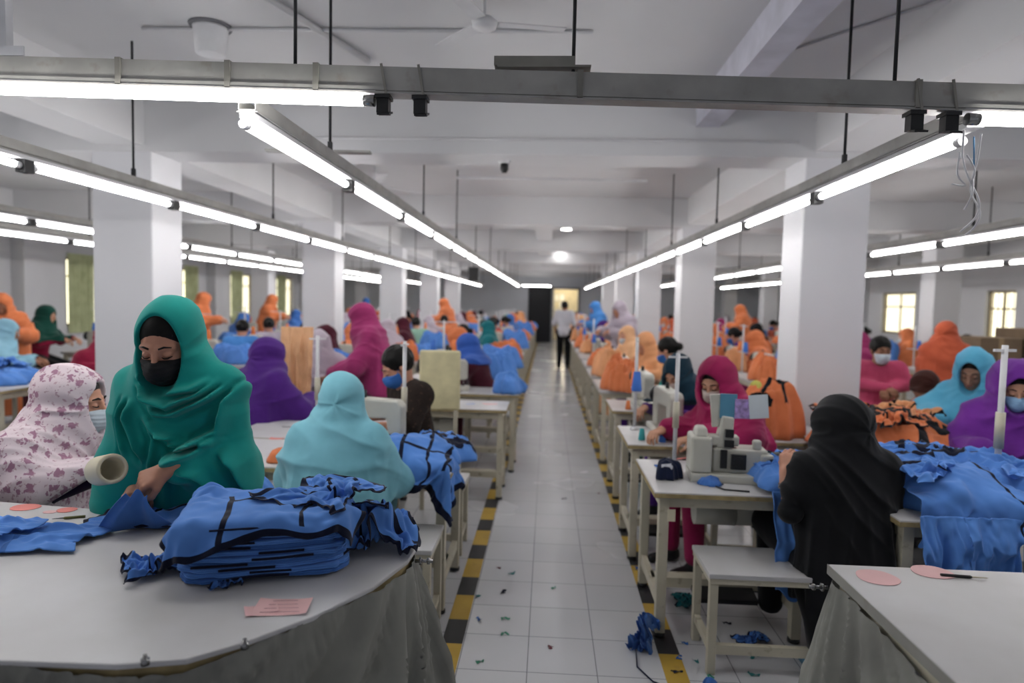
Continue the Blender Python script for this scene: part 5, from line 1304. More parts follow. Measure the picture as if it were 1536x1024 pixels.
153,40,29,22,26,27,42,49,57,59,48,43,30,32,23,29,31,47,54,62,40,54,
204,-114,-38,179,179,-343,51,200,296,20,286,4,-204,15,-187,27,-197,285,-106,-176,-249,8,
538,10,3,-2,-4,6,-6,3,14,8,7,3,-4,-2,-14,-4,2,3,-1,-3,-1,4,
130,42,31,27,32,33,35,48,61,61,42,43,33,38,32,28,21,53,49,60,42,51,
66,-9,57,175,158,-316,190,139,134,-27,314,23,-93,-27,-153,-16,-265,162,-112,-120,-143,-11,
572,1,3,3,1,4,-4,2,9,6,6,4,0,0,-8,-1,0,0,-2,-4,0,1,
104,41,38,28,27,39,45,53,61,42,49,45,42,44,35,32,24,46,47,49,48,52,
21,155,85,167,-137,96,-98,-98,170,312,69,31,3,186,-165,-210,-310,-58,-19,-73,74,-117,
599,2,5,9,4,2,-1,-1,5,2,4,3,3,5,-3,1,1,0,-5,-5,-3,1,
79,46,39,35,32,43,45,52,60,32,48,45,47,51,35,34,39,43,43,43,44,52,
46,57,174,97,-217,34,-60,-58,197,392,33,95,-40,144,-224,-250,-216,-98,-23,-4,23,-48,
634,-4,7,14,7,4,-2,-1,-2,1,0,3,5,5,5,4,3,-2,-6,-7,-6,-2,
67,37,43,38,38,45,48,51,54,41,37,44,53,48,50,39,41,42,37,38,41,46,
22,238,42,-103,-170,167,4,-5,33,332,72,125,-6,-116,48,-245,-199,-114,-76,2,42,153,
662,-3,8,16,11,4,-2,-3,-3,-2,-1,2,7,7,9,6,1,-2,-6,-8,-7,-5,
60,35,40,42,44,48,46,50,49,41,35,47,52,50,56,47,44,40,33,33,37,45,
93,265,-65,-144,-7,85,-120,-27,127,326,96,36,120,-192,36,-137,-157,-128,-120,13,21,-62,
679,6,13,17,9,5,-2,-1,-4,-5,0,0,7,11,8,6,4,0,-8,-8,-5,-2,
40,41,43,55,47,41,47,54,50,23,43,46,45,62,53,50,47,38,33,36,30,44,
277,3,-74,126,-86,-85,-113,83,15,463,149,-54,-91,-13,-235,-126,-43,-87,-7,101,-155,55,
706,7,14,15,8,7,-7,3,0,-6,-1,0,5,12,8,8,5,0,-9,-8,-4,-1,
22,51,47,57,42,46,49,57,51,12,49,42,40,64,53,51,47,42,30,36,34,34,
379,-262,104,20,-181,55,142,-55,-62,472,0,0,-143,6,-314,-65,-18,-20,165,-57,-48,-53,
736,1,12,17,3,2,1,5,2,-4,-1,0,4,9,13,9,4,-1,-8,-8,-4,-6,
28,45,45,52,48,46,58,51,52,4,52,40,37,60,55,52,48,39,35,33,37,49,
243,106,-13,-233,299,80,-203,114,-185,352,-38,-10,-183,-94,-81,-83,27,167,-62,-36,62,-53,
764,5,6,12,4,3,1,-1,10,-2,-2,0,2,12,13,9,5,-1,-8,-8,-5,-7,
36,33,40,55,60,50,49,45,44,15,48,38,36,57,59,51,48,42,36,35,44,55,
42,268,-191,230,324,-1,-340,-219,11,445,52,-206,-258,26,21,-76,-12,197,-187,-57,20,-49,
799,1,6,9,2,2,0,-3,1,9,-3,-4,6,13,13,11,5,-1,-7,-8,-4,-4,
15,43,53,59,69,50,42,33,27,37,32,31,47,53,62,51,50,42,42,43,45,51,
104,65,-52,202,238,-71,-310,26,288,80,25,-298,-42,-129,188,-170,-11,-6,-8,23,6,-127,
835,-1,0,7,1,-7,6,-3,4,2,-3,-2,9,13,15,11,3,1,-6,-7,-4,0,
1,57,62,66,67,43,37,13,27,36,28,34,54,54,60,54,46,47,51,50,47,45,
68,78,-3,49,238,-282,78,171,344,1,-257,-248,62,-266,276,-75,-169,43,15,145,-29,-219,
869,-3,-1,1,-4,-5,5,-2,-8,10,-1,0,8,16,16,9,6,0,-5,-7,-3,2,
5,57,66,80,63,52,11,24,18,18,25,37,53,58,60,53,47,47,58,58,50,44,
30,145,42,114,-92,-182,346,170,-112,154,-211,-229,-24,38,42,-136,28,-39,23,119,3,-209,
903,-5,-4,-4,-17,8,3,-1,-8,1,7,2,9,17,15,12,4,2,-6,-7,-2,2,
14,57,67,86,60,57,-2,26,-1,22,16,41,52,62,59,54,45,50,61,65,52,45,
22,81,214,139,-98,-168,313,63,-221,-37,31,-216,-59,206,-159,-56,101,-117,121,-20,54,-175,
935,-7,-8,-16,-7,8,6,3,-12,-8,11,5,12,16,15,13,4,1,-5,-6,0,1,
26,54,72,82,55,41,8,31,-6,6,32,41,47,59,60,53,45,53,63,63,56,46,
54,27,23,38,258,-268,276,63,-140,-97,101,-67,-86,-31,-62,-34,111,-18,34,-68,11,-48,
966,-8,-10,-14,-27,22,-2,7,-5,-11,14,12,9,13,16,13,4,-1,-5,-2,0,-5,
40,53,71,83,27,36,20,4,25,-12,39,45,50,59,60,53,48,52,60,64,57,42,
21,25,43,-13,98,11,-86,274,-135,-91,-58,31,124,-154,16,-65,9,43,-53,-15,50,234,
]),
'heap_edge': (42, 34, (-0.2749, -0.2239, -0.2901), (0.2502, 0.2617, 0.1184), [
39,16,19,-10,-14,-10,-8,-4,5,2,-2,0,9,-2,0,1,9,11,-5,-8,-5,9,3,-15,5,3,0,3,-8,-14,-11,-4,-10,-3,
153,-8,-8,-4,-10,-10,-8,-7,2,18,32,38,39,34,39,37,30,22,22,21,19,6,14,25,29,34,35,36,37,34,42,36,39,36,
226,54,57,59,71,68,66,49,49,32,-4,13,-12,5,-3,-2,14,-15,14,1,-3,-2,-2,2,-1,-9,6,1,9,-3,-4,-5,1,-5,
87,13,10,-9,-17,-14,-11,-4,-2,8,3,1,5,1,1,1,-2,4,7,-13,-12,2,15,0,8,0,0,-3,-8,-16,-5,1,-5,-2,
137,2,15,-13,-25,-7,-11,0,10,18,29,37,36,33,36,35,27,33,28,26,11,14,5,21,21,35,37,38,38,35,39,39,36,36,
237,46,48,55,69,75,68,47,45,35,25,4,-10,-11,0,8,22,-1,-7,17,19,2,-8,-18,-7,-6,-7,3,-3,-2,4,-6,-10,0,
147,-3,0,-10,-17,-16,-12,-4,-4,10,12,-4,0,4,1,0,-1,-3,-1,-6,-14,-9,7,17,15,-4,0,-2,-8,-17,5,6,-1,1,
143,3,11,-9,-35,0,-3,-8,-12,26,48,33,31,31,35,34,35,32,33,36,5,12,16,9,7,38,42,40,36,35,37,35,37,33,
243,42,43,55,66,78,68,49,39,41,27,-8,16,-18,-2,10,14,-3,25,11,49,19,-12,-20,-29,-10,-15,-8,5,13,-31,-26,3,-5,
172,0,-1,-8,-15,-17,-18,-3,3,9,5,2,1,4,1,-2,0,-5,-8,-5,-10,-9,-3,12,18,-3,3,-3,-6,-4,9,9,-1,0,
126,10,13,-7,-32,-5,-18,-5,0,26,54,32,30,33,36,36,35,32,35,38,-1,15,16,8,17,36,41,38,37,31,35,34,36,35,
249,41,43,52,65,75,61,47,41,45,12,15,20,-16,1,7,8,7,27,18,41,18,0,-26,-19,-11,-15,-4,7,-9,-32,-30,-1,-5,
196,2,-2,-6,-12,-19,-15,-1,9,7,0,0,2,1,1,-3,-6,-6,-4,-2,-12,-4,0,5,7,-6,8,1,1,8,3,6,8,-1,
111,8,0,9,-20,-17,-16,12,21,10,28,35,36,37,38,35,33,33,32,39,12,20,15,17,16,28,35,36,42,37,36,32,26,24,
259,45,48,45,52,67,62,43,40,42,31,19,4,9,4,11,15,14,13,7,41,-8,-3,10,-12,-5,-13,-4,-5,-25,-19,-22,-26,10,
220,0,4,-8,-9,-15,-12,9,19,-9,-6,2,-1,0,-2,-4,-12,-7,-1,-7,-15,-7,15,13,-8,-7,8,2,12,13,4,11,3,3,
105,-17,-2,14,4,-11,-2,6,18,-4,19,39,40,39,41,36,32,30,31,29,26,17,24,14,25,31,32,34,39,39,36,21,30,26,
282,41,51,40,44,52,53,45,43,42,45,11,15,14,11,14,23,16,10,2,16,19,-7,-12,4,3,-6,-2,-40,-33,3,-25,-13,-23,
249,-1,4,-8,-8,-9,-6,14,15,-17,-8,-2,1,-3,-3,-6,-7,-5,-1,-10,-8,-5,8,6,-3,-4,2,6,16,7,16,10,9,4,
93,-3,-14,7,9,3,3,5,-16,15,21,26,39,41,48,44,32,32,29,28,30,20,21,19,30,29,36,33,32,43,29,28,18,26,
298,45,44,40,39,42,41,45,45,40,68,31,15,17,9,10,18,12,17,9,-10,3,16,3,-7,3,-1,-9,-41,-9,-19,-20,-34,-30,
275,-1,-1,-2,-5,-7,-5,10,26,-21,-20,-8,-5,-4,2,3,-1,-8,5,2,-9,-1,-5,-4,1,2,-1,5,18,18,10,14,9,4,
94,2,1,-3,1,-4,-14,-8,-4,30,2,23,35,45,54,56,47,22,29,22,27,22,32,28,29,28,37,36,28,31,39,25,24,24,
312,41,40,40,39,36,31,50,38,46,94,53,28,16,-1,-10,17,28,4,2,2,1,-6,12,-3,-14,2,-6,-23,-16,-23,-34,-29,-31,
304,0,-3,1,-5,-8,0,8,-3,4,-18,-10,-7,-4,3,6,-4,-6,7,-3,0,-8,-4,-3,0,0,-1,7,17,16,17,16,9,7,
100,-4,3,-6,-4,-1,-16,-19,27,20,-14,22,35,46,55,63,50,23,27,24,25,20,35,34,29,30,38,34,29,32,34,33,24,18,
318,40,40,38,39,38,26,48,8,71,112,62,31,16,-17,-6,27,25,-12,18,-3,17,-19,-1,4,-13,0,-7,-9,-13,-37,-30,-26,-35,
334,-3,0,3,-3,-17,13,4,-9,-1,-8,-11,-9,-3,4,4,-5,-2,0,5,-7,-7,-3,-1,-2,0,-3,13,13,14,20,16,12,13,
104,4,-3,-14,-19,20,-9,-25,5,24,-3,25,40,42,52,61,45,28,29,27,24,24,30,33,37,38,33,24,34,35,33,37,25,8,
321,41,39,38,33,52,36,29,26,69,95,60,22,26,-14,1,26,24,10,-1,4,-3,6,-13,10,0,-13,-26,1,-2,-42,-25,-25,-35,
364,-3,-2,6,1,-23,-25,24,8,-1,-6,-9,-7,-4,1,2,-1,0,-2,-1,-6,-4,-3,0,-6,-3,3,12,16,13,20,15,13,9,
101,10,6,-31,-22,29,7,-19,-1,3,11,24,38,39,50,54,42,32,28,29,31,23,24,32,48,42,18,33,33,39,24,33,34,15,
327,39,38,32,35,60,59,17,48,55,65,55,26,32,-5,7,19,19,20,10,-11,-14,15,-13,25,8,-43,-17,-9,7,-48,-34,-9,-29,
394,-3,-2,-2,6,-18,-24,14,7,1,-11,-1,-10,3,3,-1,0,-1,0,1,-10,-3,0,-3,-6,-2,3,5,15,21,17,17,9,9,
89,13,12,-14,-23,3,22,9,-21,8,18,21,35,36,46,51,31,31,33,31,27,27,27,30,48,39,21,37,35,31,24,30,32,19,
334,39,36,43,32,55,53,28,43,45,49,49,32,35,20,1,28,20,8,1,8,-3,-5,-7,15,4,-39,4,-8,-16,-43,-29,-6,-35,
422,-3,-2,-1,-1,0,-1,-4,-10,-1,-1,-8,-5,2,0,3,-1,-3,2,5,1,-2,-12,-8,-4,-2,0,5,13,18,21,17,8,2,
66,15,13,2,-6,-6,1,5,10,15,17,31,31,36,41,28,30,35,34,34,25,27,30,32,42,36,31,35,32,23,32,29,21,11,
346,38,36,40,38,38,39,40,41,39,42,32,38,33,25,40,20,1,34,6,0,1,-19,-1,2,-6,-14,-7,-8,-30,-14,-18,-30,-39,
454,-4,-2,-3,3,4,4,-5,-10,-4,-1,-1,-7,-3,2,-2,-8,1,4,-1,5,-2,-9,-9,-4,-3,-1,6,12,16,21,14,10,3,
74,10,6,-10,-1,1,-12,6,18,18,28,35,29,34,34,21,34,33,37,45,15,27,36,35,38,36,37,28,34,31,11,24,27,17,
343,43,40,36,37,32,35,44,50,38,29,28,40,35,36,42,12,-5,48,-8,30,13,-38,-13,-2,-6,-4,-22,-7,-10,-33,-25,-21,-36,
482,-4,0,-3,6,6,2,-1,-5,-4,-2,-4,-3,-5,-3,-3,-5,1,1,-3,-1,0,-5,-5,-4,-4,-1,6,10,15,17,17,10,2,
52,25,4,4,2,-6,3,8,13,5,22,31,36,34,30,29,29,28,44,41,28,28,40,32,41,35,32,32,27,30,25,11,22,24,
349,40,41,34,33,34,34,38,41,43,38,37,28,32,36,31,23,20,15,0,6,14,-6,-14,5,-3,-21,-10,-21,-11,-8,-27,-28,-30,
512,-9,3,1,7,9,5,-1,-4,-2,-5,-4,-2,-6,-5,-3,1,-2,-3,-5,3,-3,-4,-4,-4,-4,1,5,9,11,14,5,19,3,
34,26,31,-8,2,13,-5,1,-4,8,11,38,43,36,33,30,31,31,40,32,40,36,36,35,45,36,21,32,32,26,28,25,9,24,
360,37,34,37,35,29,33,39,40,42,43,34,30,22,27,29,29,19,12,27,-1,-3,-3,-6,20,-2,-35,-17,-15,-29,8,0,-31,-29,
524,3,10,4,8,12,9,-1,-4,-6,-4,-1,-5,-8,-5,-4,0,-1,-2,-5,3,-4,-2,-3,-7,-2,1,3,7,11,10,3,9,6,
14,35,36,-7,-3,14,3,-8,-1,19,17,27,39,33,33,31,34,30,34,32,45,42,39,39,47,35,19,33,31,26,25,26,21,22,
390,29,18,36,35,28,34,37,41,37,40,40,19,23,22,24,27,22,23,29,-2,-7,-3,1,11,5,-35,-8,-17,-21,-9,21,-21,-32,
566,-9,0,17,8,15,13,0,-3,-2,-1,-2,-15,-9,-7,-3,-1,0,-1,-5,6,-2,-2,-5,-7,-2,-2,1,8,7,8,-3,7,9,
37,10,15,17,7,-6,7,7,9,3,14,32,25,35,35,24,40,29,37,37,44,41,41,40,44,39,27,26,27,19,34,31,25,24,
396,37,34,13,30,28,37,36,40,47,43,27,25,1,13,34,21,27,10,16,11,18,2,-2,-2,1,-21,-20,0,-23,-6,-6,16,-26,
599,-13,-9,18,21,14,6,6,2,0,-3,-8,-9,-10,-7,-5,-1,1,0,2,3,5,-9,-9,-5,-4,-5,3,8,4,-2,1,6,2,
45,-4,2,20,21,-8,2,0,10,17,29,34,10,29,35,25,40,25,43,38,46,41,37,40,51,43,32,19,16,26,37,29,27,22,
391,54,49,8,6,37,39,37,38,45,32,5,47,4,12,23,21,31,7,22,16,23,-13,-4,18,-13,-4,-23,-20,-7,-20,-9,29,-11,
618,-7,-3,12,23,17,9,10,4,-5,-10,-5,-8,-7,-9,-6,-1,1,3,4,0,6,-10,-8,-6,-8,0,-3,7,4,2,-4,8,2,
20,8,7,20,14,15,-12,7,4,8,38,25,30,25,32,28,30,32,48,40,45,42,36,30,71,58,12,28,15,18,31,15,27,24,
401,56,45,20,-5,22,41,33,36,51,20,27,19,27,-1,24,28,18,9,24,9,28,-7,-8,35,2,-32,-7,-19,-26,2,12,7,-25,
642,-6,2,11,17,23,11,11,5,-2,-11,-10,-23,5,-6,-2,-5,-1,7,1,0,1,-4,-7,-4,-9,-7,-1,7,7,5,10,-2,-12,
5,12,21,10,5,22,8,-18,-15,25,44,28,26,28,52,16,31,35,54,42,29,49,39,25,92,69,-15,21,27,23,19,8,25,13,
424,47,19,22,29,1,31,29,36,43,34,34,7,30,0,39,6,10,17,13,34,5,1,-9,58,0,-42,-27,-1,-15,-10,28,-8,-37,
667,-5,1,14,19,18,15,3,13,-2,-8,-23,-20,3,3,-2,-5,-3,7,0,4,1,-4,-11,-1,-9,-7,-3,7,5,11,11,-7,-18,
9,2,23,20,-1,12,24,-11,-22,22,43,17,38,22,57,14,35,36,48,45,26,47,43,32,87,68,-13,24,17,25,21,11,18,4,
436,43,25,4,27,26,22,25,27,46,35,22,-3,33,10,35,2,6,26,15,37,6,9,-11,49,-4,-36,-12,-21,-12,-7,26,-20,-36,
660,13,21,12,16,11,14,7,6,10,-5,-23,-20,-4,10,-4,0,-4,1,-2,7,2,-7,-5,0,-13,-11,2,8,7,10,9,-11,-22,
44,-15,-1,26,22,12,14,-1,-11,4,25,27,29,35,41,25,40,35,39,39,36,43,44,42,63,48,17,24,20,26,15,17,21,21,
435,45,28,11,14,31,34,28,30,31,31,22,15,0,16,24,6,12,18,23,33,9,1,35,3,-7,-28,-13,13,-6,-21,3,-37,-41,
662,21,33,18,12,7,20,4,10,8,0,-11,-17,-7,-2,-6,2,-1,-3,2,8,0,-7,-2,-6,-12,-7,0,3,8,7,10,-17,-18,
80,-18,-14,9,22,28,11,-14,-10,7,25,30,29,33,33,35,42,35,34,37,44,43,42,46,40,35,30,29,22,19,19,23,23,33,
433,39,18,32,29,17,30,29,30,37,26,15,13,10,14,17,25,3,10,20,19,23,19,4,-3,-15,-13,-7,4,2,-7,-12,-46,-45,
667,25,22,26,14,15,22,5,7,11,6,-1,-11,-8,-11,-15,-2,6,-3,10,14,0,-8,-3,-8,-7,-8,-4,-6,11,-6,-2,0,-16,
116,-15,-15,4,11,-6,7,-5,17,-2,22,33,31,31,33,43,44,26,37,38,50,42,32,39,38,34,25,25,30,20,17,20,31,27,
432,38,27,22,28,28,27,27,29,43,36,-2,2,15,16,18,14,9,3,31,3,15,25,-1,3,-4,-17,-8,-9,8,-21,-12,-27,-45,
686,19,21,21,25,17,10,13,7,10,9,0,-1,-10,-17,-13,-5,9,-2,20,24,3,-18,-13,-2,-1,-10,-6,-6,-2,2,-11,-3,-9,
142,-8,-3,-6,-16,-15,-14,10,10,19,24,36,31,33,38,50,33,27,41,36,46,40,23,32,42,34,28,23,27,28,21,14,31,28,
412,42,34,32,19,32,35,35,38,26,26,14,-12,12,26,22,-14,18,6,32,27,8,-21,-7,17,6,-12,-13,-8,-8,-11,-26,-7,-23,
714,19,17,16,25,13,16,9,8,8,7,5,2,-9,-22,-7,-7,-3,13,21,23,4,-19,-6,-1,-2,-13,-2,-8,-1,-2,-12,-12,-5,
141,-4,-5,-7,0,-20,-27,27,-10,20,33,42,35,34,43,50,29,31,36,35,46,34,10,35,44,28,26,31,24,27,27,20,24,37,
375,43,40,44,38,43,32,32,43,37,20,0,-2,-5,18,33,-26,9,18,21,24,1,-28,-2,18,5,-11,-3,-7,7,-17,-23,-19,10,
731,11,15,20,26,22,8,9,4,12,8,14,4,-8,-31,-4,-3,-2,3,25,11,-3,7,4,-15,2,-14,0,-7,-6,0,-11,-14,-1,
113,-9,-4,1,1,-4,-12,6,17,21,27,38,46,35,48,40,36,31,32,28,36,33,18,22,35,35,26,32,32,32,28,21,27,32,
347,46,43,48,46,42,44,39,35,27,21,5,17,-16,1,23,-8,-6,9,20,17,-5,-3,4,-10,2,-10,3,-6,-5,8,-10,-22,25,
746,17,13,8,30,27,3,17,4,7,-6,23,21,-13,-32,2,0,-4,-3,20,-11,7,19,8,-22,-1,-3,1,-10,-7,5,-9,-15,4,
81,6,16,3,-21,11,12,-11,16,23,38,36,42,42,49,37,37,30,31,24,27,22,25,20,25,38,32,26,41,36,27,30,26,27,
325,42,41,57,48,48,55,38,40,23,1,11,28,-2,-25,35,-16,-21,13,11,0,0,9,-1,-17,-4,0,7,-12,-11,28,8,-24,31,
745,10,17,30,25,16,21,17,2,2,5,1,22,-5,-23,-3,12,-3,-14,7,9,-11,23,-6,-11,-5,7,-6,-1,4,-5,-4,-9,4,
99,18,6,-12,-3,13,-14,2,13,29,29,41,39,41,50,37,35,35,32,28,20,22,13,20,29,35,32,28,38,35,28,35,31,22,
308,34,35,46,60,63,54,42,36,21,7,4,11,-1,-17,18,-4,-5,-4,8,1,-15,4,-5,-9,-1,2,7,-7,6,22,12,-13,23,
734,23,26,24,19,29,29,18,-12,-1,21,0,5,0,-7,-8,0,-1,0,-8,13,-13,5,7,-12,4,-3,-7,14,-6,-6,1,-2,3,
114,11,-14,18,17,-22,-26,11,29,32,28,35,35,37,51,32,35,35,42,29,18,15,19,14,28,28,39,33,32,31,31,32,34,35,
286,22,31,46,61,70,62,45,25,14,7,8,6,1,-4,-2,-3,-2,9,-9,4,-19,-8,-8,5,6,-5,2,6,8,12,9,4,7,
759,8,21,25,27,24,43,-3,-14,-2,23,-2,6,6,-8,2,1,7,-6,-13,12,-11,-14,-2,6,8,-9,-4,4,3,-9,3,-6,-2,
96,25,15,20,-11,-40,-7,22,30,34,25,34,33,34,42,35,33,33,46,40,18,9,10,16,31,29,41,34,31,31,29,30,37,41,
272,2,35,45,56,76,69,32,21,17,3,10,6,0,-4,-3,-3,9,5,-10,3,-22,-14,-7,5,10,-8,2,9,9,10,7,6,7,
773,11,21,28,11,37,38,-21,-1,-8,1,15,10,-5,7,7,10,6,-2,-9,-16,0,-17,-5,6,5,-6,-1,2,-8,-4,4,-2,-7,
90,36,21,5,-28,-26,3,30,32,29,33,30,31,33,33,34,32,34,37,43,17,20,4,22,30,32,37,34,32,28,31,31,44,44,
234,15,29,47,59,72,63,31,21,10,4,-3,7,8,3,-1,4,4,4,0,-10,-18,-13,-11,1,6,-2,3,9,11,8,8,5,5,
780,16,27,25,21,26,13,2,-17,-3,11,1,-5,-2,20,7,10,12,12,-20,-24,-9,10,0,-18,9,-6,2,-1,-6,-10,2,3,-17,
90,43,28,-13,-31,-30,26,31,27,25,37,35,31,24,32,33,33,32,31,37,25,16,16,23,32,30,34,33,33,31,29,33,49,45,
190,23,38,47,63,64,49,33,18,6,-3,4,4,15,9,1,3,3,4,3,-9,-15,-12,-7,-9,0,1,5,7,9,11,8,5,5,
791,24,28,11,24,26,9,-5,-24,-1,3,6,-8,11,21,-5,4,11,11,-23,-1,-7,2,17,-12,-8,-7,4,-5,-9,-4,-1,3,-22,
96,30,13,-22,-29,0,38,25,19,32,31,33,28,34,30,33,37,33,28,31,27,18,24,18,32,27,34,34,33,31,33,32,45,44,
153,32,45,51,53,50,40,30,16,9,13,-5,10,12,9,5,4,6,6,14,-22,-17,-9,-7,-7,-11,3,5,7,9,10,9,4,3,
817,18,15,21,33,12,-5,-14,-19,-4,35,-3,-17,14,17,-17,-8,-2,3,8,-8,1,14,5,14,-7,-25,4,-5,-15,6,8,-17,-20,
94,6,-6,-19,-6,34,40,13,17,34,16,36,37,33,32,36,44,32,30,27,23,24,16,27,29,31,23,36,35,32,35,35,32,33,
134,38,45,44,44,35,27,22,12,21,13,4,6,17,14,9,2,14,13,-2,-27,-12,-12,-2,-2,-8,-8,7,7,9,10,9,-1,-5,
845,13,15,28,30,-13,-25,-12,-23,3,56,14,-25,3,8,-20,-9,-3,0,21,6,-11,13,21,6,2,-34,-14,0,-16,9,12,-19,-31,
77,-4,-9,-4,18,42,41,14,-13,44,16,32,39,37,33,43,51,33,28,19,26,14,29,18,35,31,17,37,37,35,37,36,27,25,
120,39,40,37,33,21,17,15,13,25,17,13,7,18,18,7,-2,16,14,1,-7,-27,-3,1,-12,-6,-12,6,6,9,9,9,-4,-5,
866,11,21,23,9,-24,-17,-18,-13,-10,49,32,-11,-6,-10,-24,-12,3,13,23,24,4,-5,18,15,-3,-27,-18,-13,-16,14,-7,-9,-37,
51,-6,3,22,32,35,38,13,-25,42,23,25,38,39,43,50,44,33,28,21,18,27,11,23,33,33,20,35,35,39,37,37,36,19,
106,41,33,22,21,14,13,12,9,28,18,16,16,19,16,7,9,14,11,6,-3,-6,-24,-4,-6,-10,-13,0,13,5,9,6,1,-9,
879,20,17,8,-24,-6,4,-26,-26,-7,32,43,8,-7,-28,-22,6,9,12,20,29,16,-11,-12,26,10,-13,-11,-35,-17,6,-19,-4,-33,
27,7,24,31,30,32,35,2,-18,40,28,16,36,43,54,52,33,26,25,26,23,22,23,28,20,27,30,36,29,37,42,36,44,33,
95,34,21,14,12,12,10,9,12,23,20,16,22,23,12,10,18,19,8,4,7,-8,-23,-6,-12,-11,-9,3,0,6,12,2,6,-2,
902,8,13,1,-27,5,-7,-31,-29,1,35,35,15,3,-28,-18,11,-7,21,26,29,-12,-6,-8,17,24,-6,-16,-37,-11,3,-20,-8,-25,
14,31,30,30,28,33,29,-3,-7,38,14,14,40,43,55,53,27,32,19,25,20,29,31,29,24,12,34,36,28,39,47,37,43,44,
76,22,19,12,5,12,5,7,14,22,18,20,22,26,15,14,24,13,11,8,15,-19,-18,-16,-7,-18,-4,-2,-1,8,11,1,6,7,
912,18,1,-6,4,-12,-34,-31,-21,18,26,36,30,2,-20,-22,-20,9,23,32,35,-18,-10,5,-13,20,-9,-22,-23,-6,8,-16,-20,-6,
21,30,27,31,35,31,12,10,20,17,7,5,36,44,55,52,40,29,23,22,43,28,10,26,20,13,31,34,36,47,47,35,33,43,
34,31,22,-4,-1,19,9,6,15,24,15,20,27,23,19,17,21,10,11,18,23,-21,-33,-10,-11,-19,-8,-5,1,10,13,2,-1,3,
927,13,-22,9,13,-29,-39,-22,-7,19,12,34,29,2,-18,-29,-9,27,23,33,25,-9,2,-9,-29,3,7,-20,-21,-5,8,-15,-25,-7,
34,29,16,38,35,21,9,28,37,-11,14,-7,41,43,50,47,53,19,22,27,63,27,12,-2,17,13,36,38,37,51,48,31,28,37,
0,33,20,-8,-5,22,11,7,23,23,6,16,30,24,20,22,19,14,16,25,9,-5,-30,-34,-13,-16,-12,-4,1,10,13,3,-5,-2,
]),
}
def sim_mesh(name, key, trim=(), center=True, subsurf=True):
    n, m, lo, hi, b = SIMS[key]
    d = np.array(b).reshape(n, 3, m).transpose(0, 2, 1)
    q = np.cumsum(d, axis=1)
    V = V3(lo) + q.reshape(-1, 3) / 999 * (V3(hi) - V3(lo))
    if center: V[:, :2] -= (V3(lo) + V3(hi))[:2] / 2
    i, j = np.meshgrid(np.arange(n - 1), np.arange(m - 1), indexing='ij'); i = i.ravel(); j = j.ravel()
    me = mesh_np(name, V, np.stack([i * m + j, (i + 1) * m + j, (i + 1) * m + j + 1, i * m + j + 1], -1))
    u, v = (i + .5) / (n - 1), (j + .5) / (m - 1)
    f = np.zeros(len(i), int)
    for (ax, c, w, a0, a1) in trim:
        s, t = (u, v) if ax == 'u' else (v, u)
        f |= ((np.abs(s - c) < w) & (t >= a0) & (t <= a1))
    return me, f
def garment(name, key, loc, rz, label, m1, m2=None, trim=(), s=1, cat='garment', group=None, sub=2, center=True, flip=False):
    me, f = sim_mesh(name, key, trim, center)
    me.materials.append(m1); me.materials.append(m2 or m1)
    me.polygons.foreach_set('material_index', f.astype(np.int32))
    o = bpy.data.objects.new(name, me); COL.objects.link(o)
    o.location = loc; o.rotation_euler = (0, 0, rz); o.scale = s if isinstance(s, tuple) else (s, s, s)
    tag(o, label, cat, group)
    if sub: md = o.modifiers.new('sub', 'SUBSURF'); md.levels = sub; md.render_levels = sub
    md = o.modifiers.new('thick', 'SOLIDIFY'); md.thickness = .0025; md.offset = 0
    return o
TRIM = (('u', .02, .022, 0, 1), ('u', .98, .022, 0, 1), ('v', .02, .03, 0, 1), ('v', .98, .03, 0, 1), ('u', .33, .014, 0, .8), ('u', .66, .014, .2, 1), ('v', .5, .018, .33, .66), ('v', .28, .018, .66, 1))
# ------------------------------------------------------------------ furniture
def table(loc, size, z=.72, rz=0, label=None, group='sewing tables', top=TOPW, low=True, bracket=True, rich=True):
    t = empty('sewing_table', loc, rz, label, 'table', group)
    w, d = size
    mb = MB().span((0, 0, z - .028), (w, d, z)).build('tabletop', top, t, bevel=.003 if rich else 0)
    if rich: MB().span((-.002, -.002, z - .026), (w + .002, d + .002, z - .007)).build('wood_edge', TOPE, t)
    for x in (.05, w - .05):
        for y in (.05, d - .05):
            MB().box((x, y, (z - .028) / 2 + .012), (.045, .05, z - .052)).build('leg', LEGC, t, bevel=.003 if rich else 0)
            if rich: MB().lathe([(.02, 0), (.028, .004), (.028, .02), (.012, .03)], (x, y, 0), 14).build('foot_cap', MACHD, t)
    fr = MB()
    fr.box((w / 2, .05, z - .055), (w - .10, .03, .045)).box((w / 2, d - .05, z - .055), (w - .10, .03, .045))
    for x in (.05, w - .05): fr.box((x, d / 2, .16), (.03, d - .10, .05)).box((x, d / 2, z - .06), (.03, d - .10, .05))
    if low: fr.box((w / 2, d / 2, .16), (w - .10, .08, .05)).box((w / 2, .05, (z - .07 + .16) / 2) if False else (.05, .05, (z + .10) / 2), (.02, .02, z - .22))
    fr.build('under_frame', LEGC, t)
    if rich:
        MB().box((w * .55, d * .45, .14), (.30, .22, .025), Matrix.Rotation(.2, 3, 'X')).build('treadle', MACHD, t)
        mo = MB().tube([(w * .35, d * .5, z - .18), (w * .35 + .2, d * .5, z - .18)], .065, 18).box((w * .35 + .1, d * .5, z - .10), (.1, .08, .09)).box((w * .35 + .26, d * .5, z - .17), (.12, .13, .11))
        mo.build('motor', MACH, t)
    return t
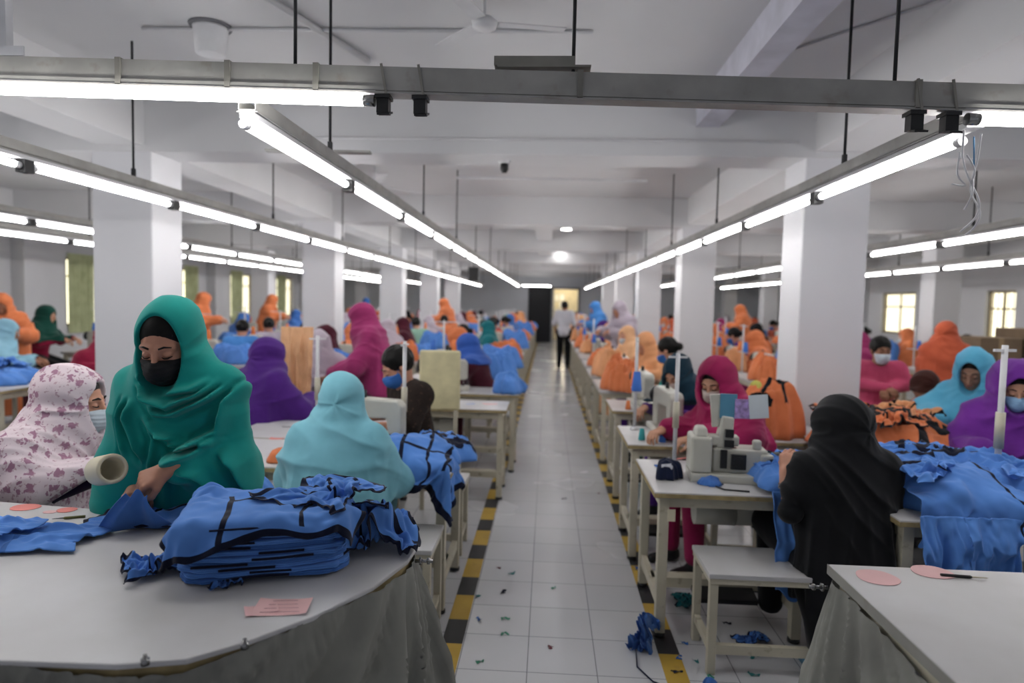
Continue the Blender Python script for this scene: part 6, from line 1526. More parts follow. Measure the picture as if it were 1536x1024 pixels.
def bench(loc, size, z=.45, rz=0, label=None, group='worker benches'):
    t = empty('bench', loc, rz, label, 'bench', group)
    w, d = size
    MB().span((0, 0, z - .022), (w, d, z)).build('seat', TOPW, t, bevel=.003)
    MB().span((.005, .005, z - .045), (w - .005, d - .005, z - .0225)).build('seat_frame', LEGC, t)
    for x in (.025, w - .025):
        for y in (.025, d - .025):
            MB().box((x, y, (z - .046) / 2), (.035, .035, z - .046)).build('leg', LEGC, t, bevel=.003)
    for x in (.025, w - .025): MB().box((x, d / 2, .11), (.025, d - .086, .035)).build('stretcher', LEGC, t)
    MB().box((w / 2, .025, .11), (w - .086, .025, .04)).build('stretcher', LEGC, t)
    return t
# lockstitch sewing machine: bed, arm with column and head, hand wheel, needle bar, presser
def machine_proto():
    t = empty('sewing_machine')
    MB().box((0, 0, .018), (.46, .17, .036)).build('bed', MACH, t, bevel=.006)
    P_ = [(-.20, .055), (-.20, .27), (-.14, .285), (.12, .285), (.19, .27), (.21, .22), (.21, .037), (.115, .037), (.105, .15), (.06, .175), (-.115, .175), (-.135, .12), (-.185, .10)]
    P_ = [(-.21, .10), (-.21, .255), (-.185, .285), (.14, .295), (.20, .275), (.215, .22), (.215, .037), (.11, .037), (.105, .15), (.07, .18), (-.12, .185), (-.135, .10)]
    MB().plate(P_, 'y', -.045, .045).build('arm', MACH, t, bevel=.012, seg=3)
    MB().tube([(.215, 0, .22), (.225, 0, .22), (.255, 0, .22), (.262, 0, .22)], [.03, .062, .062, .045], 22).build('hand_wheel', MACHD, t)
    MB().tube([(-.172, 0, .10), (-.172, 0, .04)], .006, 8).box((-.172, -.004, .042), (.022, .035, .006)).build('needle_bar', STEEL, t)
    MB().tube([(-.10, -.045, .245), (-.10, -.062, .245)], [.017, .014], 14).build('tension_dial', STEEL, t)
    MB().tube([(.02, 0, .29), (.02, 0, .33)], .012, 12).build('oil_cap', MACHD, t)
    MB().box((.06, -.047, .24), (.13, .004, .06)).build('name_plate', mat('machine_blue_plate', '5a7890', rough=.4), t)
    return t
def overlock_proto():
    t = empty('overlock_machine')
    MB().box((0, 0, .02), (.40, .20, .04)).build('bed', MACH, t, bevel=.006)
    MB().box((-.15, 0, .13), (.10, .17, .18)).box((-.15, -.02, .24), (.07, .11, .05), taper=.7).build('left_housing', MACH, t, bevel=.014, seg=3)
    MB().box((.04, .02, .10), (.26, .13, .12)).build('front_housing', MACH, t, bevel=.012, seg=3)
    MB().box((.03, -.055, .10), (.07, .02, .075)).tube([(.03, -.068, .10), (.03, -.052, .10)], .026, 14).build('looper_window', MACHD, t, bevel=.002)
    MB().box((-.04, -.05, .11), (.03, .02, .09)).build('looper_opening', MACHD, t)
    MB().box((-.03, .0, .235), (.075, .075, .16), Matrix.Rotation(.12, 3, 'Y'), .8).box((-.04, .0, .195), (.15, .07, .05)).build('top_arm', MACH, t, bevel=.01, seg=3)
    MB().box((-.015, -.040, .235), (.04, .012, .04)).box((-.015, -.042, .185), (.045, .012, .035)).build('thread_guard', MACHD, t)
    MB().box((.165, 0, .09), (.06, .12, .10)).box((.12, -.02, .18), (.04, .04, .05)).build('right_housing', MACH, t, bevel=.01)
    MB().tube([(.19, 0, .10), (.235, 0, .10)], .045, 20).build('hand_wheel', MACHD, t)
    MB().tube([(.02, -.02, .16), (.02, -.02, .045)], .006, 8).build('needle_bar', STEEL, t)
    MB().box((-.075, 0, .34), (.05, .02, .16), Matrix.Rotation(-.1, 3, 'Y')).build('thread_post', MACH, t)
    MB().box((-.02, -.01, .365), (.08, .012, .12)).build('instruction_card_blue', mat('card_teal_blue', '4f87a3', rough=.6), t)
    MB().box((.045, -.018, .355), (.07, .006, .095)).build('instruction_card_violet', mat('card_violet', 'a890c8', rough=.6, var=.35, scale=40), t)
    MB().box((.12, -.024, .37), (.09, .006, .115), Matrix.Rotation(-.1, 3, 'Y')).build('instruction_card_white', mat('card_white', 'c2cbd0', rough=.6), t)
    return t
CONES = [mat('thread_' + n, c, rough=.8) for n, c in (('blue', '3a6dc0'), ('orange', 'd97a45'), ('white', 'd6d6d6'), ('teal', '2e8f92'), ('yellow', 'bdb54e'))]
def stand_proto(col=0, h=.62, cones=True):
    t = empty('thread_stand' if cones else 'thread_post')
    MB().tube([(0, 0, 0), (0, 0, h)], .011, 10).lathe([(.03, 0), (.03, .01), (.013, .02)], n=14).build('pole', WHITEMETAL, t)
    if cones: MB().box((0, 0, .27), (.32, .05, .008)).build('cone_tray', WHITEMETAL, t)
    MB().bar((-.16 if cones else -.05, 0, h - .02), (.16 if cones else .05, 0, h - .02), .01, .01).build('guide_bar', WHITEMETAL, t)
    if not cones:
        MB().tube([(0, 0, .2), (0, 0, .34)], .017, 12).build('clamp_sleeve', LEGC, t); return t
    for k, x in enumerate((-.12, .12)):
        MB().lathe([(.032, .275), (.034, .285), (.022, .40), (.008, .402)], (x, 0, 0), 16).build('thread_cone', CONES[(col + k) % 5], t)
    return t
# ------------------------------------------------------------------ heaps of cloth
def heap(name, loc, rx, ry, h, label, cat, matl, seed, z_top, drop=None, rz=0, n=110, sc=9, amp=.03, group=None, trims=0, trim_m=None, trim_w=.02, irregular=.25, parent=None, power=.5, skirt=.02, trim_len=(.4, 1.0), flat=0):
    """a heap of crumpled garments on a surface at height z_top; drop = list of (axis, sign, edge coordinate, max fall) in world x / y where it spills over"""
    cz, sz = math.cos(rz), math.sin(rz)
    def pos(a, rho):   # a angle, rho 0..1 arrays
        k = 1 + irregular * (vnoise(np.cos(a) * 1.7 + 5, np.sin(a) * 1.7 + 5, 0, seed) - .5) * 2 + irregular * .35 * (vnoise(np.cos(a) * 5 + 9, np.sin(a) * 5 + 3, 0, seed + 1) - .5) * 2
        x = np.cos(a) * rx * k * rho; y = np.sin(a) * ry * k * rho
        dome = np.maximum(1 - rho ** 2.6, 0) ** power
        f = crumple(x, y, sc, seed)
        z = h * dome * (.72 + .5 * vnoise(x * 5, y * 5, 0, seed + 3)) + amp * f * np.minimum(1, (1 - rho) * 6) * (1 if not flat else 1)
        z = z + skirt * .3 * (1 - rho)
        X = x * cz - y * sz + loc[0]; Y = x * sz + y * cz + loc[1]; Z = z_top + .002 + np.maximum(z, 0)
        if drop:
            for ax, sg, e, mx in drop:
                C_ = X if ax == 'x' else Y
                ex = np.maximum(sg * (C_ - e), 0)
                fall = ex * 1.0
                out = .012 + .03 * (1 - np.exp(-ex * 25)) * (1 + (vnoise(X * 14 if ax == 'y' else Y * 14, Z * 3, 0, seed + 6) - .3) * 2.2) + (Z - z_top) * .55
                nz = np.where(ex > 0, Z - fall - (Z - z_top) * np.clip(ex / .1, 0, 1) * .9, Z)
                nc = np.where(ex > 0, e + sg * (out * np.clip(ex / .02, 0, 1)), C_)
                Z = np.maximum(nz, z_top - mx) if mx else nz
                if ax == 'x': X = nc
                else: Y = nc
        return X, Y, Z
    na, nr = n * 2, n // 2 + 6
    a = np.linspace(0, 2 * np.pi, na, endpoint=False)
    r = np.concatenate([np.linspace(.0, .9, nr - 8), .9 + .1 * np.linspace(.12, 1, 8)])
    A_, RR = np.meshgrid(a, r, indexing='ij')
    X, Y, Z = pos(A_.ravel(), RR.ravel())
    V = np.stack([X, Y, Z], -1)
    i, j = np.meshgrid(np.arange(na), np.arange(nr - 1), indexing='ij'); i = i.ravel(); j = j.ravel(); i2 = (i + 1) % na
    Q = np.stack([i * nr + j, i * nr + j + 1, i2 * nr + j + 1, i2 * nr + j], -1)
    me = mesh_np(name, V - np.array([loc[0], loc[1], z_top]), Q)
    o = link_mesh(name, me, parent, matl); o.location = (loc[0], loc[1], z_top)
    tag(o, label, cat, group)
    md = o.modifiers.new('thick', 'SOLIDIFY'); md.thickness = .004; md.offset = -1
    rr = random.Random(seed)
    for k in range(trims):
        a0 = rr.uniform(0, 6.28); r0 = rr.uniform(.15, .75); L = rr.uniform(*trim_len); th = rr.uniform(0, 6.28)
        m_ = 40; t = np.linspace(0, 1, m_)
        x = np.cos(a0) * r0 + np.cos(th) * L * (t - .5) + .10 * np.sin(t * 5 + a0); y = np.sin(a0) * r0 + np.sin(th) * L * (t - .5) + .10 * np.cos(t * 4 + th)
        ok = x ** 2 + y ** 2 < .93
        if ok.sum() < 8: continue
        x, y = x[ok], y[ok]; dx, dy = np.gradient(x * rx), np.gradient(y * ry); ln = np.hypot(dx, dy) + 1e-9
        rows_ = []
        for s_ in (-1, -.33, .33, 1):
            xx = x - dy / ln * trim_w * s_ * .5 / rx; yy = y + dx / ln * trim_w * s_ * .5 / ry
            Xs, Ys, Zs = pos(np.arctan2(yy, xx), np.minimum(np.hypot(xx, yy), .995))
            rows_.append(np.stack([Xs, Ys, Zs + .0035 + .002 * (abs(s_) < .5)], -1))
        W = np.stack(rows_, 1); mm = len(x)
        Vt = W.reshape(-1, 3) - np.array([loc[0], loc[1], z_top])
        ii, jj = np.meshgrid(np.arange(mm - 1), np.arange(3), indexing='ij'); ii = ii.ravel(); jj = jj.ravel()
        link_mesh('dark_binding', mesh_np('dark_binding', Vt, np.stack([ii * 4 + jj, ii * 4 + jj + 1, ii * 4 + 4 + jj + 1, ii * 4 + 4 + jj], -1)), o, trim_m or NAVY)
    return o
def hanging(name, loc, w, L, label, cat, matl, seed, rz=0, depth=.05, group=None, parent=None):
    """cloth hanging from an edge: vertical folds, ragged hem"""
    nu, nv = 70, 60
    U, Vv = np.meshgrid(np.linspace(0, 1, nu), np.linspace(0, 1, nv), indexing='ij')
    x = (U - .5) * w * (1 - .12 * Vv + .1 * vnoise(U * 2, Vv * 2, 0, seed)); Lw = L * (.75 + .5 * vnoise(U * 3.2, U * 0, 0, seed))
    z = -Vv * Lw; y = -(.01 + depth * np.minimum(1, Vv * 4) * ridged(U * 6 + .8 * vnoise(U * 3, Vv * 3, 0, seed), Vv * 1.3, 0, seed + 2) + .02 * vnoise(U * 9, Vv * 8, 0, seed + 4))
    V = np.stack([x.ravel(), y.ravel(), z.ravel()], -1)
    i, j = np.meshgrid(np.arange(nu - 1), np.arange(nv - 1), indexing='ij'); i = i.ravel(); j = j.ravel()
    o = link_mesh(name, mesh_np(name, V, np.stack([i * nv + j, i * nv + j + 1, (i + 1) * nv + j + 1, (i + 1) * nv + j], -1)), parent, matl)
    o.location = loc; o.rotation_euler = (0, 0, rz); tag(o, label, cat, group)
    md = o.modifiers.new('thick', 'SOLIDIFY'); md.thickness = .004
    return o
# ------------------------------------------------------------------ foreground left inspection table
TZ = .85
def smooth_poly(pts, it=2):
    for _ in range(it):
        o = []
        for i in range(len(pts)):
            a, b = Vector(pts[i]), Vector(pts[(i + 1) % len(pts)])
            o += [a * .75 + b * .25, a * .25 + b * .75]
        pts = o
    return pts
def tabletop_poly():
    e = [(-.355, 1.80), (-.36, 1.70), (-.41, 1.53), (-.50, 1.37), (-.60, 1.25), (-.68, 1.18), (-.80, 1.15), (-1.1, 1.14), (-2.6, 1.14), (-2.6, 2.10), (-1.81, 2.04), (-1.4, 2.0), (-.42, 1.86)]
    return e
tp = tabletop_poly()
lt = empty('inspection_table', (0, 0, 0), 0, 'large white inspection table with curved corner, holding the folded blue stack', 'table')
def dense(pts, m=4):
    o = []
    n = len(pts)
    for i in range(n):
        p0, p1, p2, p3 = [Vector(pts[(i + k) % n]) for k in (-1, 0, 1, 2)]
        if (p2 - p1).length > .6: o.append(p1); continue
        for k in range(m):
            t = k / m
            o.append(.5 * ((2 * p1) + (p2 - p0) * t * .7 + (2 * p0 - 5 * p1 + 4 * p2 - p3) * 0) if False else p1.lerp(p2, t))
    return o
TP = [tuple(v) for v in dense(tp, 3)]
MB().prism(TP, TZ - .012, TZ).build('tabletop', TOPW, lt, bevel=.003)
cxm = (-1.2, 1.6)
TP2 = [((x - cxm[0]) * .985 + cxm[0], (y - cxm[1]) * .985 + cxm[1]) for x, y in TP]
MB().prism(TP2, TZ - .045, TZ - .0125).build('edge_band', TOPE, lt)
for k, (x, y) in enumerate(((-.55, 1.75), (-.85, 1.28), (-2.4, 1.3), (-2.4, 1.95), (-1.4, 1.85))):
    MB().box((x, y, (TZ - .046) / 2), (.045, .045, TZ - .046)).build('leg', LEGC, lt)
# grey cloth skirt bunched round the table end
edge = [(-.44, 1.84), (-.355, 1.80), (-.36, 1.70), (-.41, 1.53), (-.50, 1.37), (-.60, 1.25), (-.68, 1.18), (-.80, 1.145), (-1.1, 1.135), (-2.6, 1.135)]
def skirt_cloth(edge, ztop, zbot, seed, fan_at=None, amp=.02, freq=26, out=1):
    pts = [Vector(e) for e in edge]; cum = [0]
    for a, b in zip(pts, pts[1:]): cum.append(cum[-1] + (b - a).length)
    L = cum[-1]; nu = int(L / .008); nv = 60
    u = np.linspace(0, L, nu); X = np.interp(u, cum, [p.x for p in pts]); Y = np.interp(u, cum, [p.y for p in pts])
    for _ in range(12):
        X[1:-1] = (X[:-2] + X[2:] + 2 * X[1:-1]) / 4; Y[1:-1] = (Y[:-2] + Y[2:] + 2 * Y[1:-1]) / 4
    dx, dy = np.gradient(X), np.gradient(Y); ln = np.hypot(dx, dy); nx, ny = dy / ln * out, -dx / ln * out
    v = np.linspace(0, 1, nv)
    U, Vv = np.meshgrid(u, v, indexing='ij')
    if fan_at is not None:   # folds fan out from a bolt
        un = fan_at + (U - fan_at) / (.35 + 1.1 * Vv)
    else: un = U
    f = ridged(un * freq * .5 + .5 * vnoise(U * 4, Vv * 2, 0, seed), Vv * .8, 0, seed) ** 1.4 + .4 * ridged(un * freq * 1.2, Vv * 1.4, 0, seed + 2) ** 2
    o = amp * f * (.15 + np.minimum(1, Vv * 2.2)) - .012 * np.maximum(0, 1 - Vv * 6)
    Z = ztop - Vv * (ztop - zbot) - .01 * np.sin(U * 9) * (Vv < .02)
    Xs = X[:, None] + nx[:, None] * o; Ys = Y[:, None] + ny[:, None] * o
    V = np.stack([Xs.ravel(), Ys.ravel(), Z.ravel()], -1)
    i, j = np.meshgrid(np.arange(nu - 1), np.arange(nv - 1), indexing='ij'); i = i.ravel(); j = j.ravel()
    return mesh_np('cloth_skirt', V, np.stack([i * nv + j, i * nv + j + 1, (i + 1) * nv + j + 1, (i + 1) * nv + j], -1))
# skirt sits just outside the edge
o = link_mesh('cloth_skirt', skirt_cloth([(x + .004, y - .004) for x, y in edge], TZ - .016, .03, 3, fan_at=.05, amp=.085, freq=18, out=-1), lt, GREYCL)
for px, py in ((212, 1002), (363, 977)):
    p = at(px, py, TZ)
    MB().lathe([(.008, 0), (.008, .012), (.004, .013), (.004, .02)], (p.x, p.y + .012, TZ), 12).build('bolt', STEEL, lt)
def side_bolt(p, d, parent):
    p = Vector(p); d = Vector(d).normalized()
    MB().tube([p, p + d * .05], .005, 10).tube([p + d * .012, p + d * .018], .011, 6).tube([p + d * .034, p + d * .042], .009, 6).build('bolt', STEEL, parent)
side_bolt((-.355, 1.77, TZ - .03), (1, .1, 0), lt)

# paper ovals, pens on the tables
def disc(px, py, z, r, m_, label, name='paper_piece', ell_=1.0, rz=0, two=None):
    p = at(px, py, z)
    mb = MB(); n = 26
    mb.prism([(r * math.cos(t) * (1 + .04 * math.sin(3 * t + px)), r * ell_ * math.sin(t) * (1 + .04 * math.cos(2 * t))) for t in [6.283 * k / n for k in range(n)]], .0006, .0016)
    o = mb.build(name, m_); o.location = (p.x, p.y, z); o.rotation_euler = (0, 0, rz); return tag(o, label, 'paper piece')
def paper(px, py, z, w, d, rz, m_, label, curlx=.004):
    p = at(px, py, z); n = 12; V = []; Q = []
    for i in range(n + 1):
        for j in range(2): V.append((w * (i / n - .5), d * (j - .5) * (1 - .1 * i / n), .0012 + curlx * (abs(i / n - .5) * 2) ** 3))
    for i in range(n): Q.append((2 * i, 2 * i + 2, 2 * i + 3, 2 * i + 1))
    o = link_mesh('paper_piece', mesh_np('paper_piece', np.array(V), np.array(Q)), None, m_)
    o.location = (p.x, p.y, z); o.rotation_euler = (0, 0, rz); return tag(o, label, 'paper piece')
LINEM = mat('paper_ink', '8a5a60')
pp = paper(424, 911, TZ, .12, .085, .15, PINKP, 'pink marked paper slip lying in front of the folded blue stack')
lm = MB()
for k in range(4): lm.box((0, -.028 + k * .018, .004), (.085 - .01 * k, .0012, .0004))
lm.build('ink_lines', LINEM, pp)
pq = paper(392, 915, TZ, .07, .05, .5, PINKP, 'small pink slip under the left end of the marked slip')
disc(38, 761, TZ, .045, REDP, 'red oval paper at the left edge behind the blue garment', ell_=.8)
disc(75, 768, TZ, .022, PINKP, 'small pink paper scrap beside the pen on the left table', ell_=.7)
disc(100, 765, TZ, .03, REDP, 'red paper scrap nearest the held blue garment', ell_=.9)
disc(1316, 866, TZ, .052, PINKP, 'round pale pink paper near the corner of the right foreground table')
disc(1398, 858, TZ, .052, PINKP, 'pale pink oval paper under the pen tip on the right table', ell_=.9)
def pen(px0, py0, px1, py1, z, label, body, tip=STEEL, r=.004):
    a, b = at(px0, py0, z), at(px1, py1, z)
    t = empty('pen', (a.x, a.y, z + r), 0, label, 'pen')
    d = (b - a); d.z = 0; L = d.length; d.normalize()
    MB().tube([Vector((0, 0, 0)), d * L * .62, d * L * .66], [r, r, r * .6], 10).build('barrel', body, t)
    MB().tube([d * L * .66, d * L * .97, d * L], [r * .6, r * .3, r * .1], 8).build('pen_tip', tip, t)
pen(1411, 864, 1482, 869, TZ, 'thin dark handled awl lying on the right foreground table', BLACKP, CREAM)
pen(128, 776, 78, 780, TZ, 'olive green snipper pen lying on the left foreground table', mat('olive_plastic', '6b6a3a'))

# ------------------------------------------------------------------ folded blue stack
g0, g1 = at(258, 884, TZ), at(520, 864, TZ)
cx_, cy_ = (g0.x + g1.x) / 2, (g0.y + g1.y) / 2
ang = math.atan2(g1.y - g0.y, g1.x - g0.x); SW = (g1 - g0).length; SD = .27
ux, uy = math.cos(ang), math.sin(ang)
SC = (cx_ - uy * (SD / 2), cy_ + ux * (SD / 2))   # middle of the stack footprint
nL = 11; lh = .0125
for k in range(nL):
    rr = random.Random(100 + k)
    w_, d_ = SW * (1 - .012 * rr.random()), SD * (1 - .02 * rr.random()); jx, jy = rr.uniform(-.006, .006), rr.uniform(-.008, .004)
    m_ = 64; nr = 9; V = []; Q = []
    # folded garment: a soft slab with a rounded fold towards the camera, wavy edges
    prof = []
    n = 96
    t = np.linspace(0, 2 * np.pi, n, endpoint=False)
    ex = 5.0
    ox_ = np.sign(np.cos(t)) * np.abs(np.cos(t)) ** (2 / ex) * w_ / 2; oy_ = np.sign(np.sin(t)) * np.abs(np.sin(t)) ** (2 / ex) * d_ / 2
    wob = .006 * (vnoise(t * 3, t * 0 + k, 0, 11) - .5) * 2 + .003 * (vnoise(t * 9, t * 0 + k, 0, 12) - .5) * 2
    r_ = np.hypot(ox_, oy_); ox_ *= (1 + wob / r_); oy_ *= (1 + wob / r_)
    levels = [(.0, -.5), (.90, -.5), (.985, -.46), (1.0, -.2), (1.003, .0), (1.0, .22), (.985, .46), (.90, .52), (.5, .55), (0.0, .55)]
    # split the rim in two plies
    levels = [(0, -.48), (.93, -.48), (.99, -.42), (1.0, -.25), (.992, -.06), (.975, .0), (.992, .06), (1.0, .25), (.99, .44), (.93, .50), (.5, .52), (0, .52)]
    ZZ = []
    for li, (q, zz) in enumerate(levels):
        sag = .004 * (vnoise(ox_ * 7 * q + 3, oy_ * 7 * q, k * .35, 21) - .5) * 2 + .004 * (vnoise(ox_ * 16 * q + 3, oy_ * 7 * q, k * .35, 24) - .5)
        V.append(np.stack([ox_ * q, oy_ * q, zz * lh * .96 + sag], -1))
    V = np.concatenate(V); nl = len(levels)
    i, j = np.meshgrid(np.arange(nl - 1), np.arange(n), indexing='ij'); i = i.ravel(); j = j.ravel(); j2 = (j + 1) % n
    me = mesh_np('folded_garment', V, np.stack([i * n + j, i * n + j2, (i + 1) * n + j2, (i + 1) * n + j], -1))
    o = link_mesh('folded_garment', me, None, BLUE if k % 3 else BLUE2)
    o.location = (SC[0] + jx, SC[1] + jy, TZ + .008 + lh * (k + .5)); o.rotation_euler = (0, 0, ang + rr.uniform(-.012, .012))
    tag(o, 'folded royal blue garment in the foreground stack, %s layer up from the table' % ORD[k], 'garment', 'folded blue garments in the foreground stack')
    # dark binding showing along part of the fold
    s0 = rr.uniform(-.45, .1); s1 = s0 + rr.uniform(.2, .4); mbn = MB()
    pts = [(w_ * (s0 + (s1 - s0) * q / 14), -d_ / 2 - .004, .001 + .004 * (float(vnoise(w_ * (s0 + (s1 - s0) * q / 14) * 7 + 3, -d_ / 2 * 7, k * .35, 21)) - .5) * 2) for q in range(15)]
    mbn.tube(pts, .0032, 6).build('dark_binding', NAVY, o)
STOP = TZ + .008 + lh * nL
for k, (sx, zz, wd) in enumerate(((.34, .05, .05), (.02, .02, .09))):
    pass
# black folded piece in the right of the stack
# ------------------------------------------------------------------ people in front
TEAL = cloth('teal', '158f86', dark='117f78', var=.08, bump=.05)
LBLUE = cloth('light_blue', '7cb6c4', dark='6da6b5', bump=.05)
PURPLE = cloth('purple', '4b2476', dark='3f1d66')
PURPLE2 = cloth('violet', '6d2f8f', dark='5a2579')
MAGENTA = cloth('magenta', '983466', dark='842a58')
MAGENTA2 = cloth('raspberry', '951f50', dark='7d1842')
MAROON = cloth('maroon', '4a1a28', dark='3c1420')
CRIMSON = cloth('crimson', '8c1c3c', dark='76162f')
BLACKC = cloth('black', '111215', dark='0c0d10', var=.25, bump=.03)
DKNAVY = cloth('dark_navy', '151d35')
PINK = cloth('pink', 'bb4a6a', dark='a63e5c')
PEACH = cloth('peach', 'dcae86', dark='d0a078')
PALEP = cloth('pale_lilac', 'b3a9b5')
SKY = cloth('sky_blue', '4f8bcf', dark='437bbd')
RED = cloth('red_orange', 'b95a3e', dark='a64c33')
DTEAL = cloth('dark_teal', '1c6c73', dark='155a61')
MINT = cloth('mint', '8fb5a0')
OLIVE = cloth('olive_gold', '8a7838')
BROWN = cloth('brown', '3a1d18')
WHITEC = cloth('white_grey', 'b9bac2', var=.05)
FLORAL = floral('floral_scarf', 'd2c3c9', '8f5c78', 'a98a94', scale=24, th=.52)
PRINT = floral('speckled_black', '15161a', '3a3b40', '2c2d33', scale=70, th=.2)
SHIRTP = floral('dark_printed_shirt', '2b2320', '4a3a2e', '1b1716', scale=30, th=.4)
MASKB = mat('mask_black', '0e0e12', rough=.9, bump=.1, bscale=200)
MASKW = mat('mask_pale', 'b9c3cc', rough=.8)
MASKBG = mat('mask_beige', 'b6a69e', rough=.8)
MASKBL = mat('mask_blue', '2f69b4', rough=.8)

# woman in teal at the inspection table
TR, TS = Vector((-1.215, 2.13, 0)), .945
def tl(x, y, Y=1.98):      # measured fold point -> her own x, z (she faces us: her right is our left)
    w = atY(180 + x / 3.0125, 440 + y / 3.0125, Y); return (-(w.x - TR.x) / TS, w.z / TS)
TC = [(.016, .016, [(100, 360), (150, 410), (230, 440), (330, 425), (385, 385)]), (.018, .017, [(105, 395), (150, 460), (250, 500), (350, 450), (425, 395)]),
      (.016, .018, [(125, 450), (200, 525), (285, 535), (400, 470), (480, 425)]),
      (.018, .022, [(520, 420), (455, 500), (435, 620), (340, 690), (240, 740)]), (.014, .016, [(450, 640), (380, 700), (270, 745)]), (.014, .018, [(190, 590), (290, 675), (420, 650)]),
      (.016, .02, [(150, 530), (200, 640), (185, 720), (165, 810)]), (.016, .02, [(85, 470), (75, 560), (105, 640), (150, 760)]), (.012, .02, [(40, 460), (30, 600), (45, 760)]),
      (.014, .018, [(340, 760), (400, 790), (445, 880), (480, 960)]), (.016, .022, [(450, 690), (520, 780), (565, 900), (600, 990)]), (.012, .02, [(560, 540), (600, 700), (625, 850)]), (.012, .016, [(170, 560), (230, 620), (300, 640)])]
TCURV = dict(side=1, c=[(a * 1.75, w * .8, [tl(*q) for q in pts]) for a, w, pts in TC])
person(tuple(TR), R(180), 'woman in teal headscarf and black mask standing at the inspection table, looking down', 'stand', s=TS, lean=.12, head=(.10, .36), skin_m=SKIN[0], hijab=TEAL, hem=.945, flare=.185, depth=.145,
  dress=PRINT, short=True, pants=None, mask=MASKB, opts=('long', 'sleevedrop'), arms=[((-.185, .06, 1.06), (-.085, .27, 1.085), (.80, .30, -.42), (.25, .75, .65)), ((.19, .05, 1.05), (.09, .15, 1.0), (-.6, .8, -.2), (0, .2, 1))],
  open_=(.070, .128), res=.0045, fres=.0026, seed=12, swag=(1.5, -.45, 0), hood_back=.01, hairfront=.006, folds=1.0, armr=.92, hs=1.10, hoodw=-.003, curves=TCURV)
# woman in the floral scarf
person((-2.09, 2.30, 0), R(-72), 'woman in white and mauve floral headscarf with pale mask, seated in profile at far left', 'sit', lean=.48, head=(-.1, .10), skin_m=SKIN[0], hijab=FLORAL, hem=.66, flare=.25, depth=.30,
  dress=cloth('dark_purple', '2a1838'), pants=BLACKC, mask=MASKW, hs=1.06, seath=.05, opts=(), cut_back=lambda p: np.minimum(.86 + .64 * (p[:, 1] - .37) - p[:, 2], p[:, 1] - .30), arms=[((-.22, .24, .85), (-.1, .50, .90), (.3, .9, 0), (0, .2, 1)), ((.22, .26, .84), (.12, .54, .92), (0, 1, .1), (0, .2, 1))],
  open_=(.062, .098), res=.006, fres=.003, seed=31, swag=(1.2, -.9, 0), folds=.9)
bench((-2.3, 2.15, 0), (.5, .3), .44, 0, 'low bench under the woman in the floral headscarf')
# light blue back view
person((-.94, 2.84, 0), R(4), 'woman in light blue headscarf seated with her back to us behind the blue stack', 'sit', lean=.16, head=(0, .25), skin_m=SKIN[1], hijab=LBLUE, hem=.60, armr=.85, flare=.21, depth=.17,
  dress=LBLUE, pants=BLACKC, seath=-.06, res=.006, fres=.006, seed=44, folds=.8, swag=(-.8, .3, .02), opts=('lap',))
bench((-1.2, 2.66, 0), (.52, .3), .40, 0, 'low bench under the woman in light blue')
# purple
person((-1.98, 4.35, 0), R(-28), 'woman in plain purple headscarf seated, back to us, left of the long white table', 'sit', lean=.1, head=(-.35, .2), skin_m=SKIN[1], hijab=PURPLE, hem=.62, flare=.205, depth=.18, dress=PURPLE, pants=PURPLE, mask=MASKW,
  res=.008, fres=.006, seed=51, opts=('lap',))
bench((-2.2, 4.15, 0), (.45, .3), .45, 0, 'bench under the woman in purple')
# man in printed shirt
person((-.80, 4.02, 0), R(124), 'man with black hair and blue mask in dark printed short-sleeved shirt, looking down', 'sit', lean=.16, head=(-.1, .5), skin_m=SKIN[0], dress=SHIRTP, pants=BLACKC, mask=MASKBL, short=True, opts=('shirt',),
  arms=[((-.24, .15, .82), (-.10, .34, .80), (.5, .75, -.25), (0, .2, 1)), ((.26, .05, .80), (.18, .30, .80), (-.5, .8, -.1), (0, .1, 1))], res=.007, fres=.0032, seed=61, hairfront=.012, seath=.02)
bench((-.98, 3.85, 0), (.5, .3), .44, 0, 'bench under the man in the printed shirt')
# magenta standing
person((-1.38, 5.45, 0), R(95), 'woman in bright magenta headscarf standing and bending to the left over a table', 'stand', s=.95, lean=.30, head=(.1, .45), skin_m=SKIN[1], hijab=MAGENTA, hem=.82, flare=.19, depth=.17, dress=DKNAVY, pants=DKNAVY, res=.008, fres=.005, seed=71, opts=('long',), folds=.85,
  arms=[((-.24, .20, 1.05), (-.1, .46, .95)), ((.24, .20, 1.05), (.1, .46, .95))])
# maroon woman with a blue scarf
person((-.55, 6.45, 0), R(75), 'woman in maroon top with blue headscarf seated by the aisle, leaning left', 'sit', lean=.42, head=(0, .35), skin_m=SKIN[1], hijab=cloth('mid_blue', '3358a6'), hem=.98, flare=.19, depth=.15, dress=MAROON, pants=MAROON, res=.009, fres=.006, seed=81, opts=('lap',), folds=.8)
bench((-.8, 6.3, 0), (.5, .3), .45, 0, 'bench under the woman in maroon')
# woman with the peach cloth, pale cap
person((-2.0, 5.65, 0), R(30), 'woman in pale lilac head covering seated behind the hanging peach cloth', 'sit', lean=.15, head=(0, .2), skin_m=SKIN[1], hijab=PALEP, hem=.8, flare=.22, dress=OLIVE, pants=BLACKC, res=.009, fres=.006, seed=83)
bench((-2.2, 5.5, 0), (.45, .3), .45, 0, 'bench under the woman in the pale lilac head covering')
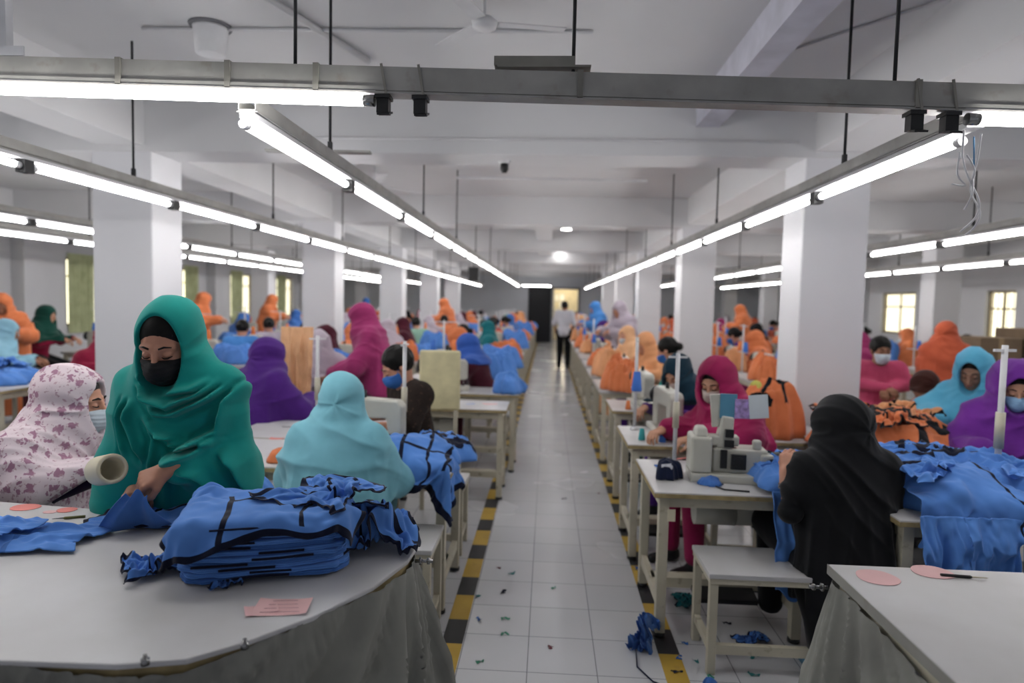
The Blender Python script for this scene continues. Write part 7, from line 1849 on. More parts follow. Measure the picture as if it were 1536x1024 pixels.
# black abaya, right
blk = person((1.30, 2.80, 0), R(8), 'woman in long black headscarf and robe seated on a bench, back to us, at right', 'sit', lean=.10, head=(.32, .22), skin_m=SKIN[0], hijab=BLACKC, hem=.30, flare=.195, depth=.17, dress=BLACKC, pants=BLACKC, seath=-.10,
  free=(0, .7), short=True, arms=[((-.245, .02, .69), (-.235, .09, .83), (.15, .15, 1), (-.8, -.4, .1)), ((.20, .10, .72), (.08, .28, .80))], res=.006, fres=.0035, seed=91, folds=.7, swag=(.8, 1.1, 0), opts=('lap',), curl=.7, nofeet=True, hoodw=.014)
MB().tube([(-.15, .02, .42), (-.15, -.06, .25), (-.13, -.08, .03)], [.08, .055, .040], 16).build('trouser_leg', BLACKC, blk)
MB().tube([(-.13, -.08, .028), (-.13, -.02, .02), (-.13, .10, .018)], [.03, .032, .018], 12).build('shoe', mat('blue_slipper', '39708f'), blk)
w_ = V3((-.235, .09, .83)); br_ = MB()
for k, z in enumerate((-.050, -.036)):
    c = w_ + V3((-.005, -.016, z)); br_.tube([c + V3((.031 * math.cos(t), .031 * math.sin(t), .006 * math.cos(t))) for t in [6.283 * q / 20 for q in range(21)]], .0035, 6)
br_.build('bracelet', STEEL, blk)
# ------------------------------------------------------------------ workers right side
person((1.20, 3.98, 0), R(112), 'woman in raspberry pink headscarf and beige mask bent over the overlock machine', 'sit', lean=.30, head=(.45, .40), skin_m=SKIN[2], hijab=MAGENTA2, hem=.74, flare=.24, depth=.19, dress=MAGENTA2, pants=MAGENTA2, mask=MASKBG,
       arms=[((-.24, .18, .80), (-.10, .42, .80)), ((.24, .20, .80), (.16, .46, .80), (-.3, .9, -.2), (0, .2, 1))], res=.006, fres=.0035, seed=101, open_=(.066, .100), hoodw=.008)
bench((1.0, 3.85, 0), (.45, .3), .44, 0, 'bench under the woman in raspberry pink')
person((1.22, 4.95, 0), R(125), 'woman in dark teal and navy head wrap leaning low behind the raspberry headscarf', 'sit', lean=.55, head=(.2, .5), skin_m=SKIN[2], hijab=cloth('deep_teal_navy', '15303f'), hem=.9, flare=.2, dress=PURPLE, pants=PURPLE, mask=MASKBG, res=.008, fres=.005, seed=103)
bench((1.05, 4.8, 0), (.45, .3), .44, 0, 'bench under the woman in the navy head wrap')
person((2.98, 6.0, 0), R(170), 'woman in pink tunic with white mask and pale sleeves beside the right column', 'sit', lean=.02, head=(.1, .1), skin_m=SKIN[1], hijab=None, dress=PINK, pants=PINK, mask=MASKW, res=.008, fres=.005, seed=105, hairbun=True, seath=.06, opts=('lap',),
       arms=[((-.22, .05, .90), (.0, .22, .86)), ((.22, .05, .90), (-.02, .24, .88))])
bench((2.75, 5.85, 0), (.45, .3), .5, 0, 'bench under the woman in the pink tunic')
person((3.68, 6.2, 0), R(-30), 'woman in long red orange headscarf standing with her back to us by the cardboard boxes', 'stand', lean=.06, head=(-.4, .2), skin_m=SKIN[1], hijab=RED, hem=.55, s=.9, flare=.13, depth=.13, armr=.8, arms=[((-.16, .05, 1.08), (-.10, .2, .95)), ((.16, .05, 1.08), (.10, .2, .95))], dress=RED, pants=RED, res=.009, fres=.006, seed=107, opts=('long',))
bpy.data.objects[-1] if False else None
person((2.92, 4.55, 0), R(128), 'woman in sky blue headscarf seated facing left, looking down at orange garments', 'sit', lean=.08, head=(.15, .38), skin_m=SKIN[3], hijab=cloth('pale_sky', '5ba9c8', dark='4e9aba'), hem=.72, flare=.25, depth=.2, dress=cloth('pale_sky'  , '5ba9c8'), pants=BLACKC, res=.006, fres=.0032, seed=109, hood_back=.015,
       open_=(.062, .108), hoodw=.010, seath=.03, arms=[((-.25, .12, .90), (-.08, .36, .84)), ((.25, .14, .88), (.10, .38, .82), (-.4, .9, -.1), (0, .2, 1))], opts=('lips',), swag=(1.6, .3, 0))
bench((2.72, 4.45, 0), (.45, .32), .46, 0, 'bench under the woman in the sky blue headscarf')
person((2.68, 3.86, 0), R(150), 'woman in violet headscarf with pale blue mask, half behind the thread stand at right edge', 'sit', lean=.12, head=(.1, .25), skin_m=SKIN[2], hijab=PURPLE2, hem=.66, flare=.26, depth=.2, dress=SKY, pants=SKY, mask=mat('mask_sky', '86aed0', rough=.8), res=.007, fres=.0035, seed=111, hood_back=.03,
       open_=(.068, .104), hoodw=.03)
bench((2.6, 3.8, 0), (.45, .3), .44, 0, 'bench under the woman in the violet headscarf')
person((3.22, 5.35, 0), R(20), 'woman with brown hair covering and orange shawl, low behind the orange garments', 'sit', s=.92, lean=.4, head=(0, .3), skin_m=SKIN[3], hijab=BROWN, hem=1.02, flare=.14, depth=.13, dress=RED, pants=RED, res=.009, fres=.007, seed=113, seath=-.08)
bench((3.0, 5.2, 0), (.45, .3), .4, 0, 'low bench under the woman in the brown head covering')
# walker in the aisle
person((.40, 15.6, 0), R(-8), 'man in white short-sleeved shirt and black trousers standing in the aisle, back to us', 'stand', lean=.03, head=(-.2, .15), skin_m=SKIN[1], dress=WHITEC, pants=BLACKC, short=True, opts=('shirt',), res=.010, fres=.008, seed=115,
       arms=[((-.24, .02, 1.08), (-.22, .12, .88)), ((.24, .0, 1.08), (.20, .2, 1.0))], seath=0)
# left side, further back
person((-3.95, 5.6, 0), R(35), 'woman in crimson headscarf and top reaching left, back to us, beside the left column', 'sit', lean=.15, head=(.3, .2), skin_m=SKIN[1], hijab=CRIMSON, hem=.9, flare=.2, dress=CRIMSON, pants=CRIMSON, res=.009, fres=.006, seed=117)
bench((-4.15, 5.4, 0), (.45, .3), .45, 0, 'bench under the woman in crimson')
person((-6.35, 7.3, 0), R(-150), 'woman in orange headscarf bending over blue garments at the far left edge', 'stand', s=.95, lean=.25, head=(0, .4), skin_m=SKIN[1], hijab=ORANGE, hem=.85, flare=.22, dress=ORANGE, pants=ORANGE, res=.010, fres=.007, seed=119, opts=('long',))
person((-6.0, 6.6, 0), R(-60), 'woman in pale blue headscarf seated at the far left edge of the photo', 'sit', lean=.3, head=(0, .3), skin_m=SKIN[1], hijab=cloth('pale_blue', '87b3c6'), hem=.8, flare=.2, dress=MAROON, pants=MAROON, res=.010, fres=.007, seed=121)
bench((-6.2, 6.45, 0), (.45, .3), .45, 0, 'bench under the woman in pale blue')
person((-6.9, 8.4, 0), R(-80), 'person in dark green head covering far left behind the pale blue headscarf', 'sit', lean=.2, head=(0, .2), skin_m=SKIN[2], hijab=cloth('bottle_green', '16443a'), hem=.95, flare=.2, dress=CRIMSON, pants=BLACKC, res=.010, fres=.007, seed=123, seath=.12)
bench((-7.1, 8.25, 0), (.45, .3), .56, 0, 'tall bench under the person in dark green')

# ------------------------------------------------------------------ tables near the camera
MP, OP, SP, PP = machine_proto(), overlock_proto(), stand_proto(0), stand_proto(0, .60, False)
used = {}
def put(proto, loc, rz, label, cat, group=None, s=1):
    o = proto if proto.name not in used else copy_tree(proto)
    used[proto.name] = 1
    o.location = loc; o.rotation_euler = (0, 0, rz); o.scale = (s, s, s); tag(o, label, cat, group); return o
table((-1.72, 3.08, 0), (1.27, .62), .72, 0, 'long sewing table in front of the woman in light blue', None)
table((-1.90, 3.74, 0), (.86, 1.25), .72, 0, 'long white table behind the woman in light blue, bare on top', None)
put(MP, (-1.02, 4.0, .74) if False else (-.98, 3.52, .72), R(172), 'cream sewing machine in front of the man in the printed shirt', 'sewing machine', 'sewing machines')
put(PP, (-.80, 3.62, .72), R(80), 'tall white thread stand in front of the face of the man in printed shirt', 'thread stand', 'thread stands')
put(PP, (-1.42, 3.95, .72), R(10), 'white thread stand on the long table left of the light blue headscarf', 'thread stand', 'thread stands')
table((-1.45, 4.98, 0), (1.15, .46), .72, 0, 'white sewing table with pink papers behind the man in the printed shirt', None)
table((-1.45, 5.82, 0), (1.20, .48), .72, 0, 'white sewing table in front of the woman in the maroon top', None)
put(MP, (-.95, 6.05, .72), R(182), 'cream sewing machine beside the woman in maroon', 'sewing machine', 'sewing machines')
bench((-.80, 2.76, 0), (.32, .34), .46, 0, 'small white stool bench at the aisle behind the foreground stack')
# right
table((.51, 2.96, 0), (.72, .64), .70, 0, 'sewing table with the overlock machine beside the aisle at right', None)
put(OP, (.92, 3.24, .70), R(-4), 'cream overlock sewing machine with coloured instruction cards on top', 'sewing machine', 'sewing machines')
put(PP, (.70, 3.50, .70), R(5), 'white thread stand rising behind the navy cloth at the aisle', 'thread stand', 'thread stands')
bench((.70, 2.69, 0), (.66, .33), .44, 0, 'cream painted bench with white seat under the woman in black')
table((.50, 3.88, 0), (.50, .60), .72, 0, 'small sewing table behind the overlock machine at the aisle', None)
put(MP, (.80, 4.28, .72), R(95), 'cream sewing machine behind the overlock machine', 'sewing machine', 'sewing machines')
put(SP, (.60, 4.36, .72), R(85), 'white thread stand on the second table right of the aisle', 'thread stand', 'thread stands')
table((.53, 5.12, 0), (.50, .60), .72, 0, 'third sewing table right of the aisle, orange garments over it', None)
put(MP, (.80, 5.4, .72), R(95), 'cream sewing machine on the third table right of the aisle', 'sewing machine', 'sewing machines')
table((1.42, 2.62, 0), (1.62, 1.05), .72, 0, 'wide white table at right carrying the blue garment heap', None)
table((1.70, 3.72, 0), (.85, 1.05), .72, 0, 'white table behind the blue heap carrying the orange garments', None)
table((1.45, 4.2, 0), (.30, .45), .70, 0, 'narrow white table by the foot of the right column', None)
put(PP, (2.02, 2.98, .72), R(15), 'white thread stand at the right edge before the violet headscarf', 'thread stand', 'thread stands', 1.15)
put(OP, (2.42, 2.95, .72), R(10), 'cream machine at the right edge of the wide table', 'sewing machine', 'sewing machines')
# right foreground table
rt = empty('inspection_table', (0, 0, 0), 0, 'white inspection table in the right foreground with grey cloth skirt', 'table')
MB().span((.79, .55, TZ - .028), (2.3, 1.80, TZ)).build('tabletop', TOPW, rt, bevel=.003)
MB().span((.788, .548, TZ - .0275), (.7895, 1.802, TZ - .001)).build('edge_band', mat('grey_edge', '8f8e88', rough=.6, dirt=.2), rt)
MB().span((.81, .60, TZ - .07), (2.2, 1.77, TZ - .035)).build('apron', LEGC, rt)
for x, y in ((.83, 1.74), (.83, .62), (2.15, 1.74), (2.15, .62)): MB().box((x, y, (TZ - .07) / 2), (.045, .045, TZ - .07)).build('leg', LEGC, rt)
link_mesh('cloth_skirt', skirt_cloth([(1.15, 1.815), (.80, 1.808), (.785, 1.79), (.783, 1.4), (.783, .6)], TZ - .045, .03, 8, fan_at=.37, amp=.08, freq=14, out=1), rt, GREYCL)
side_bolt((.785, 1.785, TZ - .06), (-1, 0, 0), rt)

# ------------------------------------------------------------------ garments near the camera
T2 = (('u', .0, .03, 0, 1), ('u', 1, .03, 0, 1), ('v', 0, .03, 0, 1), ('u', .33, .012, 0, .7), ('u', .68, .012, .1, 1), ('v', .55, .016, .33, .68))
SX = SW / .48
garment('blue_garment', 'over_stack', (SC[0], SC[1], TZ + .006), ang, 'loose royal blue garment with navy bindings lying on top of the foreground stack', BLUE, NAVY, T2, (SX, 1, 1.02), center=False)
e_ = (SC[0] + math.cos(ang) * SW / 2, SC[1] + math.sin(ang) * SW / 2)
garment('blue_garment', 'spread', (e_[0] + .035, e_[1] + .12, TZ + .055), 1.25, 'blue garment slumped off the right end of the foreground stack', BLUE, NAVY, TRIM, (.50, .55, 1.5)).rotation_euler = (R(-4), R(32), R(80))
garment('blue_garment', 'crumple', (e_[0] + .045, e_[1] + .09, TZ), .3, 'crumpled blue garment on the table against the right end of the foreground stack', BLUE, NAVY, TRIM, (.75, .85, 1.8))
garment('blue_garment', 'crumple', (e_[0] - .07, e_[1] + .03, STOP + .01), 1.2, 'crumpled blue garment with navy straps heaped on the right of the stack top', BLUE, NAVY, TRIM, (.85, .8, .6))
p = at(222, 862, TZ)
garment('blue_garment', 'crumple', (p.x + .01, p.y + .03, TZ), .6, 'small crumpled blue and navy sleeve at the left end of the foreground stack', BLUE, NAVY, TRIM, (.48, .45, .75))
p = at(330, 878, TZ)
garment('blue_garment', 'crumple', (p.x, p.y + .02, TZ), 2.1, 'blue sleeve end rolled out at the front foot of the foreground stack', BLUE2, NAVY, TRIM, (.30, .22, .35))
p = at(250, 785, TZ)
garment('blue_garment', 'spread', (p.x + .05, p.y + .02, TZ), .05, 'blue garment spread on the table under the hand of the woman in teal', BLUE, NAVY, TRIM, (.95, .62, 1.2))
p = at(30, 812, TZ)
garment('blue_garment', 'spread', (p.x - .07, p.y - .0, TZ), 3.3, 'flat blue garment at the left edge of the foreground table', BLUE, BLUE2, (('u', .35, .01, 0, 1),), (.95, .62, 1.3))
garment('blue_garment', 'spread', (p.x - .17, p.y + .02, TZ + .03), 3.0, 'second blue garment layered on the flat one at the left table edge', BLUE, BLUE2, (), (.7, .5, 1.0))
# held fold under the hand
hf = at(190, 770, TZ)
def held():
    nu, nv = 60, 40; U, Vv = np.meshgrid(np.linspace(0, 1, nu), np.linspace(0, 1, nv), indexing='ij')
    top = V3(atY(205, 742, 1.78)); bl = V3(at(140, 800, TZ)); brr = V3(at(262, 792, TZ))
    base = bl[None, None] * (1 - U[..., None]) + brr[None, None] * U[..., None]
    k = (Vv ** 1.3)[..., None]
    c = top[None, None] + (U[..., None] - .5) * V3((.05, .02, 0))
    Pp = c * (1 - k) + base * k
    f = .012 * np.sin(U * 11 + 2 * Vv) * (.3 + Vv) * (1 - .3 * Vv)
    Pp[..., 1] += f - .02 * np.sin(Vv * 3.14); Pp[..., 2] += .012 * np.sin(U * 9 + 3) * (1 - Vv) + .005
    i, j = np.meshgrid(np.arange(nu - 1), np.arange(nv - 1), indexing='ij'); i = i.ravel(); j = j.ravel()
    o = link_mesh('blue_garment', mesh_np('held', Pp.reshape(-1, 3), np.stack([i * nv + j, i * nv + j + 1, (i + 1) * nv + j + 1, (i + 1) * nv + j], -1)), None, BLUE2)
    tag(o, 'blue cloth fold pinched up by the hand of the woman in teal', 'garment')
    md = o.modifiers.new('thick', 'SOLIDIFY'); md.thickness = .004
held()
# behind: blue cloth between teal woman and the light blue one
heap('blue_garment', (-1.18, 2.32, 0), .17, .12, .10, 'blue garments heaped on a bench between the teal and light blue headscarves', 'garment', BLUE, 10, .80, n=80, sc=9, amp=.04, irregular=.2)
bench((-1.36, 2.22, 0), (.34, .24), .80, 0, 'tall stand holding blue garments beside the woman in teal')
garment('blue_garment', 'heap_edge', (-.66, 3.23, .76), 0, 'blue garment with navy bindings spilling over the table end at the aisle', BLUE, NAVY, TRIM + (('u', .5, .01, 0, 1), ('v', .7, .01, 0, 1)), (1.05, 1.0, 1), center=False)
heap('blue_garment', (-.60, 3.38, 0), .22, .22, .09, 'heap of blue garments lying under the one that spills over the aisle table end', 'garment', BLUE, 11, .72, drop=[('y', -1, 3.07, .16)], n=130, sc=18, amp=.04, trims=14, trim_w=.035, irregular=.2, trim_len=(.2, .6))
heap('orange_garment', (-1.28, 3.22, 0), .12, .09, .05, 'small orange garment on the table left of the light blue headscarf', 'garment', ORANGE, 12, .72, drop=[('y', -1, 3.07, .2)], n=60, sc=9, amp=.03)
heap('blue_garment', (-.36, 6.05, 0), .14, .22, .16, 'blue garments hanging off the aisle end of the table beside the maroon top', 'garment', BLUE, 13, .72, drop=[('x', 1, -.25, .3)], n=60, sc=9, amp=.05)
table((-6.3, 5.15, 0), (1.75, .95), .72, 0, 'wide table at the far left edge covered with blue garments', None)
heap('blue_garment', (-5.35, 5.62, 0), .72, .40, .14, 'wide heap of blue garments on the table at the far left edge', 'garment', BLUE, 41, .72, drop=[('y', -1, 5.16, .3)], n=120, sc=13, amp=.06, irregular=.2)
for k, (x, y) in enumerate(((-5.6, 5.45), (-5.05, 5.7), (-5.45, 5.85))):
    garment('blue_garment', 'crumple', (x, y, .86), 1.3 * k, ['leftmost', 'rightmost', 'farthest'][k] + ' rumpled blue garment on top of the far left heap', BLUE, NAVY, (('u', .5, .012, 0, 1),), (1.3, 1.2, 1.2))
# peach cloth hanging from a stand, yellow panel
t_ = table((-2.75, 4.98, 0), (1.1, .46), .72, 0, 'sewing table under the hanging peach cloth', None)
put(PP, (-1.95, 5.15, .72), R(0), 'white thread stand draped with the peach cloth', 'thread stand', 'thread stands')
hanging('peach_cloth', (-2.0, 5.12, 1.32), .24, .50, 'peach coloured cloth draped high over a stand left of centre', 'cloth', PEACH, 14, rz=.1, depth=.04)
heap('blue_garment', (-2.2, 5.2, 0), .3, .18, .22, 'blue garments heaped under the hanging peach cloth', 'garment', BLUE, 15, .72, n=70, sc=8, amp=.05)
t_ = empty('foam_board', (-.78, 4.72, 0), R(3), 'pale yellow padded board standing behind the man in the printed shirt', 'board')
MB().box((0, 0, .97), (.30, .035, .44)).build('panel', mat('yellow_foam', 'd0c8a0', rough=.85, var=.1, scale=9), t_, bevel=.015)
for x in (-.12, .12): MB().box((x, .0, .375), (.03, .03, .75)).build('leg', LEGC, t_)
# right
heap('blue_garment', (1.22, 3.12, 0), .24, .28, .10, 'blue garments sliding off the table beside the woman in black', 'garment', BLUE, 16, .72, drop=[('y', -1, 2.95, .42)], n=140, sc=15, amp=.045, irregular=.2, trims=3)
garment('blue_garment', 'crumple', (1.22, 3.25, .78), .4, 'rumpled blue garment on top of the pile beside the woman in black', BLUE, NAVY, (('u', .5, .012, 0, 1),), (1.2, 1.1, 1))
hanging('blue_garment', (1.16, 2.93, .74), .27, .40, 'blue cloth hanging down from the table edge left of the woman in black', 'garment', BLUE, 17, depth=.08)
heap('blue_garment', (1.78, 3.02, 0), .42, .34, .16, 'large heap of blue garments on the wide table right of the woman in black', 'garment', BLUE, 18, .72, drop=[('y', -1, 2.61, .36)], n=170, sc=14, amp=.05, trims=10, trim_w=.03, irregular=.2)
hanging('blue_garment', (1.56, 2.58, .76), .20, .36, 'blue trouser leg hanging off the front of the wide right table, left one', 'garment', BLUE, 19, depth=.05)
hanging('blue_garment', (1.73, 2.58, .76), .20, .33, 'blue trouser leg hanging off the front of the wide right table, right one', 'garment', BLUE, 20, depth=.05)
heap('orange_garment', (2.12, 4.15, 0), .42, .40, .20, 'heap of orange garments with black bindings in front of the sky blue headscarf', 'garment', ORANGE, 21, .72, n=150, sc=13, amp=.05, trims=12, trim_w=.05, trim_m=BLACKC, irregular=.2, power=.8)
heap('orange_garment', (1.50, 4.42, 0), .19, .20, .30, 'bulging bundle of orange garments leaning on the right column', 'garment', ORANGE, 22, .70, n=110, sc=12, amp=.05, trims=6, trim_w=.03, trim_m=BLACKC, power=.5)
heap('green_garment', (1.42, 4.42, 0), .05, .04, .05, 'small yellow green cloth tucked on top of the orange bundle', 'cloth', mat('lime_cloth', 'b9b85c', rough=.9), 23, .99, n=40)
p = at(1003, 718, .70)
heap('navy_cloth', (p.x, p.y + .02, 0), .065, .06, .085, 'dark navy cloth with white stripes crumpled at the table corner by the aisle', 'cloth', DKNAVY, 24, .70, n=70, sc=16, amp=.03, trims=2, trim_m=WHITEC, trim_w=.012)
heap('blue_cloth', (.80, 3.12, 0), .055, .04, .025, 'small blue cloth scrap beside the overlock machine', 'cloth', BLUE2, 25, .70, n=50, sc=14, amp=.02)
# blue cloth strap dropped over the tape near the table foot
garment('blue_strap', 'crumple', (.50, 2.95, .01), 1.2, 'crumpled blue cloth strap hanging by the table foot over the floor tape at right', BLUE2, BLUE2, (), (.55, .3, 2.6)).rotation_euler = (0, R(-40), R(60))
o = MB().tube([(.43, 2.84, .02), (.42, 2.72, .008), (.47, 2.62, .006), (.56, 2.56, .006), (.66, 2.58, .006), (.70, 2.66, .008)], .0035, 6).build('loose_cord', DKNAVY); tag(o, 'dark cord curling from the blue strap across the floor tape', 'cord')  # a dark cord trailing from the blue strap, not a wire
heap('blue_cloth', (.70, 2.60, 0), .03, .025, .03, 'little blue cloth scrap under the bench leg at the right', 'cloth', BLUE2, 27, .001, n=40, sc=20, amp=.015)
for k, (x, y, z, r, s_) in enumerate(((1.62, 2.86, .86, .3, 1.2), (1.95, 3.0, .86, 2.2, 1.25), (1.78, 3.16, .86, 1.2, 1.1))):
    garment('blue_garment', 'crumple', (x, y, z), r, ['nearest', 'rightmost', 'farthest'][k] + ' rumpled blue garment on top of the large blue heap at right', BLUE, NAVY, (('u', .5, .012, 0, 1),), (s_, s_ * .9, .9))
garment('blue_garment', 'heap_edge', (1.78, 2.79, .80), 0, 'blue garment draped over the front edge of the wide right table', BLUE, NAVY, (('u', .5, .01, 0, 1),), (1.1, 1, 1), center=False)
for k, (x, y, z, r, s_, m_) in enumerate(((2.0, 3.95, .88, .3, 1.2, ORANGE), (2.25, 4.25, .88, 2.2, 1.2, ORANGE2), (1.95, 4.35, .87, 1.2, 1.1, ORANGE))):
    garment('orange_garment', 'crumple', (x, y, z), r, ['nearest', 'rightmost', 'farthest'][k] + ' rumpled orange garment on top of the orange heap at right', m_, BLACKC, TRIM, (s_, s_, 1.2))
# cream tube roll held beside the teal sleeve
a, b2 = atY(150, 706, 1.875), atY(178, 701, 1.81)
t_ = empty('card_tube', tuple(a), 0, 'hollow cream cardboard tube held in front of the teal shawl', 'tube')
d = (b2 - a).normalized(); L = .088
M_ = d.to_track_quat('Z', 'Y').to_matrix()
MB().lathe([(.040, 0), (.0445, .004), (.0445, L - .004), (.043, L), (.034, L), (.033, L - .004), (.032, .012), (.008, .010), (.006, .0)], (0, 0, 0), 40, M_).build('tube_wall', CREAM, t_)
tag(MB().tube([(-1.52, 2.08, .89), (-1.43, 2.03, .96), tuple(a + d * .01)], [.022, .02, .018], 10).build('dark_handle', BLACKP), 'dark handle bar under the cream cardboard tube', 'handle') if False else None
# small things on the first right table
t_ = empty('price_tag', (.575, 2.955, .60), 0, 'small white card hanging on the front leg of the overlock table', 'tag')
MB().box((.01, -.012, 0), (.035, .003, .055)).build('card', CREAM, t_)
for c_, pts, nm in ((REDP, [(.72, 3.56, .715), (.78, 3.50, .74), (.86, 3.52, .712), (.95, 3.50, .73)], 'red cord lying behind the overlock machine'), (BLACKP, [(.86, 3.12, .705), (.80, 3.10, .705), (.84, 3.03, .704), (.95, 3.01, .704)], 'black cable curling off the base of the overlock machine')):
    tag(MB().tube(pts, .004, 6).build('cable', c_), nm, 'cable')
tag(MB().box((.64, 3.44, .704), (.10, .05, .006), Matrix.Rotation(.2, 3, 'Z')).build('blue_strip', BLUE2), 'flat blue cloth strip at the back corner of the overlock table', 'cloth')
for k, (x, y, m_, nm) in enumerate(((.60, 4.02, CONES[3], 'teal'), (.72, 3.98, CONES[0], 'blue'), (.66, 5.2, CONES[1], 'orange'))):
    tag(MB().lathe([(.02, 0), (.022, .006), (.014, .07), (.006, .072)], n=16).build('thread_cone', m_, loc=(x, y, .72)), 'small %s thread cone on a table right of the aisle' % nm, 'thread cone')
garment('blue_cloth', 'crumple', (.98, 2.98, .012), .5, 'blue and violet cloth lying on the floor under the overlock table', BLUE2, NAVY, TRIM, (.5, .3, .5), cat='cloth')
garment('dark_cloth', 'crumple', (.75, 3.35, .012), 1.5, 'dark teal cloth lying on the floor behind the overlock table leg', DTEAL, NAVY, TRIM, (.5, .35, .5), cat='cloth')
# floor scraps
SCR = [mat('scrap_teal', '1f6a6c'), NAVY, mat('scrap_blue', '2c62ab'), mat('scrap_maroon', '5a2230'), mat('scrap_green', '2f7a62')]
spots = [(755, 888, 1, 'dark grey'), (748, 852, 3, ''), (768, 860, 0, ''), (830, 882, 4, ''), (825, 971, 3, ''), (757, 951, 4, ''), (758, 928, 4, ''), (718, 929, 2, ''), (716, 895, 0, ''), (719, 993, 4, ''), (846, 748, 1, ''), (950, 968, 4, ''), (1018, 987, 2, ''), (1027, 965, 2, ''), (1044, 992, 0, ''), (1130, 1012, 0, ''), (1110, 962, 1, ''), (1150, 975, 1, ''), (1065, 1015, 4, ''), (1090, 935, 1, ''), (955, 853, 2, ''), (898, 740, 3, ''), (1015, 1008, 1, ''), (1130, 985, 0, '')]
CN = ['teal', 'navy', 'blue', 'maroon', 'green']
import collections
for k, (px, py, ci, _) in enumerate(spots):
    p = at(px, py, 0); rr = random.Random(k)
    L = rr.uniform(.02, .05); n = 8; V = []; Q = []
    for i in range(n + 1):
        w = .006 * (1 + .8 * math.sin(i * 1.3 + k)) + .003
        V += [(L * (i / n - .5), -w + .008 * math.sin(i * .7 + k), .004 + .003 * math.sin(i + k)), (L * (i / n - .5), w + .008 * math.sin(i * .7 + k), .0045 + .003 * math.cos(i * 1.4 + k))]
    for i in range(n): Q.append((2 * i, 2 * i + 2, 2 * i + 3, 2 * i + 1))
    o = link_mesh('thread_scrap', mesh_np('thread_scrap', np.array(V), np.array(Q)), None, SCR[ci]); o.location = (p.x, p.y, 0); o.rotation_euler = (0, 0, rr.uniform(-.6, .6) + (1.5 if k % 4 == 0 else 0))
    tag(o, '%s cloth scrap on the floor tiles%s' % (CN[ci], ' in the aisle' if p.x < .5 else ' right of the tape'), 'scrap', '%s cloth scraps %s' % (CN[ci], 'in the aisle' if p.x < .5 else 'right of the tape'))
# papers on tables
paper(735, 606, .72, .12, .07, .2, PINKP, 'pink papers on the white table behind the man')
paper(705, 606, .72, .08, .05, .6, mat('paper_lilac', 'a9b8d8'), 'lilac paper on the white table behind the man')
paper(440, 640, .72, .14, .02, .4, NAVY, 'dark strip of cloth on the bare white table')
paper(415, 658, .72, .08, .05, .1, REDP, 'red paper on the bare white table')
# cardboard boxes on a rack at the right
CARD = mat('cardboard', '6f5d49', rough=.85, var=.1)
rk = empty('storage_rack', (0, 0, 0), 0, 'wooden rack holding cardboard boxes at the right edge', 'rack')
for z in (.25, .95): MB().span((4.5, 7.0, z - .03), (7.2, 7.7, z)).build('shelf_board', mat('rack_wood', '7a6650', rough=.7), rk)
for x in (4.53, 5.85, 7.17):
    for y in (7.03, 7.67): MB().box((x, y, .46), (.05, .05, .92)).build('post', mat('rack_wood', '7a6650'), rk)
def box_(x, y, z, w, d, h, rz, label):
    t = empty('cardboard_box', (x, y, z), rz, label, 'box', 'cardboard boxes on the rack')
    MB().box((0, 0, h / 2), (w, d, h)).build('carton', CARD, t, bevel=.006)
    MB().box((0, -d / 2 - .001, h / 2), (.05, .002, h)).box((0, 0, h + .001), (.05, d, .002)).build('packing_tape', mat('packing_tape', '8f7a5c', rough=.3), t)
bl = 0
for i, (x, z, w, h, nm) in enumerate(((4.78, .95, .42, .34, 'leftmost on the upper shelf'), (5.28, .95, .50, .44, 'second from left on the upper shelf'), (5.85, .95, .55, .50, 'third from left on the upper shelf'), (6.5, .95, .60, .52, 'at the right end of the upper shelf'),
                                       (4.85, .25, .5, .5, 'leftmost on the lower shelf'), (5.45, .25, .5, .55, 'second from left on the lower shelf'), (6.2, .25, .55, .5, 'at the right end of the lower shelf'))):
    box_(x, 7.35, z, w, .5, h, .03 * (i % 3 - 1), 'brown cardboard box, %s of the rack' % nm)
# ------------------------------------------------------------------ the lines of workers further back
def tmpl(**k):
    o = person((0, 0, 0), 0, None, **k)
    return o
BASEC = MINT
T_A = tmpl(lean=.32, head=(0, .45), hijab=BASEC, hem=.72, flare=.21, dress=BLACKC, pants=BLACKC, res=.012, fres=.009, seed=201, nofeet=False)
T_B = tmpl(lean=.12, head=(.5, .15), hijab=BASEC, hem=.66, flare=.23, dress=BLACKC, pants=BLACKC, mask=MASKW, res=.012, fres=.009, seed=202)
T_C = tmpl(lean=.25, head=(-.2, .4), dress=BLACKC, pants=BLACKC, mask=MASKBL, short=True, opts=('shirt',), res=.012, fres=.009, seed=203, hairbun=True)
T_D = tmpl(pose='stand', lean=.25, head=(.2, .45), hijab=BASEC, hem=.75, flare=.21, dress=BLACKC, pants=BLACKC, res=.012, fres=.009, seed=204, opts=('long',))
PAL = [('orange', ORANGE), ('light orange', ORANGE2), ('royal blue', BLUE2), ('teal', cloth('teal', '')), ('dark teal', DTEAL), ('peach', PEACH), ('crimson', CRIMSON), ('mint green', MINT), ('magenta', MAGENTA), ('purple', PURPLE), ('sky blue', SKY), ('black', BLACKC), ('red orange', RED), ('pale lilac', PALEP), ('olive gold', OLIVE), ('maroon', MAROON)]
def crowd(T, loc, rz, label, c1, c2, group):
    o = copy_tree(T); o.location = loc; o.rotation_euler = (0, 0, rz)
    for ch in o.children:
        n = ch.name.split('.')[0]
        if n == 'headscarf': recolor(ch, c1)
        elif n in ('dress', 'shirt'): recolor(ch, c2)
        elif n == 'trousers': recolor(ch, c2)
    tag(o, label, 'person', group); return o
tb = table((0, 0, 0), (1.1, .5), .72, 0, None, None, rich=False)
tb2 = table((0, 0, 0), (.52, .95), .72, 0, None, None, rich=False)
bn = bench((0, 0, 0), (.42, .30), .45, 0, None, None)
hps = []
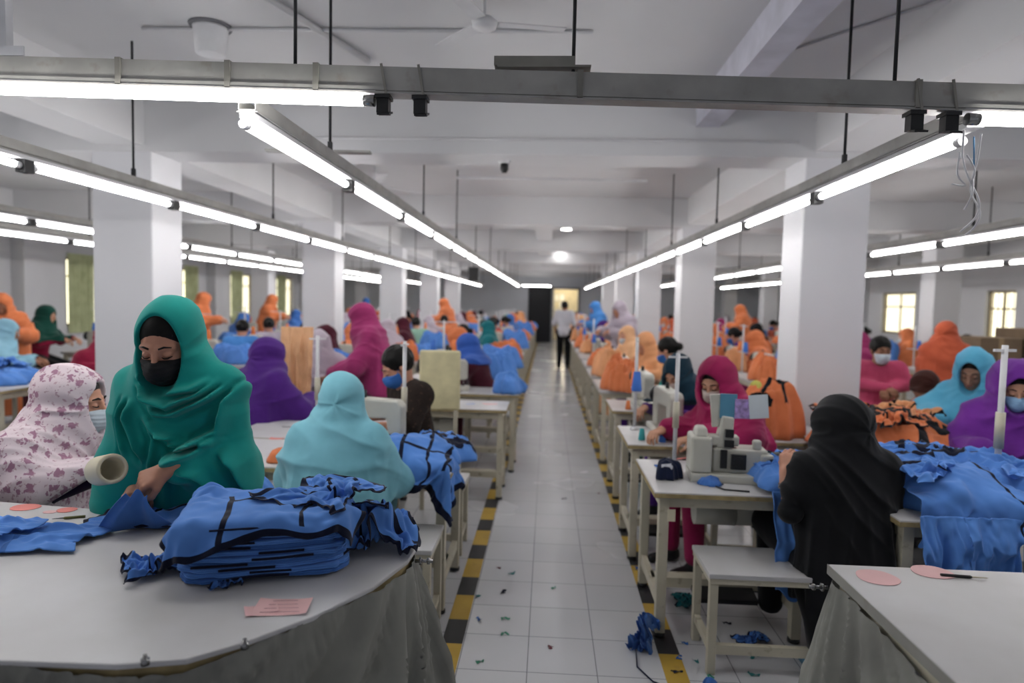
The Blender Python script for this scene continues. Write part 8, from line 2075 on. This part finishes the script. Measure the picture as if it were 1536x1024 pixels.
for c, (cn, m_) in enumerate((('blue', BLUE), ('orange', ORANGE), ('light orange', ORANGE2))):
    h = heap(cn.replace(' ', '_') + '_garments', (0, 0, 0), .32, .2, .16, None, None, m_, 300 + c, 0, n=64, sc=17, amp=.055)
    hps.append((cn, h))
# lane: name, x of the worker, x of the table corner, first y, pitch, last y, facing, table proto, offset, garments, palette, group text
LANES = [
    ('line left of the aisle', -.85, -1.48, 7.4, 1.22, 24.2, 80, 0, [0, 0, 1, 2], [0, 2, 5, 1, 7, 10, 4, 0, 12, 15]),
    ('second line left of the aisle', -2.25, -2.85, 6.8, 1.22, 24.0, 60, 0, [0, 0, 1], [4, 15, 1, 14, 0, 10, 6, 13, 7]),
    ('line just beyond the left columns', -4.1, -4.75, 7.0, 1.25, 23.8, 40, 0, [0, 0, 0], [6, 0, 12, 13, 11, 2, 14]),
    ('line along the left wall', -6.2, -6.85, 9.4, 1.5, 23.5, -70, 0, [0, 0], [0, 11, 12, 2, 13, 4]),
    ('line right of the aisle', 1.25, .52, 6.4, 1.22, 24.2, 95, 1, [1, 2, 1], [1, 11, 5, 9, 0, 13, 10, 1]),
    ('second line right of the aisle', 3.0, 2.32, 7.6, 1.25, 24.0, 100, 1, [1, 2, 1], [4, 1, 0, 6, 11, 12]),
    ('line beyond the right columns', 4.4, 3.6, 9.0, 1.4, 23.0, 90, 1, [1, 0], [11, 8, 10, 0, 3]),
    ('line near the right wall', 6.0, 5.3, 9.2, 1.6, 22.5, 80, 1, [1, 0], [11, 12, 0, 13]),
]
nper = 0
for li, (nm, wx, tx, y0, dy, y1, face, tk, gl, pl) in enumerate(LANES):
    k = 0; y = y0
    while y < y1:
        rr = random.Random(li * 100 + k)
        onm = ORD[min(k, 23)]
        far = y > 12
        # table
        t = copy_tree(tb2 if tk else tb); t.location = (tx, y - (.1 if tk else .62), 0)
        tag(t, 'white sewing table, %s in the %s' % (onm, nm), 'table', 'sewing tables of the %s' % nm)
        # machine and stand
        tz = .72
        mx_, my_ = (tx + .28, y + .35) if tk else (tx + .45, y - .37)
        if rr.random() < .85:
            put(MP, (mx_, my_, tz), R(90 if tk else 180) + rr.uniform(-.1, .1), 'cream sewing machine, %s in the %s' % (onm, nm), 'sewing machine', 'sewing machines of the %s' % nm)
        if rr.random() < .7:
            put(SP, (mx_ - .12, my_ + (.42 if tk else .16), tz), R(90 if tk else 0), 'thread stand with two cones, %s in the %s' % (onm, nm), 'thread stand', 'thread stands of the %s' % nm)
        # garments
        cn, hp = hps[gl[k % len(gl)]]
        if rr.random() < .85:
            h = hp.copy(); COL.objects.link(h)
            h.location = (tx + (.22 if tk else .85), y + (.02 if tk else -.36), tz); h.rotation_euler = (0, 0, rr.uniform(-.5, .5) + (1.57 if tk else 0)); s = rr.uniform(.7, 1.05); h.scale = (s, s, rr.uniform(.7, 1.7))
            tag(h, '%s garments heaped on the %s table of the %s' % (cn, onm, nm), 'garments', 'garment heaps of the %s' % nm)
        # worker
        ci = pl[(k * 3 + li) % len(pl)]; c2 = PAL[(ci + 3 + k * 5) % len(PAL)]
        r = rr.random()
        if rr.random() < .95:
            if r < .5: T, what = T_A, 'bent seated worker'
            elif r < .72: T, what = T_B, 'upright seated worker'
            elif r < .88: T, what = T_C, 'bareheaded worker'
            else: T, what = T_D, 'bending standing worker'
            px_, py_ = wx + rr.uniform(-.12, .12), y + rr.uniform(-.05, .08)
            lab = ('%s in %s headscarf, %s in the %s' % (what, PAL[ci][0], onm, nm)) if T is not T_C else ('%s in %s shirt, %s in the %s' % (what, c2[0], onm, nm))
            crowd(T, (px_, py_, 0), R(face + rr.uniform(-35, 35)), lab, PAL[ci][1], c2[1] if T is T_C else (PAL[ci][1] if rr.random() < .5 else c2[1]), 'workers of the %s' % nm)
            nper += 1
            if T is not T_D:
                b_ = copy_tree(bn); b_.location = (px_ - .21, py_ - .15, 0); tag(b_, 'worker bench, %s in the %s' % (onm, nm), 'bench', 'benches of the %s' % nm)
        y += dy; k += 1
for T in (T_A, T_B, T_C, T_D, tb, tb2, bn): drop_tree(T)
for _, h in hps: drop_tree(h)
S.cycles.max_bounces = 6; S.cycles.diffuse_bounces = 3; S.cycles.glossy_bounces = 3
